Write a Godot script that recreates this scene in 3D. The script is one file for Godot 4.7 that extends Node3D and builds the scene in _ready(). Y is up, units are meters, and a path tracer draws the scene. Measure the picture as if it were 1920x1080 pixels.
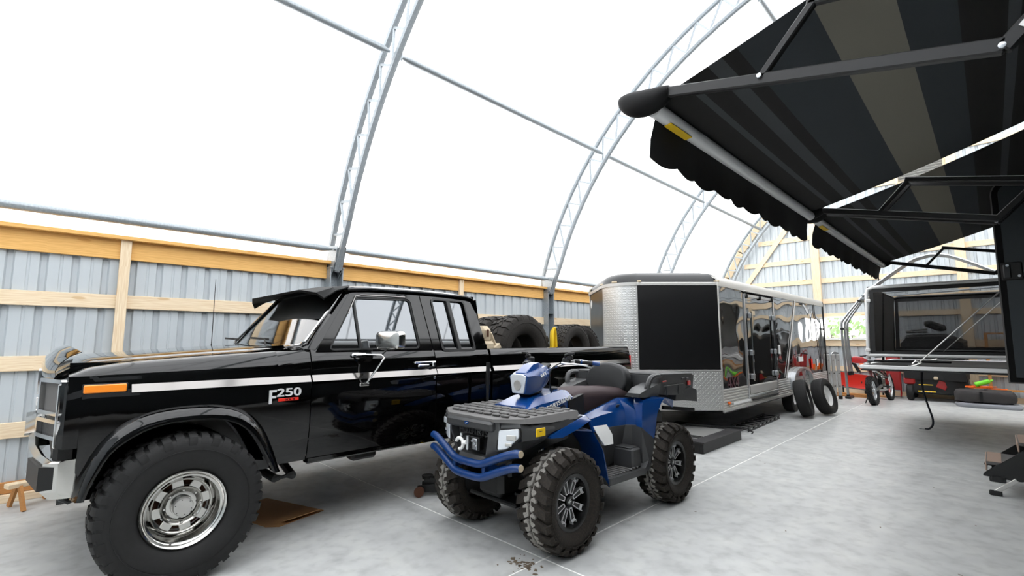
extends Node3D
# A fabric-roofed storage building: pickup truck, quad bike, enclosed trailer and a camper with awnings.
# x runs across the building, -z along it away from the camera, y up, metres.

const ARCH_X := -0.1      # the arch is a circle about this axis
const ARCH_Y := 0.72
const R_IN := 6.33
const R_OUT := 6.70
const R_FAB := 6.77
const WL := -6.39         # inner faces of the long walls
const WR := 6.19
const Z_FAR := -16.25
const Z_NEAR := 6.6
var M := {}
var rng := RandomNumberGenerator.new()

func _ready() -> void:
	rng.seed = 7
	camera_and_light()
	make_materials()
	build_shell()
	build_trusses()
	build_truck()
	build_quad()
	build_trailer()
	build_camper()
	build_clutter()

func camera_and_light() -> void:
	var cam := Camera3D.new()
	cam.name = "camera"
	cam.fov = 62.45
	cam.position = Vector3(0, 1.45, 0)
	cam.rotation_degrees = Vector3(6.33, 45.15, 0)
	cam.near = 0.05
	cam.far = 400
	add_child(cam)
	cam.current = true
	var sky := ProceduralSkyMaterial.new()      # bright hazy day
	sky.sky_top_color = Color(0.955, 0.965, 0.98)
	sky.sky_horizon_color = Color(0.99, 0.99, 0.99)
	sky.sky_curve = 0.2
	sky.ground_horizon_color = Color(0.62, 0.62, 0.6)
	sky.ground_bottom_color = Color(0.5, 0.5, 0.47)
	var env := Environment.new()
	env.background_mode = Environment.BG_SKY
	env.sky = Sky.new()
	env.sky.sky_material = sky
	env.tonemap_mode = Environment.TONE_MAPPER_LINEAR
	env.tonemap_exposure = 6.8
	env.sdfgi_enabled = true
	env.ssao_enabled = true
	env.ssil_enabled = true
	var we := WorldEnvironment.new()
	we.name = "environment"
	we.environment = env
	add_child(we)

# ---------------------------------------------------------------- materials
func noise(freq: float, sd: int, octaves := 4, kind := FastNoiseLite.TYPE_SIMPLEX_SMOOTH) -> FastNoiseLite:
	var n := FastNoiseLite.new()
	n.noise_type = kind
	n.frequency = freq
	n.seed = sd
	n.fractal_octaves = octaves
	return n

func ramp_tex(n: FastNoiseLite, stops: Array, size := 512) -> NoiseTexture2D:   # stops: [offset, colour]
	var g := Gradient.new()
	var off := PackedFloat32Array()
	var col := PackedColorArray()
	for s in stops:
		off.append(s[0]); col.append(s[1])
	g.offsets = off
	g.colors = col
	var t := NoiseTexture2D.new()
	t.noise = n
	t.width = size
	t.height = size
	t.seamless = true
	t.color_ramp = g
	return t

func mat(c: Color, rough: float, metal := 0.0, o := {}) -> StandardMaterial3D:
	var m := StandardMaterial3D.new()
	m.albedo_color = c
	m.roughness = rough
	m.metallic = metal
	for k in o:
		m.set(k, o[k])
	return m

func planar(m: StandardMaterial3D, sc: Vector3, world := true) -> StandardMaterial3D:
	m.uv1_triplanar = true
	m.uv1_world_triplanar = world
	m.uv1_scale = sc
	return m

func grey(v: float) -> Color:
	return Color(v, v, v)

func wood_image(sd: int, base: Color, dark: Color) -> Image:   # grain along u, a few knots
	var im := Image.create(512, 256, false, Image.FORMAT_RGB8)
	var n1 := noise(0.02, sd, 3)
	var n2 := noise(0.15, sd + 1, 2)
	var r := RandomNumberGenerator.new()
	r.seed = sd
	var knots := []
	for i in 9:
		knots.append([r.randf_range(10, 500), r.randf_range(10, 245), r.randf_range(2.0, 4.5)])
	for y in 256:
		for x in 512:
			var bend := n1.get_noise_2d(x * 0.35, y * 0.8) * 10.0
			var t := 0.5 + 0.5 * sin((y + bend) * 0.55 + n2.get_noise_2d(x * 0.05, y * 1.2) * 3.0)
			t = t * 0.35 + 0.3 * (n2.get_noise_2d(x * 0.12, y * 2.0) + 0.5)
			for k in knots:
				var d: float = Vector2((x - k[0]) * 0.55, (y - k[1])).length() / k[2]
				if d < 1.8:
					t += clampf(1.8 - d, 0.0, 1.0) * 1.1
			im.set_pixel(x, y, base.lerp(dark, clampf(t, 0.0, 1.0)))
	return im

func make_materials() -> void:
	# building
	M.concrete = planar(mat(Color.WHITE, 0.62), V(0.22, 0.22, 0.22))
	M.concrete.albedo_texture = ramp_tex(noise(0.012, 3, 6), [[0.0, Color(0.68, 0.685, 0.68)], [0.45, Color(0.745, 0.75, 0.745)], [0.7, Color(0.765, 0.77, 0.76)], [1.0, Color(0.80, 0.80, 0.79)]], 1024)
	M.concrete.roughness_texture = ramp_tex(noise(0.01, 9, 5), [[0.0, grey(0.55)], [1.0, grey(0.85)]])
	M.concrete.detail_enabled = true
	M.concrete.detail_blend_mode = BaseMaterial3D.BLEND_MODE_MUL
	M.concrete.detail_albedo = ramp_tex(noise(0.06, 21, 5), [[0.0, grey(0.88)], [0.5, grey(0.98)], [1.0, Color.WHITE]])
	M.concrete.detail_uv_layer = BaseMaterial3D.DETAIL_UV_1
	M.joint = mat(Color(0.95, 0.95, 0.93), 0.8)
	M.stain = mat(Color(0.44, 0.39, 0.33), 0.8)
	M.sheet = planar(mat(Color(0.745, 0.77, 0.785), 0.42, 0.1), V(0.5, 0.5, 0.5))
	M.sheet.roughness_texture = ramp_tex(noise(0.02, 5, 4), [[0.0, grey(0.75)], [1.0, grey(1.0)]])
	var wi := wood_image(4, Color(0.93, 0.86, 0.75), Color(0.82, 0.70, 0.54))
	M.wood = planar(mat(Color.WHITE, 0.7), V(0.45, 1.7, 0.45))
	M.wood.albedo_texture = ImageTexture.create_from_image(wi)
	var wv: Image = wi.duplicate()
	wv.rotate_90(CLOCKWISE)
	M.wood_up = planar(mat(Color.WHITE, 0.7), V(1.7, 0.45, 1.7))
	M.wood_up.albedo_texture = ImageTexture.create_from_image(wv)
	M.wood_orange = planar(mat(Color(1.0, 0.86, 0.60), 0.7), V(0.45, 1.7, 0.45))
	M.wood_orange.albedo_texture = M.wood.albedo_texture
	M.wood_old = planar(mat(Color(0.80, 0.62, 0.42), 0.75), V(0.6, 2.0, 0.6))
	M.wood_old.albedo_texture = M.wood.albedo_texture
	M.fabric = mat(Color(0.97, 0.97, 0.97), 0.6, 0.0, {"backlight_enabled": true, "backlight": Color(1, 1, 1)})
	M.seam = mat(Color(0.9, 0.9, 0.9), 0.6, 0.0, {"backlight_enabled": true, "backlight": Color(0.9, 0.9, 0.9)})
	M.galv = planar(mat(Color(0.68, 0.71, 0.73), 0.42, 0.35), V(3, 3, 3))
	M.galv.albedo_texture = ramp_tex(noise(0.03, 31, 3, FastNoiseLite.TYPE_CELLULAR), [[0.0, grey(0.82)], [1.0, grey(1.0)]])
	M.galv.roughness_texture = ramp_tex(noise(0.03, 32, 3), [[0.0, grey(0.7)], [1.0, grey(1.0)]])
	M.gravel = planar(mat(Color.WHITE, 0.9), V(0.4, 0.4, 0.4))
	M.gravel.albedo_texture = ramp_tex(noise(0.08, 43, 5), [[0.0, Color(0.42, 0.41, 0.38)], [1.0, Color(0.66, 0.64, 0.6)]])
	M.grass = planar(mat(Color.WHITE, 0.9), V(0.4, 0.4, 0.4))
	M.grass.albedo_texture = ramp_tex(noise(0.05, 41, 5), [[0.0, Color(0.2, 0.28, 0.1)], [0.5, Color(0.36, 0.45, 0.2)], [1.0, Color(0.55, 0.58, 0.35)]])
	M.leaf = mat(Color(0.50, 0.57, 0.40), 0.6, 0.0, {"backlight_enabled": true, "backlight": Color(0.3, 0.45, 0.1)})
	M.bark = mat(Color(0.3, 0.23, 0.17), 0.9)
	M.pane = mat(Color(0.95, 0.98, 1.0, 0.06), 0.02, 0.0, {"transparency": BaseMaterial3D.TRANSPARENCY_ALPHA})
	M.white_frame = mat(Color(0.92, 0.92, 0.91), 0.4)
	# vehicles
	M.black_paint = mat(Color(0.012, 0.012, 0.013), 0.06, 0.0, {"clearcoat_enabled": true, "clearcoat": 0.4, "clearcoat_roughness": 0.02, "metallic_specular": 0.42})
	M.chrome = mat(Color(0.82, 0.82, 0.82), 0.06, 1.0)
	M.dull_chrome = planar(mat(Color(0.74, 0.735, 0.72), 0.22, 1.0), V(4, 4, 4), false)
	M.dull_chrome.roughness_texture = ramp_tex(noise(0.03, 51, 4), [[0.0, grey(0.4)], [1.0, grey(1.0)]])
	M.alu = mat(Color(0.78, 0.79, 0.8), 0.3, 0.9)
	M.alu_flat = mat(Color(0.74, 0.735, 0.72), 0.4, 0.6)
	M.trim_strip = mat(Color(0.52, 0.51, 0.50), 0.1, 1.0)
	M.alu_bright = mat(Color(0.92, 0.92, 0.915), 0.35, 0.05)
	M.badge = mat(Color(0.87, 0.87, 0.87), 0.3, 0.25)
	M.rubber = planar(mat(Color(0.075, 0.073, 0.072), 0.72), V(2.5, 2.5, 2.5), false)
	M.rubber.albedo_texture = ramp_tex(noise(0.02, 61, 5), [[0.0, grey(0.7)], [1.0, grey(1.0)]])
	M.tread_pale = planar(mat(Color(0.60, 0.585, 0.56), 0.85), V(4, 4, 4), false)  # wear and dust, with overhead light painted into the pale tone
	M.tread_pale.albedo_texture = ramp_tex(noise(0.06, 64, 4), [[0.0, grey(0.62)], [0.5, grey(0.9)], [1.0, grey(1.0)]])
	M.rubber_worn = mat(Color(0.42, 0.41, 0.40), 0.75)
	M.rubber_dusty = planar(mat(Color(0.17, 0.155, 0.14), 0.85), V(3, 3, 3), false)
	M.rubber_dusty.albedo_texture = ramp_tex(noise(0.03, 62, 5), [[0.0, Color(0.5, 0.48, 0.45)], [0.6, Color(0.85, 0.84, 0.82)], [1.0, Color.WHITE]])
	M.rubber_mud = planar(mat(Color(0.235, 0.21, 0.185), 0.85), V(3, 3, 3), false)
	M.rubber_mud.albedo_texture = ramp_tex(noise(0.04, 63, 5), [[0.0, Color(0.35, 0.34, 0.33)], [0.5, Color(0.6, 0.58, 0.55)], [1.0, Color(1, 0.95, 0.88)]])
	M.plastic = planar(mat(Color(0.23, 0.232, 0.235), 0.5), V(2, 2, 2), false)
	M.plastic.roughness_texture = ramp_tex(noise(0.05, 71, 4), [[0.0, grey(0.7)], [1.0, grey(1.0)]])
	M.plastic_grey = mat(Color(0.36, 0.355, 0.35), 0.6)
	M.black = mat(Color(0.03, 0.03, 0.032), 0.5)
	M.black_metal = mat(Color(0.05, 0.048, 0.05), 0.45, 0.0)
	M.black_satin = mat(Color(0.04, 0.04, 0.043), 0.3, 0.0)
	M.black_dull = mat(Color(0.03, 0.03, 0.032), 0.6, 0.0, {"metallic_specular": 0.3})
	M.blue = mat(Color(0.03, 0.22, 0.46), 0.25, 0.0, {"clearcoat_enabled": true, "clearcoat": 0.7, "clearcoat_roughness": 0.12})
	M.blue_bar = planar(mat(Color(0.05, 0.20, 0.41), 0.42), V(6, 6, 6), false)
	M.blue_bar.roughness_texture = ramp_tex(noise(0.05, 72, 4), [[0.0, grey(0.6)], [1.0, grey(1.0)]])
	M.red = mat(Color(0.60, 0.04, 0.035), 0.3, 0.0, {"clearcoat_enabled": true, "clearcoat": 0.5})
	M.red_bright = mat(Color(0.86, 0.14, 0.06), 0.45)
	M.red_lens = mat(Color(0.75, 0.02, 0.03), 0.12, 0.0, {"clearcoat_enabled": true, "clearcoat": 1.0})
	M.amber = mat(Color(0.98, 0.55, 0.05), 0.18, 0.0, {"clearcoat_enabled": true, "clearcoat": 1.0})
	M.yellow = mat(Color(0.93, 0.76, 0.06), 0.5)
	M.orange = mat(Color(0.95, 0.42, 0.06), 0.5)
	M.green = mat(Color(0.45, 0.82, 0.14), 0.4)
	M.white = mat(Color(0.88, 0.88, 0.87), 0.4)
	M.lens = mat(Color(0.86, 0.88, 0.9), 0.12, 0.3, {"clearcoat_enabled": true, "clearcoat": 1.0})
	M.tint_glass = mat(Color(0.47, 0.48, 0.49), 0.02, 1.0)
	M.clear_glass = mat(Color(0.10, 0.13, 0.14, 0.14), 0.02, 0.0, {"transparency": BaseMaterial3D.TRANSPARENCY_ALPHA})
	M.seat = mat(Color(0.20, 0.14, 0.15), 0.75)
	M.vinyl = mat(Color(0.10, 0.105, 0.11), 0.5)
	M.cardboard = planar(mat(Color(0.66, 0.49, 0.32), 0.85), V(3, 3, 3))
	M.rope = mat(Color(0.9, 0.75, 0.1), 0.7)
	M.rust = mat(Color(0.32, 0.19, 0.12), 0.8)
	M.cloth_dark = mat(Color(0.21, 0.2, 0.2), 0.85)
	M.beige = mat(Color(0.72, 0.66, 0.56), 0.7)

# ---------------------------------------------------------------- the building
func arch_y(x: float, r: float) -> float:
	var d := r * r - (x - ARCH_X) * (x - ARCH_X)
	return ARCH_Y + sqrt(maxf(d, 0.0))

func rib_profile(width: float) -> Array:      # (along, out): ribbed metal sheet, ribs stand outwards
	var out := []
	var n := 4
	var pitch := width / n
	for i in n:
		var a := i * pitch
		out.append_array([Vector2(a, 0), Vector2(a + pitch * 0.32, 0), Vector2(a + pitch * 0.35, 0.007), Vector2(a + pitch * 0.41, 0.007), Vector2(a + pitch * 0.44, 0), Vector2(a + pitch * 0.70, 0), Vector2(a + pitch * 0.76, 0.028), Vector2(a + pitch * 0.92, 0.028), Vector2(a + pitch * 0.98, 0)])
	out.append(Vector2(width, 0))
	return out

func ribbed(width: float, lo: Callable, hi: Callable) -> MB:   # a sheet in x, y with ribs towards -z
	var b := MB.new()
	var rows := [[], []]
	for q in rib_profile(width):
		rows[0].append(V(q.x, lo.call(q.x), -q.y))
		rows[1].append(V(q.x, hi.call(q.x), -q.y))
	b.sheet(rows, V(0, 0, -0.003))
	return b

func build_shell() -> void:
	# floor: slabs with sawn joints between them
	var fl := structure("floor", "smooth grey concrete floor with pale sawn joints")
	var xs := [-6.66, -2.23, 2.2, 6.63]
	var zs := [6.5, 1.98, -2.52, -7.03, -11.54, -16.4]
	for i in 3:
		for j in 5:
			part("floor_slab", MB.new().box(V((xs[i] + xs[i + 1]) / 2, -0.1, (zs[j] + zs[j + 1]) / 2), V(xs[i + 1] - xs[i] - 0.011, 0.2, zs[j] - zs[j + 1] - 0.011), 0.002), M.concrete, fl)
	for i in [1, 2]:
		part("joint_filler", MB.new().box(V(xs[i], -0.08, -4.95), V(0.012, 0.156, 22.8)), M.joint, fl)
	for j in range(1, 5):
		for i in 3:
			part("joint_filler", MB.new().box(V((xs[i] + xs[i + 1]) / 2, -0.08, zs[j]), V(xs[i + 1] - xs[i] - 0.012, 0.156, 0.012)), M.joint, fl)
	var st := MB.new()
	var r := RandomNumberGenerator.new()
	r.seed = 5
	for k in 60:
		var c := V(-2.33 + r.randfn(0, 0.07), 0.0, -2.46 + r.randfn(0, 0.035))
		c = V(-2.27 + r.randfn(0, 0.075), 0, -2.36 + r.randfn(0, 0.04))
		var poly := []
		var rr := r.randf_range(0.003, 0.018)
		for a in 7:
			poly.append(Vector2(cos(TAU * a / 7), sin(TAU * a / 7)) * rr * r.randf_range(0.5, 1.3))
		st.prism(poly, 0.0012, Transform3D(Basis.from_euler(Vector3(-PI / 2, r.randf() * TAU, 0)), c))
	for k in 14:                       # dark specks further out
		var c := V(r.randf_range(-2.2, -0.2), 0, r.randf_range(-6.5, -2.6))
		var poly := []
		for a in 6:
			poly.append(Vector2(cos(TAU * a / 6), 0.5 * sin(TAU * a / 6)) * 0.012 * r.randf_range(0.5, 1.3))
		st.prism(poly, 0.001, Transform3D(Basis.from_euler(Vector3(-PI / 2, r.randf() * TAU, 0)), c))
	var so := part("floor_stain", st, M.stain, fl, 38.0, "brown dirt stains on the concrete")
	so.set_meta("kind", "stuff")

	# yard outside
	var yard := structure("yard_ground", "grass and gravel yard outside the building")
	part("gravel", MB.new().box(V(0, -0.35, 21.5), V(120, 0.3, 77)), M.gravel, yard)
	part("lawn", MB.new().box(V(0, -0.35, -43.5), V(120, 0.3, 53)), M.grass, yard)

	# long walls
	for side in [0, 1]:
		var w := structure("wall_left" if side == 0 else "wall_right", "grey ribbed metal wall on wooden boards" if side == 0 else "grey ribbed metal wall behind the camper")
		var inx: float = WL if side == 0 else WR
		var s := -1.0 if side == 0 else 1.0
		var sheet := ribbed(0.9144, func(_x): return 0.02, func(_x): return 2.50).mesh()
		for k in 25:
			var z := Z_NEAR - 0.9144 * k
			if z - 0.9144 < Z_FAR - 0.12:
				break
			put("metal_sheet", sheet, M.sheet, w, Transform3D(Basis(Vector3.UP, PI / 2 if side == 0 else -PI / 2), V(inx + s * 0.043, 0, z if side == 0 else z - 0.9144)))
		var bays := [6.17, 1.66, -2.85, -7.36, -11.87, -16.2]
		for k in bays.size() - 1:
			var za: float = bays[k] - 0.09
			var zb: float = bays[k + 1] + 0.09
			for y in [0.703, 1.308, 1.923]:
				part("girt", MB.new().box(V(inx + s * 0.019, y - 0.07, (za + zb) / 2), V(0.038, 0.14, za - zb), 0.003), M.wood, w)
			part("base_board", MB.new().box(V(inx + s * 0.019, 0.125, (za + zb) / 2), V(0.038, 0.10, za - zb), 0.003), M.wood_old, w)
			part("base_board", MB.new().box(V(inx - s * 0.001, 0.036, (za + zb) / 2), V(0.07, 0.07, za - zb), 0.003), M.wood, w)
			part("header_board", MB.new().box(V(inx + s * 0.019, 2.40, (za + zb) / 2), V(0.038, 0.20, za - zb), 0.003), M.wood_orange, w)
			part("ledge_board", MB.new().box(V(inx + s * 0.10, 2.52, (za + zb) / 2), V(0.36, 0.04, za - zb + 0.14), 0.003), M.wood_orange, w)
			var zm := (za + zb) / 2
			part("stud", MB.new().box(V(inx - s * 0.02, 1.26, zm), V(0.04, 2.48, 0.09), 0.003), M.wood_up, w)
		# steel columns under the trusses
		for z in [6.17, 1.66, -2.85, -7.36, -11.87]:
			var c := MB.new()
			c.box(V(0, 1.22, 0.085), V(0.2, 2.44, 0.012)).box(V(0, 1.22, -0.085), V(0.2, 2.44, 0.012)).box(V(s * 0.06, 1.22, 0), V(0.012, 2.44, 0.17))
			c.box(V(0, 2.0, 0), V(0.19, 0.012, 0.16)).box(V(0, 0.008, 0), V(0.26, 0.016, 0.24)).box(V(0, 2.446, 0), V(0.24, 0.012, 0.2))
			put("steel_column", c.mesh(), M.galv, w, Transform3D(Basis(), V(inx + s * -0.02, 0, z)))

	# far gable
	var f := structure("wall_far", "grey ribbed metal gable wall with wooden posts and girts")
	var x0 := -6.5
	while x0 < 6.2:
		var xa := x0
		var hi := func(x): return maxf(2.6, arch_y(xa + x, R_FAB - 0.015))
		if x0 < -2.3 and x0 + 0.9144 > -4.3 - 0.3:    # round the window: above and below
			put("metal_sheet", ribbed(0.9144, func(_x): return 0.02, func(_x): return 1.46).mesh(), M.sheet, f, T(V(x0, 0, Z_FAR - 0.045)))
			put("metal_sheet", ribbed(0.9144, func(_x): return 2.14, hi).mesh(), M.sheet, f, T(V(x0, 0, Z_FAR - 0.045)))
		else:
			put("metal_sheet", ribbed(0.9144, func(_x): return 0.02, hi).mesh(), M.sheet, f, T(V(x0, 0, Z_FAR - 0.045)))
		x0 += 0.9144
	for y in [0.12, 0.735, 1.385, 1.477, 2.24, 2.66, 3.27, 3.91, 4.60, 5.22, 5.85, 6.45]:
		var h := 0.088 if y in [1.385, 1.477] else 0.14
		var half := sqrt(R_IN * R_IN - pow(maxf(y, 2.5) - ARCH_Y, 2)) - 0.02
		var cuts := [ARCH_X - half, -3.63, -3.42, -0.5, -0.3, 2.6, 2.8, ARCH_X + half]
		for k in [0, 2, 4, 6]:
			if cuts[k + 1] - cuts[k] < 0.1:
				continue
			if y > 5.7 and y < 6.3 and k == 2:
				part("girt", MB.new().box(V((-3.42 - 1.5) / 2, y - h / 2, Z_FAR - 0.019), V(1.92, h, 0.038), 0.003), M.wood, f)
				continue
			part("girt", MB.new().box(V((cuts[k] + cuts[k + 1]) / 2, y - h / 2, Z_FAR - 0.019), V(cuts[k + 1] - cuts[k], h, 0.038), 0.003), M.wood, f)
	for x in [-3.525, -0.40, 2.7]:
		var top := arch_y(x, R_IN) - 0.05
		part("gable_post", MB.new().box(V(x, top / 2, Z_FAR + 0.03), V(0.20, top, 0.14), 0.004), M.wood_up, f)
	part("diagonal_brace", MB.new().bar(V(-5.52, 3.2, Z_FAR + 0.02), V(-4.05, 5.15, Z_FAR + 0.02), 0.14, 0.04, Vector3.UP, 0.003), M.wood, f)
	part("diagonal_brace", MB.new().bar(V(5.32, 3.2, Z_FAR + 0.02), V(3.85, 5.15, Z_FAR + 0.02), 0.14, 0.04, Vector3.UP, 0.003), M.wood, f)
	for s in [-1, 1]:                       # wooden nailer round the gable arch
		for k in 9:
			var a0 := deg_to_rad(17 + 8 * k)
			var a1 := a0 + deg_to_rad(8.3)
			part("arch_nailer", MB.new().bar(V(ARCH_X + s * cos(a0) * 6.62, ARCH_Y + sin(a0) * 6.62, Z_FAR - 0.02), V(ARCH_X + s * cos(a1) * 6.62, ARCH_Y + sin(a1) * 6.62, Z_FAR - 0.02), 0.04, 0.20, Vector3.BACK, 0.003), M.wood, f)
	# louvred vent
	part("vent_frame", MB.new().box(V(-1.5, 5.98, Z_FAR + 0.0), V(0.06, 0.62, 0.08)).box(V(-0.53, 5.98, Z_FAR + 0.0), V(0.05, 0.62, 0.08)).box(V(-1.0, 5.68, Z_FAR), V(0.96, 0.05, 0.08)).box(V(-1.0, 6.29, Z_FAR), V(0.96, 0.05, 0.08)), M.wood, f)
	for k in 8:
		part("vent_slat", MB.new().box(V(-1.01, 5.745 + 0.068 * k, Z_FAR + 0.005), V(0.92, 0.012, 0.075), 0.0, V(-0.75, 0, 0)), M.alu_flat, f)
	# window
	var wn := structure("window_1", "white framed window in the far wall with trees outside")
	var fr := MB.new()
	fr.box(V(-3.3, 2.115, Z_FAR), V(2.0, 0.05, 0.1), 0.004).box(V(-3.3, 1.505, Z_FAR), V(2.0, 0.05, 0.1), 0.004)
	fr.box(V(-4.275, 1.81, Z_FAR), V(0.05, 0.56, 0.1), 0.004).box(V(-2.325, 1.81, Z_FAR), V(0.05, 0.56, 0.1), 0.004).box(V(-3.02, 1.81, Z_FAR), V(0.045, 0.56, 0.08), 0.004).box(V(-3.65, 1.81, Z_FAR), V(0.045, 0.56, 0.08), 0.004)
	part("window_frame", fr, M.white_frame, wn)
	for q in [[-4.25, -3.67], [-3.63, -3.04], [-3.0, -2.35]]:
		part("pane", MB.new().box(V((q[0] + q[1]) / 2, 1.81, Z_FAR), V(q[1] - q[0], 0.56, 0.006)), M.pane, wn)

	# near gable with a wide sectional door, shut
	var g := structure("wall_near", "metal gable wall with a wide sectional door behind the viewer")
	for q in [[-6.55, -4.2, 0.0], [-4.2, 3.9, 4.4], [3.9, 6.4, 0.0]]:
		var b := MB.new()
		var rows := [[], []]
		for k in 17:
			var x: float = lerpf(q[0], q[1], k / 16.0)
			rows[0].append(V(x, q[2], Z_NEAR))
			rows[1].append(V(x, maxf(2.6, arch_y(x, R_FAB - 0.015)), Z_NEAR))
		part("metal_sheet", b.sheet(rows, V(0, 0, 0.06)), M.sheet, g)

	var dr := structure("door_1", "wide grey sectional door behind the viewer")
	for k in 8:
		part("door_panel", MB.new().box(V(-0.15, 0.275 + 0.55 * k, Z_NEAR + 0.03), V(8.12, 0.545, 0.05), 0.008), M.sheet, dr)
	# fabric cover
	var c := structure("ceiling", "white translucent fabric roof cover")
	var rows2 := []
	var a_lo := asin((2.535 - ARCH_Y) / R_FAB)
	for k in 61:
		var a := lerpf(a_lo, PI - a_lo, k / 60.0)
		var row := []
		for z in [Z_NEAR + 0.05, -4.8, Z_FAR - 0.1]:
			row.append(V(ARCH_X - cos(a) * R_FAB, ARCH_Y + sin(a) * R_FAB, z))
		rows2.append(row)
	var fb := MB.new()
	for i in 60:
		for j in 2:
			fb.quad(rows2[i][j], rows2[i][j + 1], rows2[i + 1][j + 1], rows2[i + 1][j])
	part("fabric_cover", fb, M.fabric, c)
	for zc in [3.9, -0.6, -1.9, -5.1, -6.2, -9.6, -10.7, -14.0]:
		var sb := MB.new()
		for k in 40:
			var a := lerpf(a_lo, PI - a_lo, k / 40.0)
			var b2 := lerpf(a_lo, PI - a_lo, (k + 1) / 40.0)
			var rr := R_FAB - 0.006
			sb.quad(V(ARCH_X - cos(a) * rr, ARCH_Y + sin(a) * rr, zc + 0.03), V(ARCH_X - cos(a) * rr, ARCH_Y + sin(a) * rr, zc - 0.03), V(ARCH_X - cos(b2) * rr, ARCH_Y + sin(b2) * rr, zc - 0.03), V(ARCH_X - cos(b2) * rr, ARCH_Y + sin(b2) * rr, zc + 0.03))
		part("seam_strip", sb, M.seam, c)

	# trees outside the window
	for q in [[-4.7, -28.0, 3.2], [-6.6, -33.0, 4.2]]:
		var t := thing("tree", "pale green tree seen through the far window, the nearer one" if q[0] > -5.0 else "taller pale green tree outside the far window, farther back", "tree", V(q[0], -0.2, q[1]), Vector3.ZERO, "trees outside")
		part("trunk", MB.new().tube([V(0, 0, 0), V(0.05, q[2] * 0.35, 0), V(-0.03, q[2] * 0.6, 0.04)], [0.13, 0.1, 0.07]), M.bark, t)
		var cr := MB.new()
		r.seed = int(absf(q[0]) * 10)
		for k in 170:
			var d := Vector3(r.randfn(), r.randfn(), r.randfn()).normalized() * pow(r.randf(), 0.4)
			var o := V(0, q[2] * 0.62, 0) + d * Vector3(q[2] * 0.36, q[2] * 0.42, q[2] * 0.36)
			var ax := Vector3(r.randfn(), r.randfn(), r.randfn()).normalized()
			var bx := ax.cross(Vector3(r.randfn(), r.randfn(), r.randfn())).normalized()
			var s2 := r.randf_range(0.10, 0.2)
			cr.quad(o - ax * s2, o + bx * s2 * 0.6, o + ax * s2, o - bx * s2 * 0.6)
		var co := part("foliage", cr, M.leaf, t, 5.0)
		co.set_meta("kind", "stuff")

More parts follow.
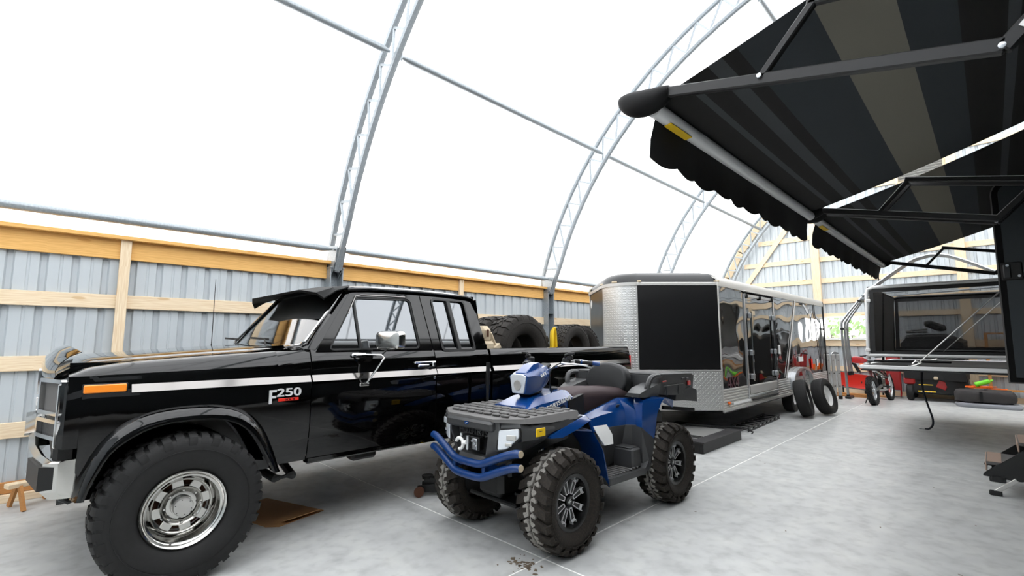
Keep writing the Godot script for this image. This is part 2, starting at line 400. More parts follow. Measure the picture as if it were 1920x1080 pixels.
func build_trusses() -> void:
	var zs := [6.17, 1.66, -2.85, -7.36, -11.87, -16.08]
	var labels := ["galvanized arch truss nearest the wide door behind the viewer", "galvanized arch truss just behind the viewer", "galvanized arch truss rising above the pickup cab", "galvanized arch truss above the tyres in the pickup bed", "galvanized arch truss above the black trailer roof", "galvanized arch truss against the far gable wall"]
	var a_lo := asin((2.74 - ARCH_Y) / R_OUT)
	var n := 46
	var chord := func(r: float, rad: float, ext: bool) -> MB:
		var path := []
		if ext:
			path.append(V(ARCH_X - 6.19, 2.40, 0))
		for k in n + 1:
			var a := lerpf(a_lo + (0.055 if ext else 0.0), PI - a_lo - (0.055 if ext else 0.0), float(k) / n)
			path.append(V(ARCH_X - cos(a) * r, ARCH_Y + sin(a) * r, 0))
		if ext:
			path.append(V(ARCH_X + 6.19, 2.40, 0))
		else:
			path.insert(0, V(ARCH_X - 6.42, 2.45, 0))
			path.append(V(ARCH_X + 6.42, 2.45, 0))
		return MB.new().tube(path, rad, 8)
	var outer: Mesh = chord.call(R_OUT, 0.046, false).mesh()
	var inner: Mesh = chord.call(R_IN, 0.046, true).mesh()
	var webs := []
	var m := 70
	for k in m:
		var a := lerpf(a_lo + 0.03, PI - a_lo - 0.03, float(k) / m)
		var b := lerpf(a_lo + 0.03, PI - a_lo - 0.03, float(k + 1) / m)
		var r0 := R_OUT - 0.03 if k % 2 == 0 else R_IN + 0.03
		var r1 := R_IN + 0.03 if k % 2 == 0 else R_OUT - 0.03
		if k % 2 == 0:
			b = lerpf(a, b, 0.35) 
		else:
			a = lerpf(lerpf(a_lo + 0.03, PI - a_lo - 0.03, float(k - 1) / m), a, 0.35)
		webs.append(MB.new().rod(V(ARCH_X - cos(a) * r0, ARCH_Y + sin(a) * r0, 0), V(ARCH_X - cos(b) * r1, ARCH_Y + sin(b) * r1, 0), 0.020, 6).mesh())
	for i in zs.size():
		var t := thing("arch_truss", labels[i], "truss", V(0, 0, zs[i]), Vector3.ZERO, "arch trusses of the roof")
		put("outer_chord", outer, M.galv, t)
		put("inner_chord", inner, M.galv, t)
		for w in webs:
			put("web_bar", w, M.galv, t)
		for s in [-1, 1]:
			var gp := MB.new()
			for e in [0.06, -0.06]:
				gp.prism([Vector2(-6.42, 2.455), Vector2(-6.45, 2.76), Vector2(-6.13, 2.72), Vector2(-6.25, 2.40), Vector2(-6.36, 2.30)], 0.008, T(V(0, 0, e)))
			gp.box(V(-6.2, 2.55, 0), V(0.012, 0.3, 0.1), 0.0, V(0, 0, -0.3))
			for e in [-0.07, 0.07]:
				gp.rod(V(-6.2, 2.68, e - 0.02), V(-6.2, 2.68, e + 0.02), 0.014, 6)
			put("gusset", gp.mesh(), M.galv, t, T(V(0, 0, 0)) if s < 0 else Transform3D(Basis.from_scale(V(-1, 1, 1)), V(2 * ARCH_X, 0, 0)))
	# purlin pipes between the trusses
	var spots := [[-6.30, 2.70, "galvanized eave pipe along the left wall", 0.044], [-4.90, 4.95, "galvanized roof pipe running along the arches, left side", 0.044], [-2.1, 6.65, "galvanized roof pipe near the top of the arches, left side", 0.038], [1.9, 6.65, "galvanized roof pipe near the top of the arches, right side", 0.038], [4.70, 4.95, "galvanized roof pipe running along the arches, right side", 0.038], [6.10, 2.70, "galvanized eave pipe along the right wall", 0.038]]
	for q in spots:
		var t := thing("purlin_pipe", q[2], "pipe", V(q[0], q[1], 0), Vector3.ZERO, "roof pipes")
		for k in zs.size() - 1:
			part("pipe_length", MB.new().tube([V(0, 0, zs[k] - 0.075), V(0, 0, zs[k] - 0.2), V(0, 0, zs[k + 1] + 0.2), V(0, 0, zs[k + 1] + 0.075)], [0.018, q[3], q[3], 0.018], 12), M.galv, t)
			part("end_bracket", MB.new().box(V(0, 0.0, zs[k] - 0.082), V(0.07, 0.07, 0.012)).rod(V(0, -0.05, zs[k] - 0.09), V(0, 0.05, zs[k] - 0.09), 0.01, 6), M.galv, t)
	# thin bracing wires
	for q in [[V(-4.9, 4.9, -11.87), V(-6.0, 2.75, -16.0)], [V(-4.9, 4.9, -16.0), V(-6.2, 2.75, -11.9)]]:
		part("bracing_wire", MB.new().rod(q[0] + V(0, 0, 11.87), q[1] + V(0, 0, 11.87), 0.004, 5), M.galv, get_node("arch_truss_004"))

# ---------------------------------------------------------------- wheels
func tire_mesh(R: float, W: float, rim: float, lugs: int, style: String) -> Dictionary:   # axis along y; outer face towards +y
	var h := W / 2
	var d := 0.018 if style in ["mud", "quad"] else 0.008
	if style == "quad": d = 0.026
	if style == "slick": d = 0.004
	var rc := R - d
	var prof := [Vector2(rim, h * 0.72), Vector2(rim + 0.012, h * 0.80), Vector2(lerpf(rim, rc, 0.25), h * 0.97), Vector2(lerpf(rim, rc, 0.5), h * 1.03), Vector2(lerpf(rim, rc, 0.75), h * 1.0), Vector2(lerpf(rim, rc, 0.9), h * 0.93), Vector2(rc - 0.008, h * 0.86), Vector2(rc, h * 0.74), Vector2(rc + 0.002, 0.0)]
	if style == "quad":
		prof = [Vector2(rim, h * 0.70), Vector2(rim + 0.015, h * 0.82), Vector2(lerpf(rim, rc, 0.3), h * 0.98), Vector2(lerpf(rim, rc, 0.55), h * 1.0), Vector2(lerpf(rim, rc, 0.75), h * 0.95), Vector2(lerpf(rim, rc, 0.9), h * 0.82), Vector2(rc - 0.004, h * 0.62), Vector2(rc, h * 0.4), Vector2(rc + 0.003, 0.0)]
	var full := prof.duplicate()
	for i in range(prof.size() - 2, -1, -1):
		full.append(Vector2(prof[i].x, -prof[i].y))
	full.append(Vector2(rim - 0.005, -h * 0.6))
	full.append(Vector2(rim - 0.005, h * 0.6))
	full.append(full[0])
	var b := MB.new().lathe(full, 56 if R > 0.3 else 40)
	# raised ring and ribs on the sidewall
	b.lathe([Vector2(lerpf(rim, rc, 0.62), h * 1.02), Vector2(lerpf(rim, rc, 0.62), h * 1.045), Vector2(lerpf(rim, rc, 0.645), h * 1.045), Vector2(lerpf(rim, rc, 0.65), h * 1.01)], 48)
	var tr := MB.new()
	var wn := MB.new()
	for k in lugs:
		for s in [-1, 1]:
			var a := TAU * (k + (0.5 if s > 0 else 0.0)) / lugs
			var w := TAU * R / lugs
			if style == "mud":        # truck: shoulder lug wrapping over the edge, and inner blocks
				var odd := 0.0 if k % 2 else 0.012
				tr.xf = Transform3D(Basis(Vector3.UP, -a), Vector3.ZERO)
				tr.loft([_lug(rc - 0.055, h * 0.99, w * 0.28, s), _lug(rc - 0.03, h * 1.0 - odd * 0.4, w * 0.31, s), _lug(rc + 0.002, h * 0.93 - odd, w * 0.31, s), _lug(R - 0.003, h * 0.78 - odd, w * 0.31, s), _lug(R, h * 0.42, w * 0.28, s), _lug(rc - 0.004, h * 0.40, w * 0.27, s)])
				tr.box(V(R - 0.008, s * h * 0.17, w * 0.12), V(0.018, h * 0.27, w * 0.62), 0.003, V(0.35 * s, 0, 0))
			elif style == "quad":
				tr.xf = Transform3D(Basis(Vector3.UP, -a), Vector3.ZERO)
				var q := w * 0.30
				tr.loft([_lug(lerpf(rim, R, 0.66), h * 0.98, q * 0.6, s), _lug(lerpf(rim, R, 0.72), h * 1.05, q * 0.7, s), _lug(lerpf(rim, R, 0.90), h * 0.95, q * 0.9, s), _lug(R - 0.012, h * 0.74, q * 1.05, s, w * 0.10), _lug(R, h * 0.46, q * 1.15, s, w * 0.30), _lug(R - 0.002, h * 0.16, q * 1.0, s, w * 0.45), _lug(rc - 0.004, h * 0.12, q * 0.9, s, w * 0.45)])
				var e: float = h * 0.21 * s          # worn dusty middle blocks; overhead sheen is put into their pale colour
				wn.xf = Transform3D(Basis(Vector3.UP, -a - w * 0.55 / R), Vector3.ZERO)
				var hexa := [Vector2(-w * 0.52, e - h * 0.05), Vector2(-w * 0.32, e + s * h * 0.17), Vector2(w * 0.24, e + s * h * 0.20), Vector2(w * 0.48, e + h * 0.05), Vector2(w * 0.32, e - s * h * 0.14), Vector2(-w * 0.32, e - s * h * 0.17)]
				wn.prism(hexa, d + 0.004, Transform3D(Basis(V(0, 0, 1), V(0, 1, 0), V(1, 0, 0)), V(rc - 0.003, 0, 0)), 0.004)
			elif style == "street":
				tr.xf = Transform3D(Basis(Vector3.UP, -a), Vector3.ZERO)
				tr.box(V(rc - 0.004, s * h * 0.80, 0), V(0.02, h * 0.26, w * 0.72), 0.003, V(0, 0, -0.5 * s))
				tr.box(V(R - 0.006, s * h * 0.48, w * 0.25), V(0.014, h * 0.30, w * 0.70), 0.002, V(0.3 * s, 0, 0))
				tr.box(V(R - 0.006, s * h * 0.14, w * 0.05), V(0.014, h * 0.22, w * 0.74), 0.002, V(-0.3 * s, 0, 0))
			elif style == "knob":
				tr.xf = Transform3D(Basis(Vector3.UP, -a), Vector3.ZERO)
				tr.box(V(R - 0.012, s * h * 0.78, 0), V(0.03, h * 0.36, w * 0.5), 0.003, V(0, 0, -0.35 * s))
				tr.box(V(R - 0.008, s * h * 0.25, w * 0.5), V(0.026, h * 0.34, w * 0.5), 0.003)
	tr.xf = Transform3D()
	if style == "slick":
		for y in [-0.62, -0.31, 0.0, 0.31, 0.62]:
			var r0 := R - (0.004 if absf(y) > 0.5 else 0.0)
			tr.lathe([Vector2(rc - 0.01, (y - 0.13) * h), Vector2(r0, (y - 0.12) * h), Vector2(r0, (y + 0.12) * h), Vector2(rc - 0.01, (y + 0.13) * h)], 48)
	return {"body": b.mesh(42), "tread": tr.mesh(30), "worn": wn.mesh(30) if wn.p.size() else null}

func _lug(r: float, y: float, half: float, s: int, shift := 0.0) -> PackedVector3Array:   # a row across a lug (thin ring of 4)
	return PackedVector3Array([V(r, y * s, -half + shift), V(r, y * s, half + shift), V(r - 0.02, y * s - 0.004 * s, half + shift), V(r - 0.02, y * s - 0.004 * s, -half + shift)])

func axis_x(at: Vector3, sgn := 1.0, spin := 0.0) -> Transform3D:      # turns a lathe's y axis into +x or -x
	return Transform3D(Basis(Vector3.BACK, -PI / 2 * sgn) * Basis(Vector3.UP, spin), at)

func truck_wheel(parent: Node, at: Vector3, sgn: float, t: Dictionary) -> void:
	var w := Node3D.new()
	w.name = "wheel"
	w.transform = axis_x(at, sgn, 0.2)
	parent.add_child(w, true)
	put("tire", t.body, M.rubber, w)
	put("tread", t.tread, M.rubber, w)
	var rim := MB.new().lathe([Vector2(0.19, -0.12), Vector2(0.205, -0.12), Vector2(0.222, -0.12), Vector2(0.222, -0.108), Vector2(0.19, -0.10), Vector2(0.185, 0.04), Vector2(0.205, 0.09), Vector2(0.208, 0.108), Vector2(0.222, 0.112), Vector2(0.226, 0.124), Vector2(0.219, 0.131), Vector2(0.210, 0.126), Vector2(0.203, 0.112), Vector2(0.197, 0.107), Vector2(0.189, 0.103), Vector2(0.178, 0.078), Vector2(0.166, 0.055), Vector2(0.160, 0.020), Vector2(0.157, 0.018), Vector2(0.150, 0.022), Vector2(0.150, 0.0), Vector2(0.19, -0.01), Vector2(0.19, -0.12)], 56)
	part("rim", rim, M.dull_chrome, w)
	var disc := MB.new()                        # eight-window steel centre
	disc.lathe([Vector2(0.082, 0.024), Vector2(0.098, 0.036), Vector2(0.104, 0.040), Vector2(0.112, 0.034), Vector2(0.114, 0.018), Vector2(0.10, 0.012), Vector2(0.085, 0.016), Vector2(0.060, 0.016), Vector2(0.058, 0.05), Vector2(0.052, 0.05), Vector2(0.05, 0.0), Vector2(0.12, 0.0), Vector2(0.12, 0.01)], 40)
	for k in 8:
		var a := TAU * k / 8
		disc.xf = Transform3D(Basis(Vector3.UP, a), Vector3.ZERO)
		disc.prism([Vector2(0.105, -0.032), Vector2(0.155, -0.030), Vector2(0.158, 0.030), Vector2(0.105, 0.032)], 0.012, Transform3D(Basis(Vector3.RIGHT, -PI / 2), V(0, 0.006, 0)), 0.003)
	disc.xf = Transform3D()
	part("wheel_disc", disc, M.dull_chrome, w)
	part("brake_drum", MB.new().lathe([Vector2(0, -0.06), Vector2(0.145, -0.06), Vector2(0.145, -0.02), Vector2(0, -0.02)], 32), M.rust, w)
	for k in 8:
		var a := TAU * k / 8 + 0.2
		part("lug_nut", MB.new().lathe([Vector2(0, 0.03), Vector2(0.011, 0.03), Vector2(0.011, 0.044), Vector2(0.006, 0.05), Vector2(0, 0.05)], 6, T(V(0.093 * cos(a), 0, 0.093 * sin(a)))), M.dull_chrome, w)
	var hub := MB.new().lathe([Vector2(0, 0.072), Vector2(0.034, 0.072), Vector2(0.040, 0.074), Vector2(0.050, 0.073), Vector2(0.053, 0.068), Vector2(0.053, 0.03), Vector2(0, 0.03)], 32)
	var ho := part("hub_cap", hub, M.alu_flat, w)
	var dots := MB.new()
	for k in 6:
		dots.lathe([Vector2(0, 0.072), Vector2(0.003, 0.072), Vector2(0.003, 0.0755), Vector2(0, 0.0755)], 8, T(V(0.044 * cos(k * TAU / 6), 0, 0.044 * sin(k * TAU / 6))))
	part("hub_bolts", dots, M.black, w)
	part("valve_stem", MB.new().rod(V(0.16, 0.07, 0.09), V(0.175, 0.115, 0.098), 0.006, 8), M.rubber_worn, w)

# ---------------------------------------------------------------- pickup truck
const BODY := [[0.55, 0.93], [0.60, 0.957], [0.70, 0.981], [0.85, 0.996], [1.0, 1.002], [1.10, 1.0], [1.135, 0.998], [1.16, 0.990], [1.20, 0.988], [1.25, 0.985], [1.30, 0.975], [1.34, 0.960], [1.37, 0.944], [1.40, 0.925]]

func body_x(y: float) -> float:
	for i in BODY.size() - 1:
		if y <= BODY[i + 1][0]:
			return lerpf(BODY[i][1], BODY[i + 1][1], clampf((y - BODY[i][0]) / (BODY[i + 1][0] - BODY[i][0]), 0.0, 1.0))
	return BODY[-1][1]

func table(t: Array, z: float) -> float:     # piecewise linear, keys falling with z
	if z >= t[0][0]: return t[0][1]
	for i in t.size() - 1:
		if z >= t[i + 1][0]:
			return lerpf(t[i][1], t[i + 1][1], (t[i][0] - z) / (t[i][0] - t[i + 1][0]))
	return t[-1][1]

func side_skin(zs: Array, lo: Callable, hi: float, extra: Callable) -> MB:   # outer body panel on the near side
	var rows := []
	var lv := [0.0, 0.12, 0.3, 0.5, 0.7, 0.86, 1.0]
	for z in zs:
		var row := []
		var l: float = lo.call(z)
		for t in lv:
			var y := lerpf(l, 1.10, t)
			row.append(V(body_x(y), y, z))
		for y in [1.135, 1.16, 1.20, 1.25, 1.30, 1.34, 1.37]:
			if y <= hi:
				row.append(V(body_x(y), y, z))
		row.append_array(extra.call(z))
		rows.append(row)
	return MB.new().sheet(rows, V(-0.014, 0, 0))

func mir(b: MB) -> MB:
	return MB.new().add(b, Transform3D(Basis.from_scale(V(-1, 1, 1)), Vector3.ZERO))

func frame2(outer: Array, inner: Array, depth: float, at: Transform3D, lip := 0.0) -> MB:   # flat frame between two loops with equal counts
	var b := MB.new()
	b.xf = at
	var st := b.p.size()
	var n := outer.size()
	for i in n:
		var j := (i + 1) % n
		var a: Vector2 = outer[i]
		var c: Vector2 = outer[j]
		var e: Vector2 = inner[i]
		var f: Vector2 = inner[j]
		b.quad(V(a.x, a.y, depth), V(c.x, c.y, depth), V(f.x, f.y, depth), V(e.x, e.y, depth))
		b.quad(V(a.x, a.y, 0), V(e.x, e.y, 0), V(f.x, f.y, 0), V(c.x, c.y, 0))
		b.quad(V(a.x, a.y, 0), V(c.x, c.y, 0), V(c.x, c.y, depth), V(a.x, a.y, depth))
		b.quad(V(e.x, e.y, 0), V(e.x, e.y, depth), V(f.x, f.y, depth), V(f.x, f.y, 0))
	b.fix(st)
	return b

func inset(poly: Array, d: float) -> Array:
	var out := []
	var n := poly.size()
	var area := 0.0
	for i in n:
		area += poly[i].cross(poly[(i + 1) % n])
	var s := 1.0 if area > 0 else -1.0
	for i in n:
		var a: Vector2 = (poly[i] - poly[(i - 1 + n) % n]).normalized()
		var b: Vector2 = (poly[(i + 1) % n] - poly[i]).normalized()
		var m := Vector2(-a.y, a.x) + Vector2(-b.y, b.x)
		out.append(poly[i] + m / maxf(0.4, m.length_squared()) * 2.0 * d * s)
	return out

func build_truck() -> void:
	var t := thing("pickup_truck", "black extended-cab pickup truck with chrome wheels and sun visor", "truck", V(-4.6, 0, 0))
	var arch_f := [[-0.20, 0.57], [-0.24, 0.66], [-0.33, 0.82], [-0.44, 0.91], [-0.56, 0.955], [-0.72, 0.97], [-0.88, 0.955], [-1.00, 0.91], [-1.10, 0.81], [-1.18, 0.68], [-1.24, 0.57]]
	var top_f := [[-0.14, 1.262], [-0.22, 1.298], [-0.42, 1.325], [-0.8, 1.35], [-1.2, 1.374], [-1.48, 1.392]]
	var low := func(z: float) -> float:
		if z > -0.205: return 0.86
		if z < -1.24: return 0.575
		return table(arch_f, z)
	var top := func(z: float) -> Array:
		var y := table(top_f, z)
		return [V(0.972, lerpf(1.25, y, 0.35), z), V(0.952, lerpf(1.25, y, 0.68), z), V(0.922, lerpf(1.25, y, 0.92), z), V(0.885, y, z), V(0.835, y - 0.004, z)]
	var zf := [-0.142, -0.17, -0.204, -0.206, -0.24, -0.28, -0.33, -0.38, -0.44, -0.5, -0.56, -0.64, -0.72, -0.80, -0.88, -0.94, -1.0, -1.05, -1.10, -1.14, -1.18, -1.21, -1.24, -1.242, -1.35, -1.474]
	var fender := side_skin(zf, low, 1.25, top)
	for s in 2:
		part("front_fender", fender if s == 0 else mir(fender), M.black_paint, t, 32)
	# fender nose beside the headlamp
	var nose := MB.new()
	nose.loft([PackedVector3Array([V(0.99, 0.86, -0.145), V(0.99, 1.2, -0.145), V(0.96, 1.25, -0.145), V(0.84, 1.262, -0.145), V(0.80, 1.2, -0.145), V(0.80, 0.86, -0.145)]), PackedVector3Array([V(0.965, 0.87, -0.112), V(0.965, 1.195, -0.112), V(0.94, 1.232, -0.112), V(0.84, 1.24, -0.112), V(0.82, 1.2, -0.112), V(0.82, 0.87, -0.112)])])
	# flares
	var fl := MB.new()
	var outer_a := [[-0.195, 0.58], [-0.215, 0.68], [-0.29, 0.86], [-0.40, 0.975], [-0.54, 1.03], [-0.72, 1.045], [-0.90, 1.03], [-1.04, 0.975], [-1.15, 0.86], [-1.23, 0.70], [-1.29, 0.55]]
	var inner_a := [[-0.25, 0.58], [-0.275, 0.665], [-0.345, 0.815], [-0.45, 0.90], [-0.565, 0.945], [-0.72, 0.958], [-0.875, 0.945], [-0.99, 0.90], [-1.09, 0.805], [-1.165, 0.675], [-1.225, 0.55]]
	var rings := []
	var oc := smooth(outer_a.map(func(q): return Vector2(q[0], q[1])), 3)
	var ic := smooth(inner_a.map(func(q): return Vector2(q[0], q[1])), 3)
	for i in oc.size():
		var o: Vector2 = oc[i]
		var n: Vector2 = ic[i]
		var m := o.lerp(n, 0.35)
		rings.append(PackedVector3Array([V(body_x(o.y) - 0.02, o.y, o.x), V(body_x(o.y) + 0.006, o.y, o.x), V(1.045, m.y, m.x), V(1.062, lerpf(o.y, n.y, 0.75), lerpf(o.x, n.x, 0.75)), V(1.06, n.y, n.x), V(1.03, n.y + 0.004, n.x), V(0.97, n.y + 0.006, n.x)]))
	fl.loft(rings)
	for s in 2:
		part("nose_panel", nose if s == 0 else mir(nose), M.black_paint, t)
		part("wheel_flare", fl if s == 0 else mir(fl), M.black_paint, t, 45)
	# hood: raised centre, rounded front
	var rows := []
	for z in [-0.085, -0.10, -0.15, -0.25, -0.5, -0.8, -1.1, -1.33, -1.40]:
		var y: float = table([[-0.085, 1.235], [-0.10, 1.262], [-0.15, 1.292], [-0.25, 1.314], [-0.42, 1.327], [-0.8, 1.353], [-1.2, 1.378], [-1.48, 1.396]], z)
		var row := []
		for x in [-0.832, -0.80, -0.74, -0.70, -0.66, -0.4, 0.0, 0.4, 0.66, 0.70, 0.74, 0.80, 0.832]:
			var ax := absf(x)
			var c := 0.0
			if ax < 0.72: c = 0.022 * clampf((0.72 - ax) / 0.05, 0, 1) + 0.018 * (1 - ax * ax / 0.5)
			row.append(V(x, y + c * clampf((-0.06 - z) / 0.2, 0.15, 1.0), z))
		rows.append(row)
	part("hood", MB.new().sheet(rows, V(0, -0.02, 0)), M.black_paint, t, 32)
	# cowl
	part("cowl", MB.new().box(V(0, 1.385, -1.435), V(1.70, 0.03, 0.075), 0.01).box(V(0, 1.36, -1.46), V(1.86, 0.06, 0.04)), M.black_satin, t)
	# bug deflector: curved smoky strip at the hood front
	var dr := []
	for i in 15:
		var x := lerpf(-0.80, 0.80, i / 14.0)
		var k := 1.0 - pow(absf(x) / 0.80, 4.0)
		var z0 := -0.10 + 0.05 * k
		var hk := 0.035 * k
		dr.append([V(x, 1.232, z0 + 0.008), V(x, 1.275 + hk * 0.2, z0 + 0.012), V(x * 0.995, 1.32 + hk * 0.5, z0 - 0.006), V(x * 0.985, 1.36 + hk, z0 - 0.045), V(x * 0.98, 1.385 + hk, z0 - 0.095)])
	part("bug_deflector", MB.new().sheet(dr, V(0, -0.004, -0.002)), M.tint_glass, t, 50, "smoky curved deflector")
	# grille and headlamp surrounds
	var gr := MB.new()
	gr.box(V(0, 1.06, -0.19), V(1.2, 0.34, 0.05))
	part("radiator", gr, M.black_metal, t)
	for k in 7:
		part("grille_bar", MB.new().box(V(0, 0.92 + 0.045 * k, -0.09), V(1.16, 0.012, 0.03), 0.003), M.dull_chrome, t)
	for k in 5:
		part("grille_bar", MB.new().box(V(-0.4 + 0.2 * k, 1.055, -0.085), V(0.012, 0.30, 0.03), 0.003), M.dull_chrome, t)
	for s in [1, -1]:
		var hp := [[Vector2(-0.17, 0.0), Vector2(0.17, 0.0), Vector2(0.17, 0.20), Vector2(-0.17, 0.20)], [Vector2(-0.17, -0.13), Vector2(0.15, -0.13), Vector2(0.17, -0.02), Vector2(-0.17, -0.02)]]
		var at := Transform3D(Basis(Vector3.UP, 0.25 * s), V(0.81 * s, 1.035, -0.108))
		var bez := MB.new()
		for q in hp:
			var o := rounded(q, 0.02, 3)
			bez.add(frame2(o, inset(o, 0.022), 0.035, at))
		part("headlamp_bezel", bez, M.chrome, t)
		part("headlamp", MB.new().add(MB.new().box(V(0, 0.10, 0.004), V(0.31, 0.17, 0.012), 0.004), at), M.plastic_grey, t)
		part("parking_lamp", MB.new().add(MB.new().box(V(0, -0.075, 0.004), V(0.29, 0.085, 0.012), 0.004), at), M.plastic, t)
		part("bezel_backing", MB.new().add(MB.new().box(V(0, 0.03, -0.025), V(0.35, 0.36, 0.03), 0.01), at), M.black_satin, t)
		part("corner_trim", MB.new().bar(V(0.962 * s, 0.87, -0.112), V(0.962 * s, 1.21, -0.112), 0.016, 0.016, Vector3.BACK, 0.004), M.chrome, t)
	part("front_valance", MB.new().box(V(0, 0.83, -0.16), V(1.9, 0.10, 0.10), 0.02).box(V(0, 0.72, -0.24), V(1.7, 0.14, 0.06), 0.02), M.black, t)
	# bumper
	var bp := []
	for q in [[-0.985, -0.20], [-0.985, -0.135], [-0.95, -0.075], [-0.7, -0.04], [-0.3, -0.015], [0.3, -0.015], [0.7, -0.04], [0.95, -0.075], [0.985, -0.135], [0.985, -0.20]]:
		var d: float = q[1]
		bp.append(PackedVector3Array([V(q[0], 0.80, d - 0.03), V(q[0], 0.79, d), V(q[0], 0.64, d), V(q[0] * 0.985, 0.595, d - 0.035), V(q[0] * 0.97, 0.60, d - 0.05), V(q[0] * 0.97, 0.78, d - 0.05)]))
	part("bumper", MB.new().loft(bp), M.dull_chrome, t, 30, "worn chrome bumper")
	for s in [-1, 1]:
		var pad := MB.new()
		pad.loft([PackedVector3Array([V(0.978 * s, 0.77, -0.125), V(0.978 * s, 0.655, -0.125), V(0.955 * s, 0.655, -0.13), V(0.955 * s, 0.77, -0.13)]), PackedVector3Array([V(0.957 * s, 0.775, -0.060), V(0.957 * s, 0.65, -0.060), V(0.93 * s, 0.65, -0.08), V(0.93 * s, 0.775, -0.08)]), PackedVector3Array([V(0.60 * s, 0.775, -0.018), V(0.60 * s, 0.65, -0.018), V(0.60 * s, 0.65, -0.04), V(0.60 * s, 0.775, -0.04)])])
		part("bumper_pad", pad, M.black, t, 30)
	var gu := MB.new()                         # raised chrome centre of the bumper
	gu.loft([PackedVector3Array([V(-0.98, 0.80, -0.19), V(-0.98, 0.80, -0.06), V(-0.98, 0.79, -0.06), V(-0.98, 0.79, -0.19)]), PackedVector3Array([V(-0.9, 0.90, -0.18), V(-0.9, 0.88, -0.02), V(-0.9, 0.79, -0.03), V(-0.9, 0.79, -0.19)]), PackedVector3Array([V(-0.6, 0.93, -0.16), V(-0.6, 0.91, 0.01), V(-0.6, 0.78, 0.0), V(-0.6, 0.78, -0.16)]), PackedVector3Array([V(-0.3, 0.80, -0.16), V(-0.3, 0.795, 0.01), V(-0.3, 0.78, 0.01), V(-0.3, 0.78, -0.16)])])
	part("bumper_horn", gu, M.dull_chrome, t, 40)
	# signal lamps on the fender, trim strip, badge
	for s in [1, -1]:
		var sl := MB.new().box(V(0.992 * s, 1.178, -0.302), V(0.02, 0.046, 0.19), 0.005)
		part("side_marker", sl, M.amber, t, 38, "amber side marker lamp")
		part("marker_rim", MB.new().box(V(0.986 * s, 1.178, -0.302), V(0.02, 0.056, 0.202), 0.004), M.black, t)
		for q in [[-0.42, -1.470], [-1.482, -2.612], [-2.62, -3.272], [-3.318, -5.88]]:
			var m := MB.new()
			m.loft([PackedVector3Array([V(1.014 * s, 1.148, q[0]), V(0.986 * s, 1.198, q[0]), V(0.97 * s, 1.198, q[0]), V(0.97 * s, 1.146, q[0])]), PackedVector3Array([V(1.014 * s, 1.148, q[1]), V(0.986 * s, 1.198, q[1]), V(0.97 * s, 1.198, q[1]), V(0.97 * s, 1.146, q[1])])])
			part("trim_strip", m, M.trim_strip, t, 38, "silver side stripe")
	var face := func(z: float, y: float) -> Transform3D:      # lettering on the near side, reading towards -z
		return Transform3D(Basis(V(0, 0, -1), V(0, 1, 0), V(1, 0, 0)), V(body_x(y) + 0.004, y, z))
	lettering("badge_letter", "F", 0.095, 0.008, M.badge, t, face.call(-1.205, 1.055), false, 0.9)
	lettering("badge_letters", "250", 0.056, 0.008, M.badge, t, face.call(-1.318, 1.082), false, 1.35)
	part("badge_plate", MB.new().box(V(1.004, 1.032, -1.315), V(0.008, 0.02, 0.14), 0.002), M.red_bright, t)
	lettering("badge_text", "XLT", 0.013, 0.002, M.chrome, t, face.call(-1.325, 1.032).translated(V(0.004, 0, 0)), false, 2.4)
	# doors, cab sides
	var tilt := func(y: float) -> float: return 0.948 - (y - 1.37) * 0.245
	var basis := Basis(V(0, 0, -1), V(-0.245, 1, 0), V(1, 0.245, 0).normalized())    # x of the plane runs back, y up the tilted side
	var up := Transform3D(basis, V(0.948, 1.37, 0))
	var door_lo := func(_z): return 0.585
	var none := func(z): return [V(0.938, 1.385, z)]
	var dz := [-1.481, -1.7, -1.9, -2.1, -2.3, -2.45, -2.606]
	var dskin := side_skin(dz, door_lo, 1.37, none)
	var cz := [-2.616, -2.8, -3.0, -3.2, -3.275]
	var cskin := side_skin(cz, door_lo, 1.37, none)
	var dwin := rounded([Vector2(1.615, 0.005), Vector2(2.475, 0.01), Vector2(2.415, 0.463), Vector2(1.872, 0.448)], 0.05, 4)
	var dout := rounded([Vector2(1.515, -0.01), Vector2(2.602, -0.01), Vector2(2.513, 0.512), Vector2(1.845, 0.507)], 0.012, 4)
	var qwin := rounded([Vector2(2.725, 0.0), Vector2(3.10, 0.0), Vector2(3.035, 0.467), Vector2(2.655, 0.465)], 0.035, 4)
	var qout := rounded([Vector2(2.612, -0.01), Vector2(3.275, -0.01), Vector2(3.165, 0.512), Vector2(2.522, 0.512)], 0.012, 4)
	var shift := up.translated_local(V(0, 0, -0.035))
	for s in 2:
		var f := func(b: MB) -> MB: return b if s == 0 else mir(b)
		var d := part("door", f.call(dskin), M.black_paint, t, 32)
		part("window_frame", f.call(frame2(dout, dwin, 0.036, shift)), M.black_paint, d, 30)
		part("window_seal", f.call(frame2(dwin, inset(dwin, 0.014), 0.03, shift)), M.black, d, 30)
		part("drip_trim", f.call(MB.new().tube([up * V(1.80, 0.30, 0.004), up * V(1.875, 0.452, 0.004), up * V(1.93, 0.466, 0.004), up * V(2.36, 0.474, 0.004)], 0.006, 6)), M.trim_strip, d)
		part("window_glass", f.call(MB.new().prism(dwin, 0.006, shift.translated_local(V(0, 0, 0.012)))), M.tint_glass, d, 30)
		part("vent_divider", f.call(MB.new().bar(up * V(1.895, 0.0, -0.01), up * V(1.862, 0.44, -0.01), 0.022, 0.016, V(0, 0, 1), 0.004)), M.black_satin, d)
		var hd := MB.new().box(V(0.995, 1.255, -2.49), V(0.018, 0.022, 0.23), 0.006).box(V(1.0, 1.228, -2.47), V(0.02, 0.028, 0.12), 0.008).box(V(1.004, 1.24, -2.575), V(0.026, 0.045, 0.035), 0.008)
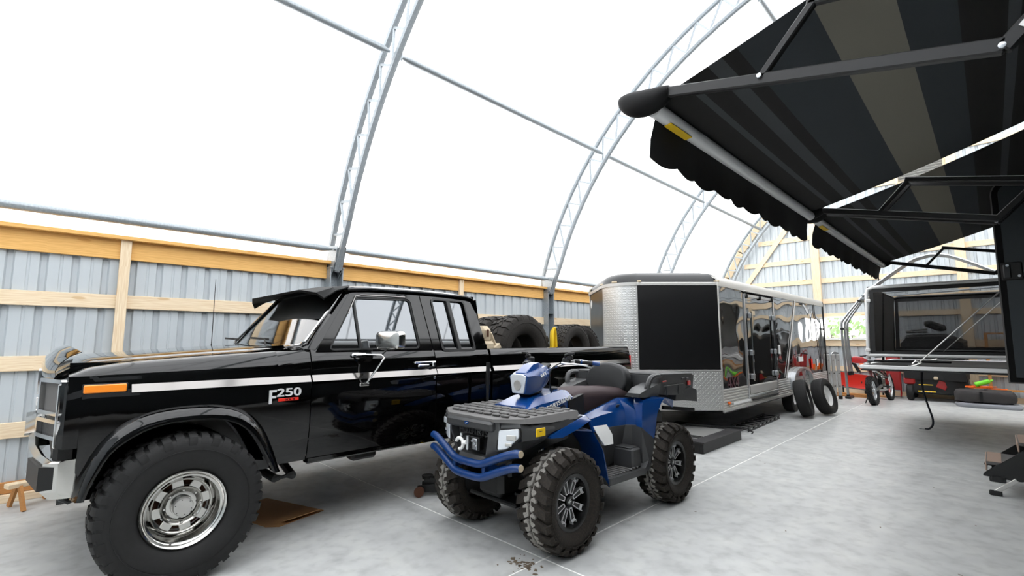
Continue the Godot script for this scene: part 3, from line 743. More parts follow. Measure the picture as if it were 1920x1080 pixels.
		part("door_handle", f.call(hd), M.chrome, d, 38, "chrome door handle")
		part("door_lock", f.call(MB.new().lathe([Vector2(0, 0), Vector2(0.012, 0), Vector2(0.012, 0.006), Vector2(0.007, 0.008), Vector2(0, 0.008)], 16, axis_x(V(0.998, 1.115, -2.59)))), M.chrome, d)
		# west-coast style mirror on a tube bracket
		part("mirror_bracket", f.call(MB.new().box(V(0.975, 1.335, -1.86), V(0.03, 0.03, 0.13), 0.01).tube([V(0.98, 1.335, -1.83), V(1.06, 1.338, -1.88), V(1.16, 1.336, -1.955), V(1.19, 1.32, -1.972), V(1.13, 1.22, -1.93), V(1.045, 1.118, -1.90), V(1.0, 1.108, -1.89)], 0.009, 8)), M.chrome, d)
		part("mirror_foot", f.call(MB.new().box(V(1.004, 1.10, -1.90), V(0.02, 0.026, 0.085), 0.006)), M.dull_chrome, d)
		part("mirror_post", f.call(MB.new().rod(V(1.15, 1.335, -1.96), V(1.14, 1.41, -2.05), 0.008, 8)), M.black, d)
		var mr := MB.new()
		var ax := Transform3D(Basis(Vector3.UP, 0.35).scaled(Vector3.ONE * 1.08), V(1.14, 1.452, -2.05))
		mr.loft([_pv(rrect(0.19, 0.105, 0.03, 4), 0.052, ax), _pv(rrect(0.22, 0.13, 0.035, 4), 0.044, ax), _pv(rrect(0.235, 0.142, 0.035, 4), 0.01, ax), _pv(rrect(0.235, 0.142, 0.035, 4), -0.02, ax), _pv(rrect(0.22, 0.13, 0.035, 4), -0.026, ax)])
		part("mirror_shell", f.call(mr), M.dull_chrome, d, 40, "worn chrome mirror housing")
		# cab quarter with two tall panes
		var c := part("cab_quarter", f.call(cskin), M.black_paint, t, 32)
		part("window_frame", f.call(frame2(qout, qwin, 0.036, shift)), M.black_paint, c, 30)
		part("window_molding", f.call(frame2(rounded([Vector2(2.705, -0.022), Vector2(3.122, -0.022), Vector2(3.05, 0.485), Vector2(2.635, 0.483)], 0.045, 4), qwin, 0.044, shift)), M.black_satin, c, 30)
		part("window_divider", f.call(MB.new().prism([Vector2(2.895, -0.005), Vector2(2.94, -0.005), Vector2(2.872, 0.47), Vector2(2.822, 0.47)], 0.044, shift, 0.006)), M.black_satin, c, 30)
		for q in [[Vector2(2.727, 0.0), Vector2(2.9, 0.0), Vector2(2.83, 0.465), Vector2(2.655, 0.465)], [Vector2(2.93, 0.0), Vector2(3.1, 0.0), Vector2(3.035, 0.465), Vector2(2.865, 0.465)]]:
			part("window_glass", f.call(MB.new().prism(rounded(q, 0.03, 3), 0.006, shift.translated_local(V(0, 0, 0.012)))), M.tint_glass, c, 30)
		# pillars and sill
		part("windshield_pillar", f.call(MB.new().loft([PackedVector3Array([V(0.945, 1.38, -1.52), V(0.935, 1.385, -1.455), V(0.875, 1.395, -1.43), V(0.86, 1.38, -1.50)]), PackedVector3Array([V(0.818, 1.885, -1.885), V(0.818, 1.885, -1.835), V(0.775, 1.89, -1.80), V(0.75, 1.87, -1.87)])])), M.black_paint, t, 30)
		part("windshield_trim", f.call(MB.new().tube([V(0.3, 1.398, -1.372), V(0.7, 1.405, -1.392), V(0.865, 1.42, -1.432), V(0.90, 1.445, -1.455), V(0.782, 1.87, -1.795)], 0.011, 6)), M.chrome, t)
		part("rocker", f.call(MB.new().box(V(0.91, 0.565, -2.38), V(0.07, 0.05, 1.79), 0.012)), M.black_paint, t)
		part("step_bracket", f.call(MB.new().box(V(0.84, 0.52, -1.98), V(0.12, 0.07, 0.22), 0.02)), M.black, t)
		part("roof_rail", f.call(MB.new().tube([V(0.85, 1.878, -1.80), V(0.845, 1.893, -2.0), V(0.842, 1.902, -2.5), V(0.84, 1.893, -3.08), V(0.83, 1.88, -3.15)], 0.013, 6)), M.black_satin, t)
	# roof
	rows = []
	for q in [[-1.80, -0.014], [-1.86, 0.004], [-2.0, 0.018], [-2.4, 0.028], [-2.8, 0.024], [-3.08, 0.008], [-3.16, -0.01], [-3.19, -0.06]]:
		var row := []
		for x in [-0.842, -0.80, -0.70, -0.4, 0.0, 0.4, 0.70, 0.80, 0.842]:
			row.append(V(x, 1.895 + q[1] + (0.03 if absf(x) < 0.1 else 0.027 if absf(x) < 0.5 else 0.017 if absf(x) < 0.75 else 0.006 if absf(x) < 0.82 else -0.01), q[0]))
		rows.append(row)
	part("roof", MB.new().sheet(rows, V(0, -0.03, 0)), M.black_paint, t, 35)
	# windshield and rear window
	rows = []
	for k in 7:
		var q := k / 6.0
		var row := []
		for i in 13:
			var u := lerpf(-1, 1, i / 12.0)
			row.append(V(u * lerpf(0.895, 0.785, q), lerpf(1.39, 1.878, q), lerpf(-1.43, -1.82, q) + 0.075 * (1 - u * u)))
		rows.append(row)
	part("windshield", MB.new().sheet(rows, V(0, -0.003, -0.004)), M.clear_glass, t, 60)
	part("visor_reflection", MB.new().sheet(rows.slice(3).map(func(r): return r.map(func(p): return p + V(0, -0.006, -0.008))), V(0, -0.002, -0.002)), M.black, t, 60, "black sheet behind the windshield top, painted as the visor reflection")  # dark visor reflection put in as a black sheet under the glass
	part("back_panel", MB.new().box(V(0, 1.0, -3.27), V(1.86, 0.82, 0.03)).box(V(0, 1.87, -3.19), V(1.6, 0.07, 0.03)).box(V(0.80, 1.62, -3.225), V(0.12, 0.5, 0.03), 0.0, V(0.19, 0, 0)).box(V(-0.80, 1.62, -3.225), V(0.12, 0.5, 0.03), 0.0, V(0.19, 0, 0)), M.black_paint, t)
	part("back_window", MB.new().box(V(0, 1.62, -3.225), V(1.5, 0.48, 0.008), 0.0, V(0.19, 0, 0)), M.tint_glass, t)
	# outside sun visor
	var vr := []
	for q in [[-0.86, -1.80, 1.895, -1.60, 1.79], [-0.80, -1.84, 1.915, -1.56, 1.835], [-0.60, -1.85, 1.925, -1.50, 1.868], [0.60, -1.85, 1.925, -1.50, 1.868], [0.80, -1.84, 1.915, -1.56, 1.835], [0.86, -1.80, 1.895, -1.60, 1.79]]:
		vr.append([V(q[0], q[2], q[1]), V(q[0], lerpf(q[2], q[4], 0.35), lerpf(q[1], q[3], 0.5)), V(q[0], q[4], q[3]), V(q[0] * 0.99, q[4] - 0.012, q[3] - 0.006)])
	part("sun_visor", MB.new().sheet(vr, V(0, -0.008, -0.004)), M.black_dull, t, 25, "outside sun visor over the windshield")
	# inside of the cab
	part("dashboard", MB.new().box(V(0, 1.27, -1.62), V(1.7, 0.2, 0.3), 0.05), M.plastic, t)
	var sw := []
	for k in 20:
		var a := TAU * k / 20
		sw.append(V(0.42 + 0.19 * cos(a), 1.34 + 0.17 * sin(a), -1.90 - 0.09 * sin(a)))
	part("steering_wheel", MB.new().tube(sw, 0.014, 6, true).rod(V(0.42, 1.34, -1.90), V(0.42, 1.26, -1.7), 0.02), M.black, t)
	for x in [0.42, -0.42]:
		part("seat", MB.new().box(V(x, 1.05, -2.25), V(0.6, 0.18, 0.5), 0.06).box(V(x, 1.35, -2.5), V(0.58, 0.6, 0.14), 0.05, V(-0.15, 0, 0)), M.cloth_dark, t)
	part("cab_floor", MB.new().box(V(0, 0.66, -2.35), V(1.84, 0.10, 1.85)), M.black, t)
	# wipers and antenna
	for q in [[0.34, -1.32, 0.18], [-0.42, -1.30, 0.1]]:
		var w := MB.new().box(V(q[0], 1.41, q[1] - 0.03), V(0.05, 0.035, 0.04), 0.01)
		w.tube([V(q[0], 1.42, q[1] - 0.03), V(q[0] - 0.12, 1.46, q[1] - 0.06), V(q[0] - 0.26, 1.475, q[1] - 0.07)], 0.006, 6)
		w.bar(V(q[0] - 0.05, 1.462, q[1] - 0.068), V(q[0] - 0.46, 1.475, q[1] - 0.055), 0.018, 0.008)
		part("wiper", w, M.black, t)
	part("antenna", MB.new().tube([V(-0.72, 1.39, -1.2), V(-0.72, 1.42, -1.2), V(-0.725, 2.05, -1.2)], [0.012, 0.004, 0.0025], 6), M.black_metal, t)
	# bed
	var bed_lo := func(z: float) -> float:
		var dd := absf(z + 4.66)
		return 0.62 if dd > 0.53 else maxf(0.62, 0.50 + sqrt(0.53 * 0.53 - dd * dd) * 0.86)
	var rail := func(z): return [V(0.962, 1.345, z), V(0.945, 1.368, z), V(0.915, 1.375, z), V(0.86, 1.372, z)]
	var bz := [-3.305]
	for k in 13:
		bz.append(-4.12 - 0.09 * k)
	bz.append_array([-5.5, -5.88, -5.93])
	var bskin := side_skin(bz, bed_lo, 1.30, rail)
	for s in 2:
		part("bed_side", bskin if s == 0 else mir(bskin), M.black_paint, t, 32)
		var sx := 1.0 if s == 0 else -1.0
		part("bed_inner_side", MB.new().box(V(0.85 * sx, 1.09, -4.62), V(0.03, 0.55, 2.62)), M.black_satin, t)
		part("tail_lamp", MB.new().box(V(0.955 * sx, 1.09, -5.935), V(0.075, 0.32, 0.04), 0.01), M.red_lens, t, 38, "red tail lamp")
		part("fender_liner", MB.new().box(V(0.80 * sx, 0.95, -4.66), V(0.03, 0.5, 1.2)), M.black_paint, t)
		part("fender_liner", MB.new().box(V(0.76 * sx, 0.92, -0.72), V(0.03, 0.8, 1.14)), M.black_paint, t)
	part("bed_floor", MB.new().box(V(0, 0.83, -4.62), V(1.74, 0.04, 2.62)).box(V(0, 1.09, -3.325), V(1.8, 0.55, 0.03)), M.black_satin, t)
	part("tailgate", MB.new().box(V(0, 1.1, -5.93), V(1.74, 0.52, 0.05), 0.012), M.black_paint, t)
	part("rear_bumper", MB.new().box(V(0, 0.66, -6.03), V(1.86, 0.17, 0.12), 0.02), M.dull_chrome, t)
	part("engine", MB.new().box(V(0, 0.85, -0.78), V(0.62, 0.5, 0.8), 0.04).box(V(0, 1.15, -0.75), V(0.5, 0.12, 0.6), 0.04), M.plastic_grey, t)
	part("firewall", MB.new().box(V(0, 0.98, -1.40), V(1.7, 0.72, 0.03)), M.black_paint, t)
	# chassis
	var ch := MB.new()
	for s in [-1, 1]:
		ch.box(V(0.43 * s, 0.60, -3.1), V(0.09, 0.16, 5.7), 0.01)
	for z in [-0.3, -1.6, -3.4, -5.4]:
		ch.box(V(0, 0.6, z), V(0.8, 0.1, 0.09), 0.01)
	part("chassis_frame", ch, M.black_metal, t)
	part("axle", MB.new().rod(V(-0.85, 0.44, -0.72), V(0.85, 0.44, -0.72), 0.05, 10).ball(V(0.2, 0.44, -0.72), V(0.16, 0.16, 0.16)), M.black_metal, t)
	part("axle", MB.new().rod(V(-0.85, 0.44, -4.66), V(0.85, 0.44, -4.66), 0.06, 10).ball(V(0, 0.44, -4.66), V(0.18, 0.18, 0.18)), M.black_metal, t)
	part("step_bar", MB.new().tube([V(0.55, 0.50, -1.25), V(0.86, 0.46, -1.3), V(0.86, 0.46, -1.42), V(0.5, 0.5, -1.46)], 0.03, 8), M.black_metal, t)
	part("tow_hook", MB.new().tube([V(0.80, 0.62, -0.30), V(0.82, 0.555, -0.24), V(0.82, 0.54, -0.20), V(0.82, 0.57, -0.16)], 0.016, 8), M.black_metal, t)
	var tm := tire_mesh(0.44, 0.30, 0.222, 40, "mud")
	truck_wheel(t, V(0.965, 0.44, -0.715), 1.0, tm)
	truck_wheel(t, V(-0.965, 0.44, -0.715), -1.0, tm)
	truck_wheel(t, V(0.965, 0.44, -4.66), 1.0, tm)
	truck_wheel(t, V(-0.965, 0.44, -4.66), -1.0, tm)

func _pv(poly: Array, z: float, at: Transform3D) -> PackedVector3Array:
	var out := PackedVector3Array()
	for q in poly:
		out.append(at * V(q.x, q.y, z))
	return out

# ---------------------------------------------------------------- quad bike
func sec(z: float, pts: Array) -> PackedVector3Array:
	var out := PackedVector3Array()
	for q in pts:
		out.append(V(q[0], q[1], z))
	return out

func quad_wheel(parent: Node, at: Vector3, sgn: float, t: Dictionary, spin: float) -> void:
	var w := Node3D.new()
	w.name = "wheel"
	w.transform = axis_x(at, sgn, spin)
	parent.add_child(w, true)
	put("tire", t.body, M.rubber_mud, w)
	put("tread", t.tread, M.rubber_mud, w)
	put("worn_sheen_tread", t.worn, M.tread_pale, w, Transform3D(), "worn dusty tread blocks with overhead sheen painted pale")
	part("rim", MB.new().lathe([Vector2(0.0, 0.02), Vector2(0.05, 0.02), Vector2(0.12, 0.008), Vector2(0.150, 0.0), Vector2(0.170, 0.035), Vector2(0.176, 0.088), Vector2(0.190, 0.094), Vector2(0.190, 0.10), Vector2(0.172, 0.10), Vector2(0.163, 0.095), Vector2(0.155, -0.03), Vector2(0.0, -0.03)], 48), M.black_satin, w)
	for k in 8:
		for e in [0]:
			var a: float = TAU * k / 8
			var at2 := Transform3D(Basis(Vector3.UP, a), Vector3.ZERO) * Transform3D(Basis(Vector3.RIGHT, -PI / 2) * Basis(Vector3.UP, 0.0), V(0, 0.03, 0))
			var o := [Vector2(0.05, -0.014), Vector2(0.138, -0.021), Vector2(0.138, 0.021), Vector2(0.05, 0.014)]
			part("spoke", MB.new().prism(o, 0.03, at2, 0.003), M.black_satin, w)
			part("spoke_edge", frame2(o, inset(o, 0.005), 0.032, at2), M.badge, w)
			var o2 := [Vector2(0.140, -0.020), Vector2(0.172, -0.022), Vector2(0.172, 0.022), Vector2(0.140, 0.020)]
			var at3 := at2.translated_local(V(0, 0, 0.012))
			part("spoke_edge", frame2(o2, inset(o2, 0.005), 0.030, at3), M.badge, w)
	part("hub_cap", MB.new().lathe([Vector2(0, 0.066), Vector2(0.028, 0.064), Vector2(0.034, 0.056), Vector2(0.036, 0.02), Vector2(0, 0.02)], 24), M.black_satin, w)
	lettering("hub_letters", "RC", 0.02, 0.003, M.white, w, Transform3D(Basis(V(1, 0, 0), V(0, 0, -1), V(0, 1, 0)), V(0, 0.068, 0)).rotated_local(V(0, 0, 1), spin + PI / 2))

func build_quad() -> void:
	var t := thing("quad_bike", "blue and black quad bike with winch, cargo box and backrest", "quad bike", V(-2.68, 0, -3.45))
	var nb := func() -> MB:
		var b := MB.new()
		b.xf = Transform3D(Basis(), V(0, 0, 3.45))
		return b
	var O := Transform3D(Basis(), V(0, 0, 3.45))
	# frame and engine block
	part("engine", nb.call().box(V(0, 0.55, -3.5), V(0.36, 0.42, 0.95), 0.05).box(V(0, 0.60, -2.75), V(0.30, 0.34, 0.55), 0.04).box(V(0, 0.62, -4.3), V(0.5, 0.3, 0.6), 0.04).box(V(0, 0.42, -2.62), V(0.26, 0.2, 0.4), 0.04), M.black, t)
	part("skid_plate", nb.call().box(V(0, 0.30, -3.4), V(0.5, 0.03, 1.9), 0.01), M.black, t)
	for s in [-1, 1]:
		for z in [-2.70, -4.22]:
			part("suspension_arm", nb.call().tube([V(0.12 * s, 0.33, z + 0.12), V(0.36 * s, 0.31, z)], 0.018).tube([V(0.12 * s, 0.33, z - 0.12), V(0.36 * s, 0.31, z)], 0.018).tube([V(0.12 * s, 0.47, z + 0.08), V(0.36 * s, 0.42, z)], 0.016).rod(V(0.1 * s, 0.345, z), V(0.42 * s, 0.345, z), 0.022), M.black_metal, t)
			part("shock_absorber", nb.call().rod(V(0.30 * s, 0.42, z - 0.02), V(0.22 * s, 0.62, z - 0.05), 0.026, 10).rod(V(0.22 * s, 0.62, z - 0.05), V(0.19 * s, 0.78, z - 0.07), 0.014), M.black_metal, t)
			part("shock_rod", nb.call().rod(V(0.246 * s, 0.565, z - 0.035), V(0.205 * s, 0.70, z - 0.06), 0.03, 10), M.chrome, t)
	# front fascia: centre section and two lamp cheeks, stepping back towards the sides
	var fa: MB = nb.call()
	fa.loft([sec(-2.98, [[-0.30, 0.70], [0.30, 0.70], [0.33, 0.90], [-0.33, 0.90]]), sec(-2.42, [[-0.22, 0.60], [0.22, 0.60], [0.27, 0.895], [-0.27, 0.895]]), sec(-2.33, [[-0.20, 0.59], [0.20, 0.59], [0.26, 0.89], [-0.26, 0.89]])])
	part("front_body", fa, M.plastic, t)
	for s in [-1, 1]:
		var pv: MB = nb.call()              # upright beside the grille opening
		pv.loft([PackedVector3Array([V(0.21 * s, 0.905, -2.24), V(0.275 * s, 0.90, -2.27), V(0.275 * s, 0.90, -2.36), V(0.21 * s, 0.905, -2.36)]), PackedVector3Array([V(0.20 * s, 0.80, -2.235), V(0.29 * s, 0.79, -2.28), V(0.29 * s, 0.79, -2.36), V(0.20 * s, 0.80, -2.36)]), PackedVector3Array([V(0.13 * s, 0.615, -2.27), V(0.23 * s, 0.63, -2.31), V(0.23 * s, 0.63, -2.37), V(0.13 * s, 0.615, -2.37)])])
		part("grille_cheek", pv, M.plastic, t, 20)
		var ck: MB = nb.call()              # lamp cheek
		ck.loft([PackedVector3Array([V(0.26 * s, 0.915, -2.29), V(0.40 * s, 0.905, -2.34), V(0.455 * s, 0.875, -2.46), V(0.455 * s, 0.875, -2.62), V(0.26 * s, 0.915, -2.62)]), PackedVector3Array([V(0.27 * s, 0.86, -2.275), V(0.42 * s, 0.865, -2.335), V(0.475 * s, 0.84, -2.46), V(0.475 * s, 0.84, -2.62), V(0.27 * s, 0.86, -2.62)]), PackedVector3Array([V(0.25 * s, 0.73, -2.29), V(0.40 * s, 0.775, -2.36), V(0.455 * s, 0.785, -2.47), V(0.455 * s, 0.785, -2.60), V(0.25 * s, 0.73, -2.60)]), PackedVector3Array([V(0.20 * s, 0.64, -2.34), V(0.34 * s, 0.71, -2.42), V(0.38 * s, 0.74, -2.50), V(0.36 * s, 0.74, -2.58), V(0.20 * s, 0.64, -2.58)])])
		part("lamp_cheek", ck, M.plastic, t, 20)
		var at := Transform3D(Basis(V(0.92 * s, 0.02, -0.36).normalized(), V(0, 1, 0), V(0.36 * s, 0.10, 0.92).normalized()) if s > 0 else Basis(V(0.92, 0, 0.36).normalized(), V(0, 1, 0), V(-0.36, 0.10, 0.92).normalized()), V(0.335 * s, 0.80, -2.312 + 3.45))
		var lp := [Vector2(-0.075, 0.045), Vector2(0.075, 0.062), Vector2(0.075, 0.005), Vector2(-0.015, -0.075), Vector2(-0.085, -0.088)]
		if s < 0:
			lp = lp.map(func(q): return Vector2(-q.x, q.y))
		part("headlamp_rim", MB.new().prism(rounded(inset(lp, -0.012 if s > 0 else -0.012), 0.015, 3), 0.018, at.translated_local(V(0, 0, -0.004)), 0.004), M.black, t)
		part("headlamp", MB.new().prism(rounded(lp, 0.015, 3), 0.022, at.translated_local(V(0, 0, -0.001)), 0.005), M.lens, t, 30, "clear headlamp")
		part("lamp_insert", MB.new().add(MB.new().box(V(0.02 * s, 0.0, 0.024), V(0.07, 0.035, 0.004), 0.002).box(V(0.0, -0.045, 0.024), V(0.05, 0.02, 0.004), 0.002), at), M.dull_chrome, t)
		part("side_reflector", nb.call().box(V(0.468 * s, 0.832, -2.475), V(0.012, 0.055, 0.085), 0.003, V(0, -0.05 * s, 0)), M.yellow, t, 38, "yellow side reflector")
		# black fender edge under the rack
		var fe: MB = nb.call()
		fe.loft([sec(-2.46, [[0.30 * s, 0.90], [0.455 * s, 0.878], [0.47 * s, 0.80], [0.32 * s, 0.80]]), sec(-2.75, [[0.30 * s, 0.905], [0.465 * s, 0.885], [0.475 * s, 0.84], [0.32 * s, 0.84]]), sec(-2.98, [[0.28 * s, 0.90], [0.44 * s, 0.885], [0.45 * s, 0.855], [0.30 * s, 0.855]])])
		part("fender_edge", fe, M.plastic, t, 25)
	part("grille_top", nb.call().box(V(0, 0.87, -2.275), V(0.50, 0.07, 0.12), 0.015, V(0.12, 0, 0)), M.plastic, t)
	part("grille_recess", nb.call().box(V(0, 0.745, -2.325), V(0.40, 0.20, 0.04), 0.01), M.plastic, t)
	part("chin", nb.call().box(V(0, 0.615, -2.29), V(0.28, 0.07, 0.10), 0.02, V(-0.5, 0, 0)), M.plastic, t)
	lettering("grille_letters", "POLARIS", 0.050, 0.01, M.plastic, t, Transform3D(Basis(), V(0.0, 0.808, -2.278 + 3.45)), false, 1.15)
	part("emblem", nb.call().prism([Vector2(-0.022, 0.008), Vector2(0.006, 0.012), Vector2(0.024, 0.002), Vector2(0.004, -0.012), Vector2(-0.02, -0.008)], 0.004, T(V(0.0, 0.872, -2.214), V(-7, 0, 0))), M.blue, t)
	part("emblem_star", nb.call().box(V(0, 0.872, -2.208), V(0.02, 0.004, 0.003), 0.0, V(0, 0, 0.3)), M.white, t)
	# winch
	var wi := part("winch", nb.call().box(V(0.05, 0.735, -2.245), V(0.15, 0.085, 0.05), 0.006).box(V(0.02, 0.775, -2.25), V(0.2, 0.012, 0.06), 0.003), M.black_satin, t)
	part("fairlead", nb.call().rod(V(0.015, 0.69, -2.21), V(0.015, 0.785, -2.21), 0.012, 10).rod(V(-0.055, 0.775, -2.21), V(-0.055, 0.795, -2.21), 0.011, 8).box(V(0.085, 0.735, -2.217), V(0.05, 0.075, 0.008), 0.003), M.alu, wi)
	var hk := []
	for k in 13:
		var a := -0.6 + TAU * 0.72 * k / 12.0
		hk.append(V(-0.055 - 0.038 * cos(a + 0.9), 0.725 + 0.038 * sin(a + 0.9), -2.195))
	part("hook", nb.call().tube(hk, 0.012, 8).rod(V(-0.02, 0.735, -2.195), V(0.015, 0.74, -2.20), 0.014), M.white, wi, 38, "white tow hook")
	for q in [[0.06, 0.755], [0.1, 0.755], [0.1, 0.72], [0.075, 0.735]]:
		part("bolt", nb.call().lathe([Vector2(0, 0), Vector2(0.008, 0), Vector2(0.008, 0.008), Vector2(0, 0.01)], 8, Transform3D(Basis(Vector3.RIGHT, PI / 2), V(q[0], q[1], -2.215))), M.alu, wi)
	# blue bumper bars
	for q in [[0.0, "upper"], [-0.088, "lower"]]:
		var dy: float = q[0]
		var pts := [V(-0.475, 0.720 + dy, -2.27), V(-0.43, 0.716 + dy, -2.262), V(-0.335, 0.685 + dy, -2.25), V(-0.18, 0.622 + dy, -2.232), V(-0.12, 0.606 + dy, -2.226), V(0.0, 0.603 + dy, -2.222), V(0.12, 0.606 + dy, -2.226), V(0.18, 0.622 + dy, -2.232), V(0.335, 0.685 + dy, -2.25), V(0.43, 0.716 + dy, -2.262), V(0.475, 0.720 + dy, -2.27)]
		part("bumper_bar", nb.call().tube(smooth(pts, 3), 0.027, 12), M.blue_bar, t)
		for s in [-1, 1]:
			part("bar_plug", nb.call().lathe([Vector2(0, 0), Vector2(0.0245, 0), Vector2(0.023, 0.006), Vector2(0, 0.007)], 14, axis_x(V(0.476 * s, 0.720 + dy, -2.27), s)), M.beige, t)
	for x in [-0.16, 0.16]:
		part("bar_link", nb.call().box(V(x, 0.575, -2.235), V(0.03, 0.1, 0.02), 0.004).bar(V(x, 0.57, -2.24), V(x * 0.9, 0.56, -2.45), 0.05, 0.02), M.blue_bar, t)
	# rack with slotted deck
	part("rack_deck", nb.call().loft([sec(-2.24, [[-0.25, 0.898], [0.25, 0.898], [0.25, 0.918], [-0.25, 0.918]]), sec(-2.36, [[-0.44, 0.895], [0.44, 0.895], [0.42, 0.925], [-0.42, 0.925]]), sec(-2.55, [[-0.47, 0.885], [0.47, 0.885], [0.44, 0.93], [-0.44, 0.93]]), sec(-2.90, [[-0.46, 0.875], [0.46, 0.875], [0.43, 0.93], [-0.43, 0.93]]), sec(-3.0, [[-0.40, 0.875], [0.40, 0.875], [0.38, 0.915], [-0.38, 0.915]])]), M.plastic_grey, t, 25)
	for r in 7:
		for c in 9:
			var x := -0.36 + 0.09 * c
			var z := -2.33 - 0.092 * r
			if r == 0 and absf(x) > 0.3: continue
			if r in [4, 5, 6] and absf(x) < 0.15: continue
			part("rack_rib", nb.call().box(V(x, 0.934, z), V(0.076, 0.018, 0.05 if r % 2 else 0.026), 0.006), M.plastic_grey, t)
	# blue front fenders
	for s in [-1, 1]:
		var ff: MB = nb.call()
		ff.loft([sec(-2.56, [[0.36 * s, 0.80], [0.485 * s, 0.792], [0.488 * s, 0.780], [0.36 * s, 0.78]]), sec(-2.68, [[0.30 * s, 0.84], [0.478 * s, 0.828], [0.495 * s, 0.772], [0.30 * s, 0.77]]), sec(-2.88, [[0.28 * s, 0.875], [0.47 * s, 0.868], [0.498 * s, 0.815], [0.28 * s, 0.80]]), sec(-3.01, [[0.27 * s, 0.89], [0.45 * s, 0.884], [0.49 * s, 0.85], [0.27 * s, 0.82]]), sec(-3.07, [[0.26 * s, 0.87], [0.43 * s, 0.86], [0.46 * s, 0.84], [0.26 * s, 0.80]])])
		part("front_fender", ff, M.blue, t, 28)
		# inner fender, sweeping down behind the front wheel
		var fi: MB = nb.call()
		fi.sheet([[V(0.20 * s, 0.82, -2.62), V(0.20 * s, 0.83, -2.85), V(0.22 * s, 0.80, -3.05), V(0.24 * s, 0.62, -3.20), V(0.25 * s, 0.38, -3.27)], [V(0.36 * s, 0.80, -2.62), V(0.37 * s, 0.81, -2.85), V(0.40 * s, 0.78, -3.05), V(0.44 * s, 0.62, -3.165), V(0.46 * s, 0.34, -3.235)], [V(0.40 * s, 0.79, -2.62), V(0.42 * s, 0.80, -2.85), V(0.47 * s, 0.77, -3.06), V(0.50 * s, 0.62, -3.15), V(0.505 * s, 0.33, -3.225)]], V(0, -0.012, -0.012))
		part("inner_fender", fi, M.blue, t, 40)
	# centre cowl / tank cover
	var tk: MB = nb.call()
	tk.loft([sec(-2.64, [[-0.20, 0.90], [0.20, 0.90], [0.19, 0.935], [0.15, 0.95], [-0.15, 0.95], [-0.19, 0.935]]), sec(-2.80, [[-0.20, 0.88], [0.20, 0.88], [0.18, 0.96], [0.12, 1.005], [-0.12, 1.005], [-0.18, 0.96]]), sec(-2.95, [[-0.20, 0.86], [0.20, 0.86], [0.185, 0.975], [0.12, 1.02], [-0.12, 1.02], [-0.185, 0.975]]), sec(-3.12, [[-0.19, 0.84], [0.19, 0.84], [0.19, 0.985], [0.12, 1.045], [-0.12, 1.045], [-0.19, 0.985]]), sec(-3.20, [[-0.18, 0.84], [0.18, 0.84], [0.18, 0.985], [0.11, 1.035], [-0.11, 1.035], [-0.18, 0.985]])])
	part("tank_cover", tk, M.blue, t, 28)
	part("knee_panel", nb.call().loft([sec(-3.12, [[-0.205, 0.80], [0.205, 0.80], [0.198, 0.96], [-0.198, 0.96]]), sec(-3.34, [[-0.20, 0.78], [0.20, 0.78], [0.185, 1.0], [-0.185, 1.0]])]), M.black, t)
	var tf := Transform3D(Basis(V(0, 0.22, -1).normalized(), V(-0.12, 1, 0.22).normalized(), V(1, 0.12, 0).normalized()), V(0.199, 0.953, -2.985 + 3.45))
	lettering("side_letters", "SPORTSMAN", 0.033, 0.003, M.white, t, tf, false, 1.25)
	lettering("side_letters", "500", 0.046, 0.003, M.black, t, tf.translated_local(V(0.02, -0.055, -0.001)), false, 1.1)
	part("side_badge", nb.call().box(V(0.204, 0.90, -3.045), V(0.004, 0.03, 0.03), 0.001), M.rust, t)
	# headlight pod
	var pc := Transform3D(Basis(Vector3.UP, 0.0), V(0, 0, 0))
	var pd: MB = nb.call()
	pd.loft([sec(-2.74, [[-0.070, 1.035], [0.070, 1.035], [0.100, 1.17], [0.07, 1.185], [-0.07, 1.185], [-0.100, 1.17]]), sec(-2.79, [[-0.080, 1.028], [0.080, 1.028], [0.118, 1.175], [0.085, 1.20], [-0.085, 1.20], [-0.118, 1.175]]), sec(-2.90, [[-0.085, 1.05], [0.085, 1.05], [0.125, 1.165], [0.09, 1.225], [-0.09, 1.225], [-0.125, 1.165]]), sec(-2.98, [[-0.08, 1.09], [0.08, 1.09], [0.115, 1.165], [0.08, 1.245], [-0.08, 1.245], [-0.115, 1.165]]), sec(-3.04, [[-0.06, 1.13], [0.06, 1.13], [0.08, 1.17], [0.05, 1.225], [-0.05, 1.225], [-0.08, 1.17]])])
	var pod := part("headlight_pod", pd, M.blue, t, 25)
	part("pod_cap", nb.call().loft([sec(-2.76, [[-0.06, 1.188], [0.06, 1.188], [0.05, 1.196], [-0.05, 1.196]]), sec(-2.86, [[-0.07, 1.20], [0.07, 1.20], [0.05, 1.26], [-0.05, 1.26]]), sec(-2.93, [[-0.07, 1.21], [0.07, 1.21], [0.045, 1.272], [-0.045, 1.272]]), sec(-3.02, [[-0.05, 1.21], [0.05, 1.21], [0.03, 1.24], [-0.03, 1.24]])]), M.blue, pod, 28)
	part("lens", nb.call().prism(rounded([Vector2(-0.062, -0.072), Vector2(0.062, -0.072), Vector2(0.088, 0.062), Vector2(0.05, 0.078), Vector2(-0.05, 0.078), Vector2(-0.088, 0.062)], 0.012, 3), 0.014, T(V(0, 1.108, -2.742)), 0.004), M.lens, pod, 30, "clear headlamp lens")
	part("lamp_bowl", nb.call().lathe([Vector2(0, 0.0), Vector2(0.034, 0.0), Vector2(0.04, 0.004), Vector2(0.036, 0.005), Vector2(0.02, 0.003), Vector2(0, 0.003)], 20, Transform3D(Basis(Vector3.RIGHT, PI / 2), V(0.0, 1.10, -2.7285))), M.alu_flat, pod)
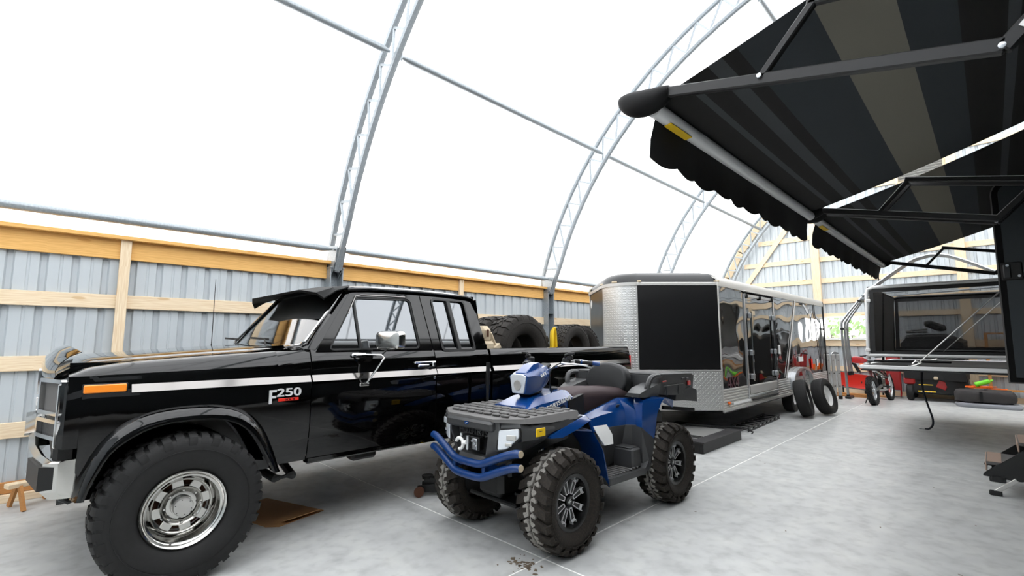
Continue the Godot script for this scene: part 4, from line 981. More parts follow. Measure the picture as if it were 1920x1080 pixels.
	lettering("pod_letters", "EFI", 0.022, 0.003, M.white, pod, Transform3D(Basis(V(0, 0.35, -0.94).normalized(), V(-0.35, 0.88, 0.33).normalized(), V(0.94, 0.32, 0.12).normalized()), V(0.1235, 1.18, -2.90 + 3.45)), false, 1.6)
	part("pod_gasket", nb.call().box(V(0, 1.03, -2.86), V(0.12, 0.05, 0.16), 0.02), M.black, t)
	# handlebar and controls
	part("steering_column", nb.call().rod(V(0, 0.98, -2.95), V(0, 1.20, -3.05), 0.025), M.black_metal, t)
	part("handlebar", nb.call().tube(smooth([V(-0.38, 1.268, -3.24), V(-0.26, 1.285, -3.14), V(-0.12, 1.24, -3.07), V(0.0, 1.20, -3.05), V(0.12, 1.24, -3.07), V(0.26, 1.285, -3.14), V(0.38, 1.268, -3.24)], 4), 0.011, 8), M.chrome, t)
	for s in [-1, 1]:
		part("grip", nb.call().tube([V(0.255 * s, 1.284, -3.14), V(0.40 * s, 1.262, -3.255)], 0.017, 12), M.black, t)
		part("grip_band", nb.call().tube([V(0.29 * s, 1.279, -3.168), V(0.30 * s, 1.2775, -3.176)], 0.019, 12).tube([V(0.365 * s, 1.268, -3.228), V(0.41 * s, 1.2605, -3.263)], 0.018, 12), M.blue, t)
		part("switch_block", nb.call().box(V(0.20 * s, 1.283, -3.10), V(0.07, 0.055, 0.05), 0.01, V(0, 0.5 * s, 0)).box(V(0.235 * s, 1.315, -3.10), V(0.05, 0.03, 0.045), 0.008, V(0, 0.5 * s, 0.3)), M.black, t)
		part("brake_lever", nb.call().tube(smooth([V(0.18 * s, 1.268, -3.06), V(0.26 * s, 1.262, -3.09), V(0.34 * s, 1.25, -3.15), V(0.375 * s, 1.232, -3.20)], 4), [0.011, 0.01, 0.009, 0.008, 0.008, 0.008, 0.007, 0.007, 0.007, 0.007, 0.007, 0.007, 0.008], 8), M.alu, t)
		part("mirror_stub", nb.call().tube([V(0.19 * s, 1.30, -3.09), V(0.21 * s, 1.335, -3.07), V(0.25 * s, 1.345, -3.08)], 0.008, 6).box(V(0.26 * s, 1.346, -3.085), V(0.06, 0.02, 0.03), 0.006), M.black, t)
		part("cable", nb.call().tube(smooth([V(0.17 * s, 1.27, -3.07), V(0.13 * s, 1.22, -2.99), V(0.10 * s, 1.12, -3.0), V(0.08 * s, 1.02, -3.05)], 5), 0.006, 6), M.black, t)
	part("gauge", nb.call().box(V(0, 1.235, -3.05), V(0.10, 0.03, 0.08), 0.01, V(0.5, 0, 0)), M.black, t)
	part("ignition_cap", nb.call().lathe([Vector2(0, 0), Vector2(0.035, 0), Vector2(0.035, 0.02), Vector2(0.02, 0.03), Vector2(0, 0.03)], 16, T(V(0.04, 1.035, -3.12))), M.black, t)
	# seat
	var sp := [[-3.22, 0.10, 0.97], [-3.26, 0.155, 1.01], [-3.40, 0.175, 1.04], [-3.60, 0.185, 1.035], [-3.80, 0.20, 1.02], [-3.95, 0.21, 1.015], [-4.02, 0.20, 1.0]]
	var sr := []
	for q in sp:
		var w: float = q[1]
		var y: float = q[2]
		var bot := lerpf(0.80, 0.90, clampf((-3.22 - q[0]) / 0.8, 0, 1))
		sr.append(sec(q[0], [[-w * 0.9, bot], [w * 0.9, bot], [w * 1.04, y - 0.075], [w, y - 0.035], [w * 0.8, y - 0.008], [w * 0.4, y], [-w * 0.4, y], [-w * 0.8, y - 0.008], [-w, y - 0.035], [-w * 1.04, y - 0.075]]))
	part("seat", nb.call().loft(sr), M.seat, t, 50)
	part("seat_base", nb.call().loft([sec(-3.28, [[-0.185, 0.80], [0.185, 0.80], [0.188, 0.83], [-0.188, 0.83]]), sec(-4.05, [[-0.22, 0.89], [0.22, 0.89], [0.222, 0.93], [-0.222, 0.93]])]), M.black, t)
	# backrest
	var bo := rounded([Vector2(-0.21, -0.02), Vector2(-0.245, 0.10), Vector2(-0.19, 0.215), Vector2(-0.06, 0.255), Vector2(0.06, 0.255), Vector2(0.19, 0.215), Vector2(0.245, 0.10), Vector2(0.21, -0.02)], 0.06, 4)
	var ba := T(V(0, 0.985, -3.97), V(-8, 0, 0))
	var br: MB = nb.call()
	br.loft([_pv(inset(bo, 0.03), 0.045, ba), _pv(inset(bo, 0.008), 0.035, ba), _pv(bo, 0.01, ba), _pv(bo, -0.045, ba), _pv(inset(bo, 0.02), -0.06, ba)])
	part("backrest", br, M.vinyl, t, 50)
	part("backrest_bracket", nb.call().box(V(0, 1.0, -4.065), V(0.44, 0.16, 0.06), 0.02), M.black, t)
	# side panels, rear fenders, footwells
	for s in [-1, 1]:
		var spn: MB = nb.call()
		spn.sheet([[V(0.21 * s, 0.82, -3.28), V(0.22 * s, 0.86, -3.45), V(0.235 * s, 0.90, -3.62), V(0.25 * s, 0.935, -3.78), V(0.30 * s, 0.935, -3.84), V(0.33 * s, 0.93, -4.02)], [V(0.27 * s, 0.80, -3.30), V(0.285 * s, 0.82, -3.45), V(0.29 * s, 0.83, -3.62), V(0.31 * s, 0.84, -3.78), V(0.38 * s, 0.84, -3.83), V(0.40 * s, 0.85, -3.92)], [V(0.30 * s, 0.70, -3.32), V(0.31 * s, 0.70, -3.45), V(0.315 * s, 0.70, -3.62), V(0.33 * s, 0.70, -3.77), V(0.41 * s, 0.70, -3.82), V(0.42 * s, 0.70, -3.86)]], V(-0.02 * s, 0, 0))
		part("side_panel", spn, M.blue, t, 35)
		part("panel_label", nb.call().box(V(0.285 * s, 0.875, -3.705), V(0.006, 0.022, 0.05), 0.0, V(0, 0, -0.3 * s)), M.plastic, t)
		var rf: MB = nb.call()
		rf.loft([PackedVector3Array([V(0.36 * s, 0.70, -3.82), V(0.47 * s, 0.70, -3.79), V(0.50 * s, 0.58, -3.945), V(0.42 * s, 0.58, -3.96)]), PackedVector3Array([V(0.34 * s, 0.88, -3.86), V(0.46 * s, 0.88, -3.825), V(0.515 * s, 0.80, -3.985), V(0.40 * s, 0.80, -4.02)]), PackedVector3Array([V(0.33 * s, 0.945, -3.93), V(0.455 * s, 0.925, -3.86), V(0.525 * s, 0.895, -4.05), V(0.38 * s, 0.89, -4.08)]), PackedVector3Array([V(0.32 * s, 0.955, -4.06), V(0.45 * s, 0.95, -4.0), V(0.53 * s, 0.93, -4.10), V(0.50 * s, 0.885, -4.12)]), PackedVector3Array([V(0.32 * s, 0.93, -4.26), V(0.44 * s, 0.925, -4.26), V(0.535 * s, 0.90, -4.26), V(0.52 * s, 0.83, -4.265)])])
		part("rear_fender", rf, M.blue, t, 30)
		var fw: MB = nb.call()                # floor, step and rear upright
		fw.loft([PackedVector3Array([V(0.20 * s, 0.345, -3.20), V(0.515 * s, 0.335, -3.225), V(0.515 * s, 0.385, -3.225), V(0.20 * s, 0.385, -3.20)]), PackedVector3Array([V(0.20 * s, 0.335, -3.72), V(0.515 * s, 0.325, -3.755), V(0.515 * s, 0.372, -3.755), V(0.20 * s, 0.375, -3.72)]), PackedVector3Array([V(0.20 * s, 0.37, -3.86), V(0.51 * s, 0.37, -3.86), V(0.51 * s, 0.42, -3.82), V(0.20 * s, 0.42, -3.80)])])
		part("foot_rest", fw, M.plastic, t, 25)
		for k in 9:
			part("foot_tread", nb.call().box(V(0.40 * s, 0.386, -3.29 - 0.05 * k), V(0.17, 0.014, 0.018), 0.004), M.plastic_grey, t)
		part("foot_step", nb.call().box(V(0.37 * s, 0.455, -3.70), V(0.20, 0.17, 0.14), 0.015).box(V(0.37 * s, 0.543, -3.69), V(0.16, 0.01, 0.11), 0.004), M.plastic, t)
		part("footwell_wall", nb.call().loft([PackedVector3Array([V(0.24 * s, 0.37, -3.28), V(0.26 * s, 0.72, -3.33), V(0.30 * s, 0.72, -3.33), V(0.27 * s, 0.37, -3.28)]), PackedVector3Array([V(0.25 * s, 0.40, -3.72), V(0.30 * s, 0.71, -3.74), V(0.335 * s, 0.71, -3.74), V(0.28 * s, 0.40, -3.72)]), PackedVector3Array([V(0.30 * s, 0.40, -3.78), V(0.36 * s, 0.71, -3.82), V(0.42 * s, 0.71, -3.82), V(0.36 * s, 0.40, -3.78)])]), M.plastic, t, 25)
		part("footwell_back", nb.call().loft([PackedVector3Array([V(0.36 * s, 0.71, -3.84), V(0.36 * s, 0.71, -3.78), V(0.47 * s, 0.70, -3.785), V(0.505 * s, 0.585, -3.945), V(0.48 * s, 0.585, -3.97)]), PackedVector3Array([V(0.30 * s, 0.37, -3.88), V(0.30 * s, 0.37, -3.80), V(0.47 * s, 0.38, -3.79), V(0.515 * s, 0.375, -3.84), V(0.50 * s, 0.375, -3.89)])]), M.plastic, t, 25)
	part("heat_panel", nb.call().loft([PackedVector3Array([V(0.33, 0.755, -3.27), V(0.34, 0.75, -3.45), V(0.37, 0.67, -3.485), V(0.36, 0.70, -3.28)]), PackedVector3Array([V(0.36, 0.60, -3.35), V(0.37, 0.595, -3.46), V(0.395, 0.60, -3.46), V(0.385, 0.60, -3.35)])]), M.white, t, 30, "white panel behind the front fender")
	# cargo box
	var cb: MB = nb.call()
	cb.loft([sec(-4.10, [[-0.46, 0.955], [0.46, 0.955], [0.49, 1.125], [-0.49, 1.125]]), sec(-4.16, [[-0.47, 0.95], [0.47, 0.95], [0.50, 1.13], [-0.50, 1.13]]), sec(-4.40, [[-0.48, 0.93], [0.48, 0.93], [0.505, 1.12], [-0.505, 1.12]]), sec(-4.78, [[-0.48, 0.91], [0.48, 0.91], [0.50, 1.105], [-0.50, 1.105]])])
	var box := part("cargo_box", cb, M.plastic, t, 28)
	part("box_rim", nb.call().box(V(0.47, 1.125, -4.44), V(0.05, 0.03, 0.66), 0.01, V(-0.03, 0, 0)).box(V(-0.47, 1.125, -4.44), V(0.05, 0.03, 0.66), 0.01, V(-0.03, 0, 0)).box(V(0, 1.115, -4.77), V(0.95, 0.03, 0.05), 0.01).box(V(0, 1.135, -4.14), V(0.95, 0.03, 0.05), 0.01), M.plastic, box)
	for k in 6:
		part("box_rib", nb.call().box(V(0, 1.125, -4.22 - 0.09 * k), V(0.86, 0.02, 0.03), 0.006), M.plastic_grey, box)
	part("box_tail", nb.call().loft([sec(-4.45, [[-0.46, 0.87], [0.46, 0.87], [0.47, 0.94], [-0.47, 0.94]]), sec(-4.70, [[-0.49, 0.86], [0.49, 0.86], [0.50, 0.99], [-0.50, 0.99]]), sec(-4.84, [[-0.50, 0.85], [0.50, 0.85], [0.50, 0.95], [-0.50, 0.95]]), sec(-4.86, [[-0.49, 0.83], [0.49, 0.83], [0.49, 0.90], [-0.49, 0.90]])]), M.plastic, box, 28)
	for s in [-1, 1]:
		part("tail_lamp", nb.call().box(V(0.50 * s, 1.03, -4.67), V(0.014, 0.045, 0.055), 0.004), M.red_lens, box, 38, "red tail lamp")
		part("tail_lamp", nb.call().box(V(0.40 * s, 1.03, -4.79), V(0.10, 0.05, 0.012), 0.004), M.red_lens, box, 38, "red tail lamp")
		part("box_reflector", nb.call().box(V(0.505 * s, 1.075, -4.16), V(0.006, 0.012, 0.07), 0.002), M.red_lens, box)
		var wg: MB = nb.call()               # arm rest wings beside the back seat
		wg.loft([sec(-3.80, [[0.30 * s, 0.955], [0.44 * s, 0.95], [0.455 * s, 0.985], [0.33 * s, 0.985]]), sec(-3.90, [[0.29 * s, 0.955], [0.46 * s, 0.945], [0.475 * s, 1.02], [0.31 * s, 1.02]]), sec(-4.12, [[0.30 * s, 0.955], [0.46 * s, 0.945], [0.49 * s, 1.06], [0.31 * s, 1.06]])])
		part("arm_rest", wg, M.plastic, box, 25)
		part("box_grab", nb.call().tube(smooth([V(0.42 * s, 0.97, -3.96), V(0.455 * s, 1.03, -3.93), V(0.47 * s, 1.10, -3.96), V(0.475 * s, 1.125, -4.03), V(0.47 * s, 1.12, -4.14)], 4), 0.026, 8), M.plastic, box)
		part("box_vent", nb.call().box(V(0.504 * s, 1.08, -4.54), V(0.008, 0.022, 0.07), 0.003).box(V(0.504 * s, 1.075, -4.63), V(0.008, 0.022, 0.05), 0.003), M.plastic, box)
		part("box_panel_rib", nb.call().box(V(0.495 * s, 1.03, -4.36), V(0.012, 0.006, 0.40), 0.002).box(V(0.49 * s, 0.99, -4.22), V(0.012, 0.10, 0.008), 0.002).box(V(0.49 * s, 0.99, -4.46), V(0.012, 0.10, 0.008), 0.002), M.plastic, box)
	part("hitch_bar", nb.call().bar(V(0.35, 0.80, -4.40), V(0.50, 0.76, -4.75), 0.035, 0.03), M.black_metal, t)
	var tm := tire_mesh(0.345, 0.27, 0.188, 22, "quad")
	quad_wheel(t, V(0.465, 0.345, -2.70 + 3.45), 1.0, tm, 0.3)
	quad_wheel(t, V(-0.465, 0.345, -2.70 + 3.45), -1.0, tm, 0.1)
	quad_wheel(t, V(0.465, 0.345, -4.22 + 3.45), 1.0, tm, 0.55)
	quad_wheel(t, V(-0.465, 0.345, -4.22 + 3.45), -1.0, tm, 0.9)

# ---------------------------------------------------------------- enclosed trailer
func diamond_texture() -> ImageTexture:      # relief of tread plate: small lozenges in two directions
	var im := Image.create(128, 128, false, Image.FORMAT_L8)
	for y in 128:
		for x in 128:
			var h := 0.0
			for c in [[32, 32, 1], [96, 32, -1], [32, 96, -1], [96, 96, 1]]:
				var d := Vector2(x - c[0], y - c[1])
				var u: float = (d.x + d.y * c[2]) * 0.7071
				var v: float = (-d.x * c[2] + d.y) * 0.7071
				h = maxf(h, clampf((1.0 - sqrt(u * u / 900.0 + v * v / 81.0)) * 2.2, 0.0, 1.0))
			im.set_pixel(x, y, Color(h, h, h))
	im.convert(Image.FORMAT_RGBA8)
	im.bump_map_to_normal_map(6.0)
	return ImageTexture.create_from_image(im)

func wavy_panel(w: float, h: float, amp: float, sd: int, nx: int, ny: int) -> MB:   # thin sheet in x, y that is not quite flat
	var n := noise(0.9, sd, 2)
	var rows := []
	for j in ny + 1:
		var row := []
		for i in nx + 1:
			var x := w * i / nx
			var y := h * j / ny
			var edge := minf(1.0, 6.0 * minf(minf(float(i) / nx, 1.0 - float(i) / nx), minf(float(j) / ny, 1.0 - float(j) / ny)))
			row.append(V(x, y, n.get_noise_2d(x * 0.9, y * 1.6) * amp * edge))
		rows.append(row)
	return MB.new().sheet(rows, V(0, 0, -0.004))

func build_trailer() -> void:
	M.trailer_black = mat(Color(0.015, 0.015, 0.016), 0.05, 0.0, {"clearcoat_enabled": true, "clearcoat": 1.0, "clearcoat_roughness": 0.02, "metallic_specular": 0.7})
	M.trailer_front = mat(Color(0.045, 0.045, 0.05), 0.3, 0.0)
	M.tread_plate = planar(mat(Color(0.80, 0.80, 0.79), 0.3, 0.75), V(13, 13, 13), false)
	M.tread_plate.normal_enabled = true
	M.tread_plate.normal_scale = 1.0
	M.tread_plate.normal_texture = diamond_texture()
	var t := thing("enclosed_trailer", "black enclosed cargo trailer with V-shaped nose and aluminium trim", "trailer", V(-4.13, 0, -7.4))
	# local: x across (near side +1.2), z along, 0 at the shoulder; nose at z = +1.2
	var y0 := 0.405
	var y1 := 2.30
	var len := 6.45
	for s in [-1, 1]:
		var turn := Basis(Vector3.UP, PI / 2 * s)
		var cuts := [0.0, 1.03, 2.62, 3.9, 5.2, len]
		for k in cuts.size() - 1:
			if k == 1 and s > 0:
				continue
			var w: float = cuts[k + 1] - cuts[k] - 0.004
			put("side_panel", wavy_panel(w, y1 - 0.71, 0.010, 11 + k, 20, 16).mesh(60), M.trailer_black, t, Transform3D(turn, V(1.2 * s, 0.71, -cuts[k] - 0.002 if s > 0 else -cuts[k + 1] + 0.002)))
		var rb := MB.new()
		for k in 7:
			var y := y0 + 0.02 + 0.042 * k
			rb.box(V(1.203 * s, y + 0.02, -len / 2), V(0.012, 0.030, len), 0.005)
		rb.box(V(1.195 * s, 0.56, -len / 2), V(0.01, 0.31, len))
		part("ribbed_skirt", rb, M.alu_flat, t)
		part("bottom_rail", MB.new().box(V(1.20 * s, y0 - 0.005, -len / 2), V(0.03, 0.05, len), 0.005), M.alu_flat, t)
		var cv := []
		for q in [[1.212, 2.29], [1.215, 2.36], [1.195, 2.42], [1.13, 2.455], [1.06, 2.465], [1.06, 2.44], [1.12, 2.43], [1.18, 2.40], [1.195, 2.30]]:
			cv.append(q)
		part("roof_cove", MB.new().loft([sec(0.03, cv.map(func(q): return [q[0] * s, q[1]])), sec(-len - 0.02, cv.map(func(q): return [q[0] * s, q[1]]))]), M.alu_flat, t, 50, "pale rounded roof edge")
		part("rear_post", MB.new().box(V(1.19 * s, 1.4, -len), V(0.05, 2.0, 0.06), 0.01), M.black_satin, t)
		part("corner_post", MB.new().box(V(1.2 * s, 1.37, 0.0), V(0.022, 1.9, 0.022), 0.005), M.alu_flat, t)
		# nose faces at 45 degrees
		var L := 1.2 * sqrt(2.0)
		var fw := 0.88 * sqrt(2.0)
		var fb := Basis(Vector3.UP, PI / 4) if s > 0 else Basis(Vector3.UP, -PI / 4)
		var fo := V(0.32, 0, 0.88) if s > 0 else V(-1.2, 0, 0)
		put("front_panel", wavy_panel(fw, y1 - 1.0, 0.004, 31, 16, 16).mesh(60), M.trailer_front, t, Transform3D(fb, fo + V(0, 1.0, 0)))
		put("stone_guard", MB.new().box(V(fw / 2, (1.0 - y0) / 2, 0), V(fw, 1.0 - y0, 0.012), 0.002).mesh(), M.tread_plate, t, Transform3D(fb, fo + V(0, y0, 0)), "aluminium tread plate")
		put("guard_trim", MB.new().box(V(fw / 2, 1.003, 0.006), V(fw, 0.018, 0.012), 0.003).box(V(fw / 2, 2.325, 0.008), V(fw, 0.05, 0.02), 0.006).mesh(), M.alu_flat, t, Transform3D(fb, fo))
	put("label_disc", MB.new().lathe([Vector2(0, 0), Vector2(0.075, 0), Vector2(0.075, 0.004), Vector2(0, 0.004)], 24, Transform3D(Basis(Vector3.RIGHT, PI / 2), V(0.16, 2.12, 0.004))).mesh(), M.white, t, Transform3D(Basis(Vector3.UP, -PI / 4), V(-1.2, 0, 0)), "round pale sticker")
	# rounded nose column
	var nr := []
	var rim := []
	for k in 13:
		var a := lerpf(-PI / 4, PI / 4, k / 12.0)
		var r := 0.45255
		nr.append(V(sin(a) * r, 0, 0.56 + cos(a) * r))
		rim.append(V(sin(a) * (r + 0.012), 0, 0.56 + cos(a) * (r + 0.012)))
	var rows := [[], []]
	for q in nr:
		rows[0].append(q + V(0, y0, 0)); rows[1].append(q + V(0, 2.31, 0))
	part("nose_column", MB.new().sheet(rows, V(0, 0, -0.006)), M.tread_plate, t, 60, "rounded aluminium tread-plate nose")
	var rw := [[], []]
	for q in rim:
		rw[0].append(q + V(0, 2.298, 0)); rw[1].append(q + V(0, 2.35, 0))
	part("nose_trim", MB.new().sheet(rw, V(0, 0, -0.02)), M.alu_flat, t, 60)
	# roof and dark nose cap
	part("roof", MB.new().loft([sec(0.02, [[-1.1, 2.43], [1.1, 2.43], [1.07, 2.462], [0.0, 2.49], [-1.07, 2.462]]), sec(-len, [[-1.1, 2.43], [1.1, 2.43], [1.07, 2.462], [0.0, 2.49], [-1.07, 2.462]])]), M.alu_flat, t, 50)
	var ring := func(k: float, y: float) -> PackedVector3Array:
		var out := PackedVector3Array([V(-1.2 * k, y, -0.1), V(-1.2 * k, y, 0.0)])
		for q in nr:
			out.append(V(q.x * k, y, 0.0 + q.z * k))
		out.append_array([V(1.2 * k, y, 0.0), V(1.2 * k, y, -0.1)])
		return out
	part("nose_cap", MB.new().loft([ring.call(0.995, 2.345), ring.call(0.985, 2.40), ring.call(0.95, 2.455), ring.call(0.88, 2.495), ring.call(0.76, 2.525), ring.call(0.5, 2.54)]), mat(Color(0.09, 0.095, 0.10), 0.4), t, 50, "dark rounded roof cap over the nose")
	for q in [[-0.33, 0.86], [0.33, 0.86], [0.0, 1.02], [1.19, 0.02], [-1.19, 0.02]]:
		part("clearance_lamp", MB.new().box(V(q[0], 2.365, q[1]), V(0.09, 0.03, 0.03), 0.008), M.beige, t)
	# side door with lock bars
	var d := Node3D.new()
	d.name = "side_door"
	t.add_child(d)
	put("door_panel", wavy_panel(1.40, 1.52, 0.006, 51, 16, 16).mesh(60), M.trailer_black, d, Transform3D(Basis(Vector3.UP, PI / 2), V(1.205, 0.71, -1.12)))
	var jamb := MB.new().box(V(1.2, 1.37, -1.07), V(0.03, 1.75, 0.07), 0.006).box(V(1.2, 1.37, -2.58), V(0.03, 1.75, 0.06), 0.006).box(V(1.2, 2.225, -1.82), V(0.034, 0.055, 1.50), 0.006).box(V(1.206, 0.53, -1.82), V(0.03, 0.04, 1.5), 0.006)
	part("door_frame", jamb, M.alu, d)
	part("drip_edge", MB.new().box(V(1.235, 2.285, -1.80), V(0.05, 0.02, 1.58), 0.005), M.alu_flat, d)
	for k in 3:
		part("door_hinge", MB.new().box(V(1.225, 2.21, -1.16 - 0.66 * k), V(0.03, 0.07, 0.05), 0.008), M.black, d)
	for z in [-1.24, -2.50]:
		part("lock_bar", MB.new().rod(V(1.245, 0.78, z), V(1.245, 1.93, z), 0.016, 8), M.chrome, d)
		for y in [0.85, 1.25, 1.88]:
			part("lock_keeper", MB.new().box(V(1.23, y, z), V(0.05, 0.09, 0.10), 0.01), M.alu, d)
	part("door_latch", MB.new().box(V(1.225, 1.28, -2.74), V(0.03, 0.17, 0.06), 0.008), M.white, d)
	part("door_plate", MB.new().box(V(1.214, 1.93, -1.45), V(0.006, 0.08, 0.16)), M.beige, d)
	part("door_skirt", MB.new().box(V(1.216, 0.63, -1.82), V(0.012, 0.14, 1.42), 0.004), M.alu_flat, d)
	part("step_rail", MB.new().bar(V(1.24, 0.47, -1.15), V(1.24, 0.47, -2.45), 0.03, 0.03), M.black, t)
	# slanting trims, marker lamps, labels
	part("slant_trim", MB.new().bar(V(1.215, 0.72, -3.14), V(1.215, 2.30, -4.05), 0.012, 0.05, V(1, 0, 0), 0.003), M.alu_flat, t)
	part("slant_trim", MB.new().bar(V(1.213, 0.72, -5.95), V(1.213, 2.30, -5.55), 0.010, 0.03, V(1, 0, 0), 0.003), M.black_satin, t)
	part("marker_lamp", MB.new().box(V(1.215, 0.50, -0.20), V(0.03, 0.04, 0.07), 0.008), M.orange, t, 38, "orange marker lamp")
	part("marker_lamp", MB.new().box(V(1.215, 0.46, -0.21), V(0.03, 0.03, 0.06), 0.008), M.beige, t)
	part("rear_marker", MB.new().box(V(1.216, 0.94, -5.05), V(0.02, 0.22, 0.08), 0.006), M.red_bright, t, 38, "red reflector strip")
	part("info_label", MB.new().box(V(1.214, 1.06, -4.2), V(0.006, 0.10, 0.34)), M.white_frame, t)
	part("paper_label", MB.new().box(V(1.212, 0.95, -5.55), V(0.005, 0.16, 0.12)), M.white, t)
	part("stripe_label", MB.new().box(V(1.213, 0.475, -0.75), V(0.006, 0.035, 0.75)), M.white_frame, t)
	lettering("side_letters", "4X4", 0.16, 0.002, mat(Color(0.24, 0.02, 0.10), 0.4), t, Transform3D(Basis(V(0, 0, -1), V(0, 1, 0), V(1, 0, 0)), V(1.208, 0.80, -0.42)), false, 1.2)
	# axles, fender, wheels
	for s in [-1, 1]:
		var fe := []
		for k in 13:
			var a := PI * k / 12.0
			var z := -4.1 - cos(a) * 0.72
			fe.append([V(1.19 * s, 0.50 + pow(sin(a), 0.6) * 0.40, z), V(1.28 * s, 0.50 + pow(sin(a), 0.6) * 0.40, z), V(1.285 * s, 0.50 + pow(sin(a), 0.6) * 0.355, z * 1.0)])
		part("fender", MB.new().sheet(fe, V(0, -0.02, 0)), M.alu, t, 50)
		part("fender_gusset", MB.new().prism([Vector2(-0.16, 0.88), Vector2(0.16, 0.88), Vector2(0.0, 0.62)], 0.015, Transform3D(Basis(Vector3.UP, PI / 2), V(1.27 * s, 0, -4.1))), M.alu, t)
		part("wheel_well", MB.new().box(V(0.97 * s, 0.62, -4.1), V(0.02, 0.5, 1.36)), M.alu_flat, t)
	var tm := tire_mesh(0.335, 0.20, 0.19, 40, "slick")
	for s in [-1, 1]:
		for z in [-3.76, -4.44]:
			var w := Node3D.new()
			w.name = "wheel"
			w.transform = axis_x(V(1.10 * s, 0.335, z), s)
			t.add_child(w, true)
			put("tire", tm.body, M.rubber, w)
			put("tread", tm.tread, M.rubber, w)
			part("rim", MB.new().lathe([Vector2(0, 0.05), Vector2(0.06, 0.06), Vector2(0.15, 0.02), Vector2(0.19, 0.07), Vector2(0.20, 0.075), Vector2(0.20, 0.06), Vector2(0.17, 0.0), Vector2(0, 0.0)], 32), M.white, w)
	part("floor_frame", MB.new().box(V(0, 0.40, -len / 2), V(2.36, 0.10, len - 0.1)), M.black, t)
	part("nose_floor", MB.new().loft([ring.call(0.97, 0.40), ring.call(0.97, 0.45)]), M.black, t)
	for z in [-3.76, -4.44]:
		part("axle", MB.new().rod(V(-1.05, 0.335, z), V(1.05, 0.335, z), 0.04, 8), M.black_metal, t)
	part("rear_ramp", MB.new().box(V(0, 1.4, -len - 0.01), V(2.34, 1.95, 0.05), 0.01), M.trailer_black, t)
	part("tongue", MB.new().box(V(0.0, 0.36, 1.0), V(0.09, 0.1, 0.35), 0.01), M.black_metal, t)
	part("landing_leg", MB.new().rod(V(0.2, 0.0, 0.55), V(0.2, 0.40, 0.55), 0.03, 8).rod(V(-0.7, 0.0, -0.5), V(-0.7, 0.36, -0.5), 0.03, 8), M.black_metal, t)

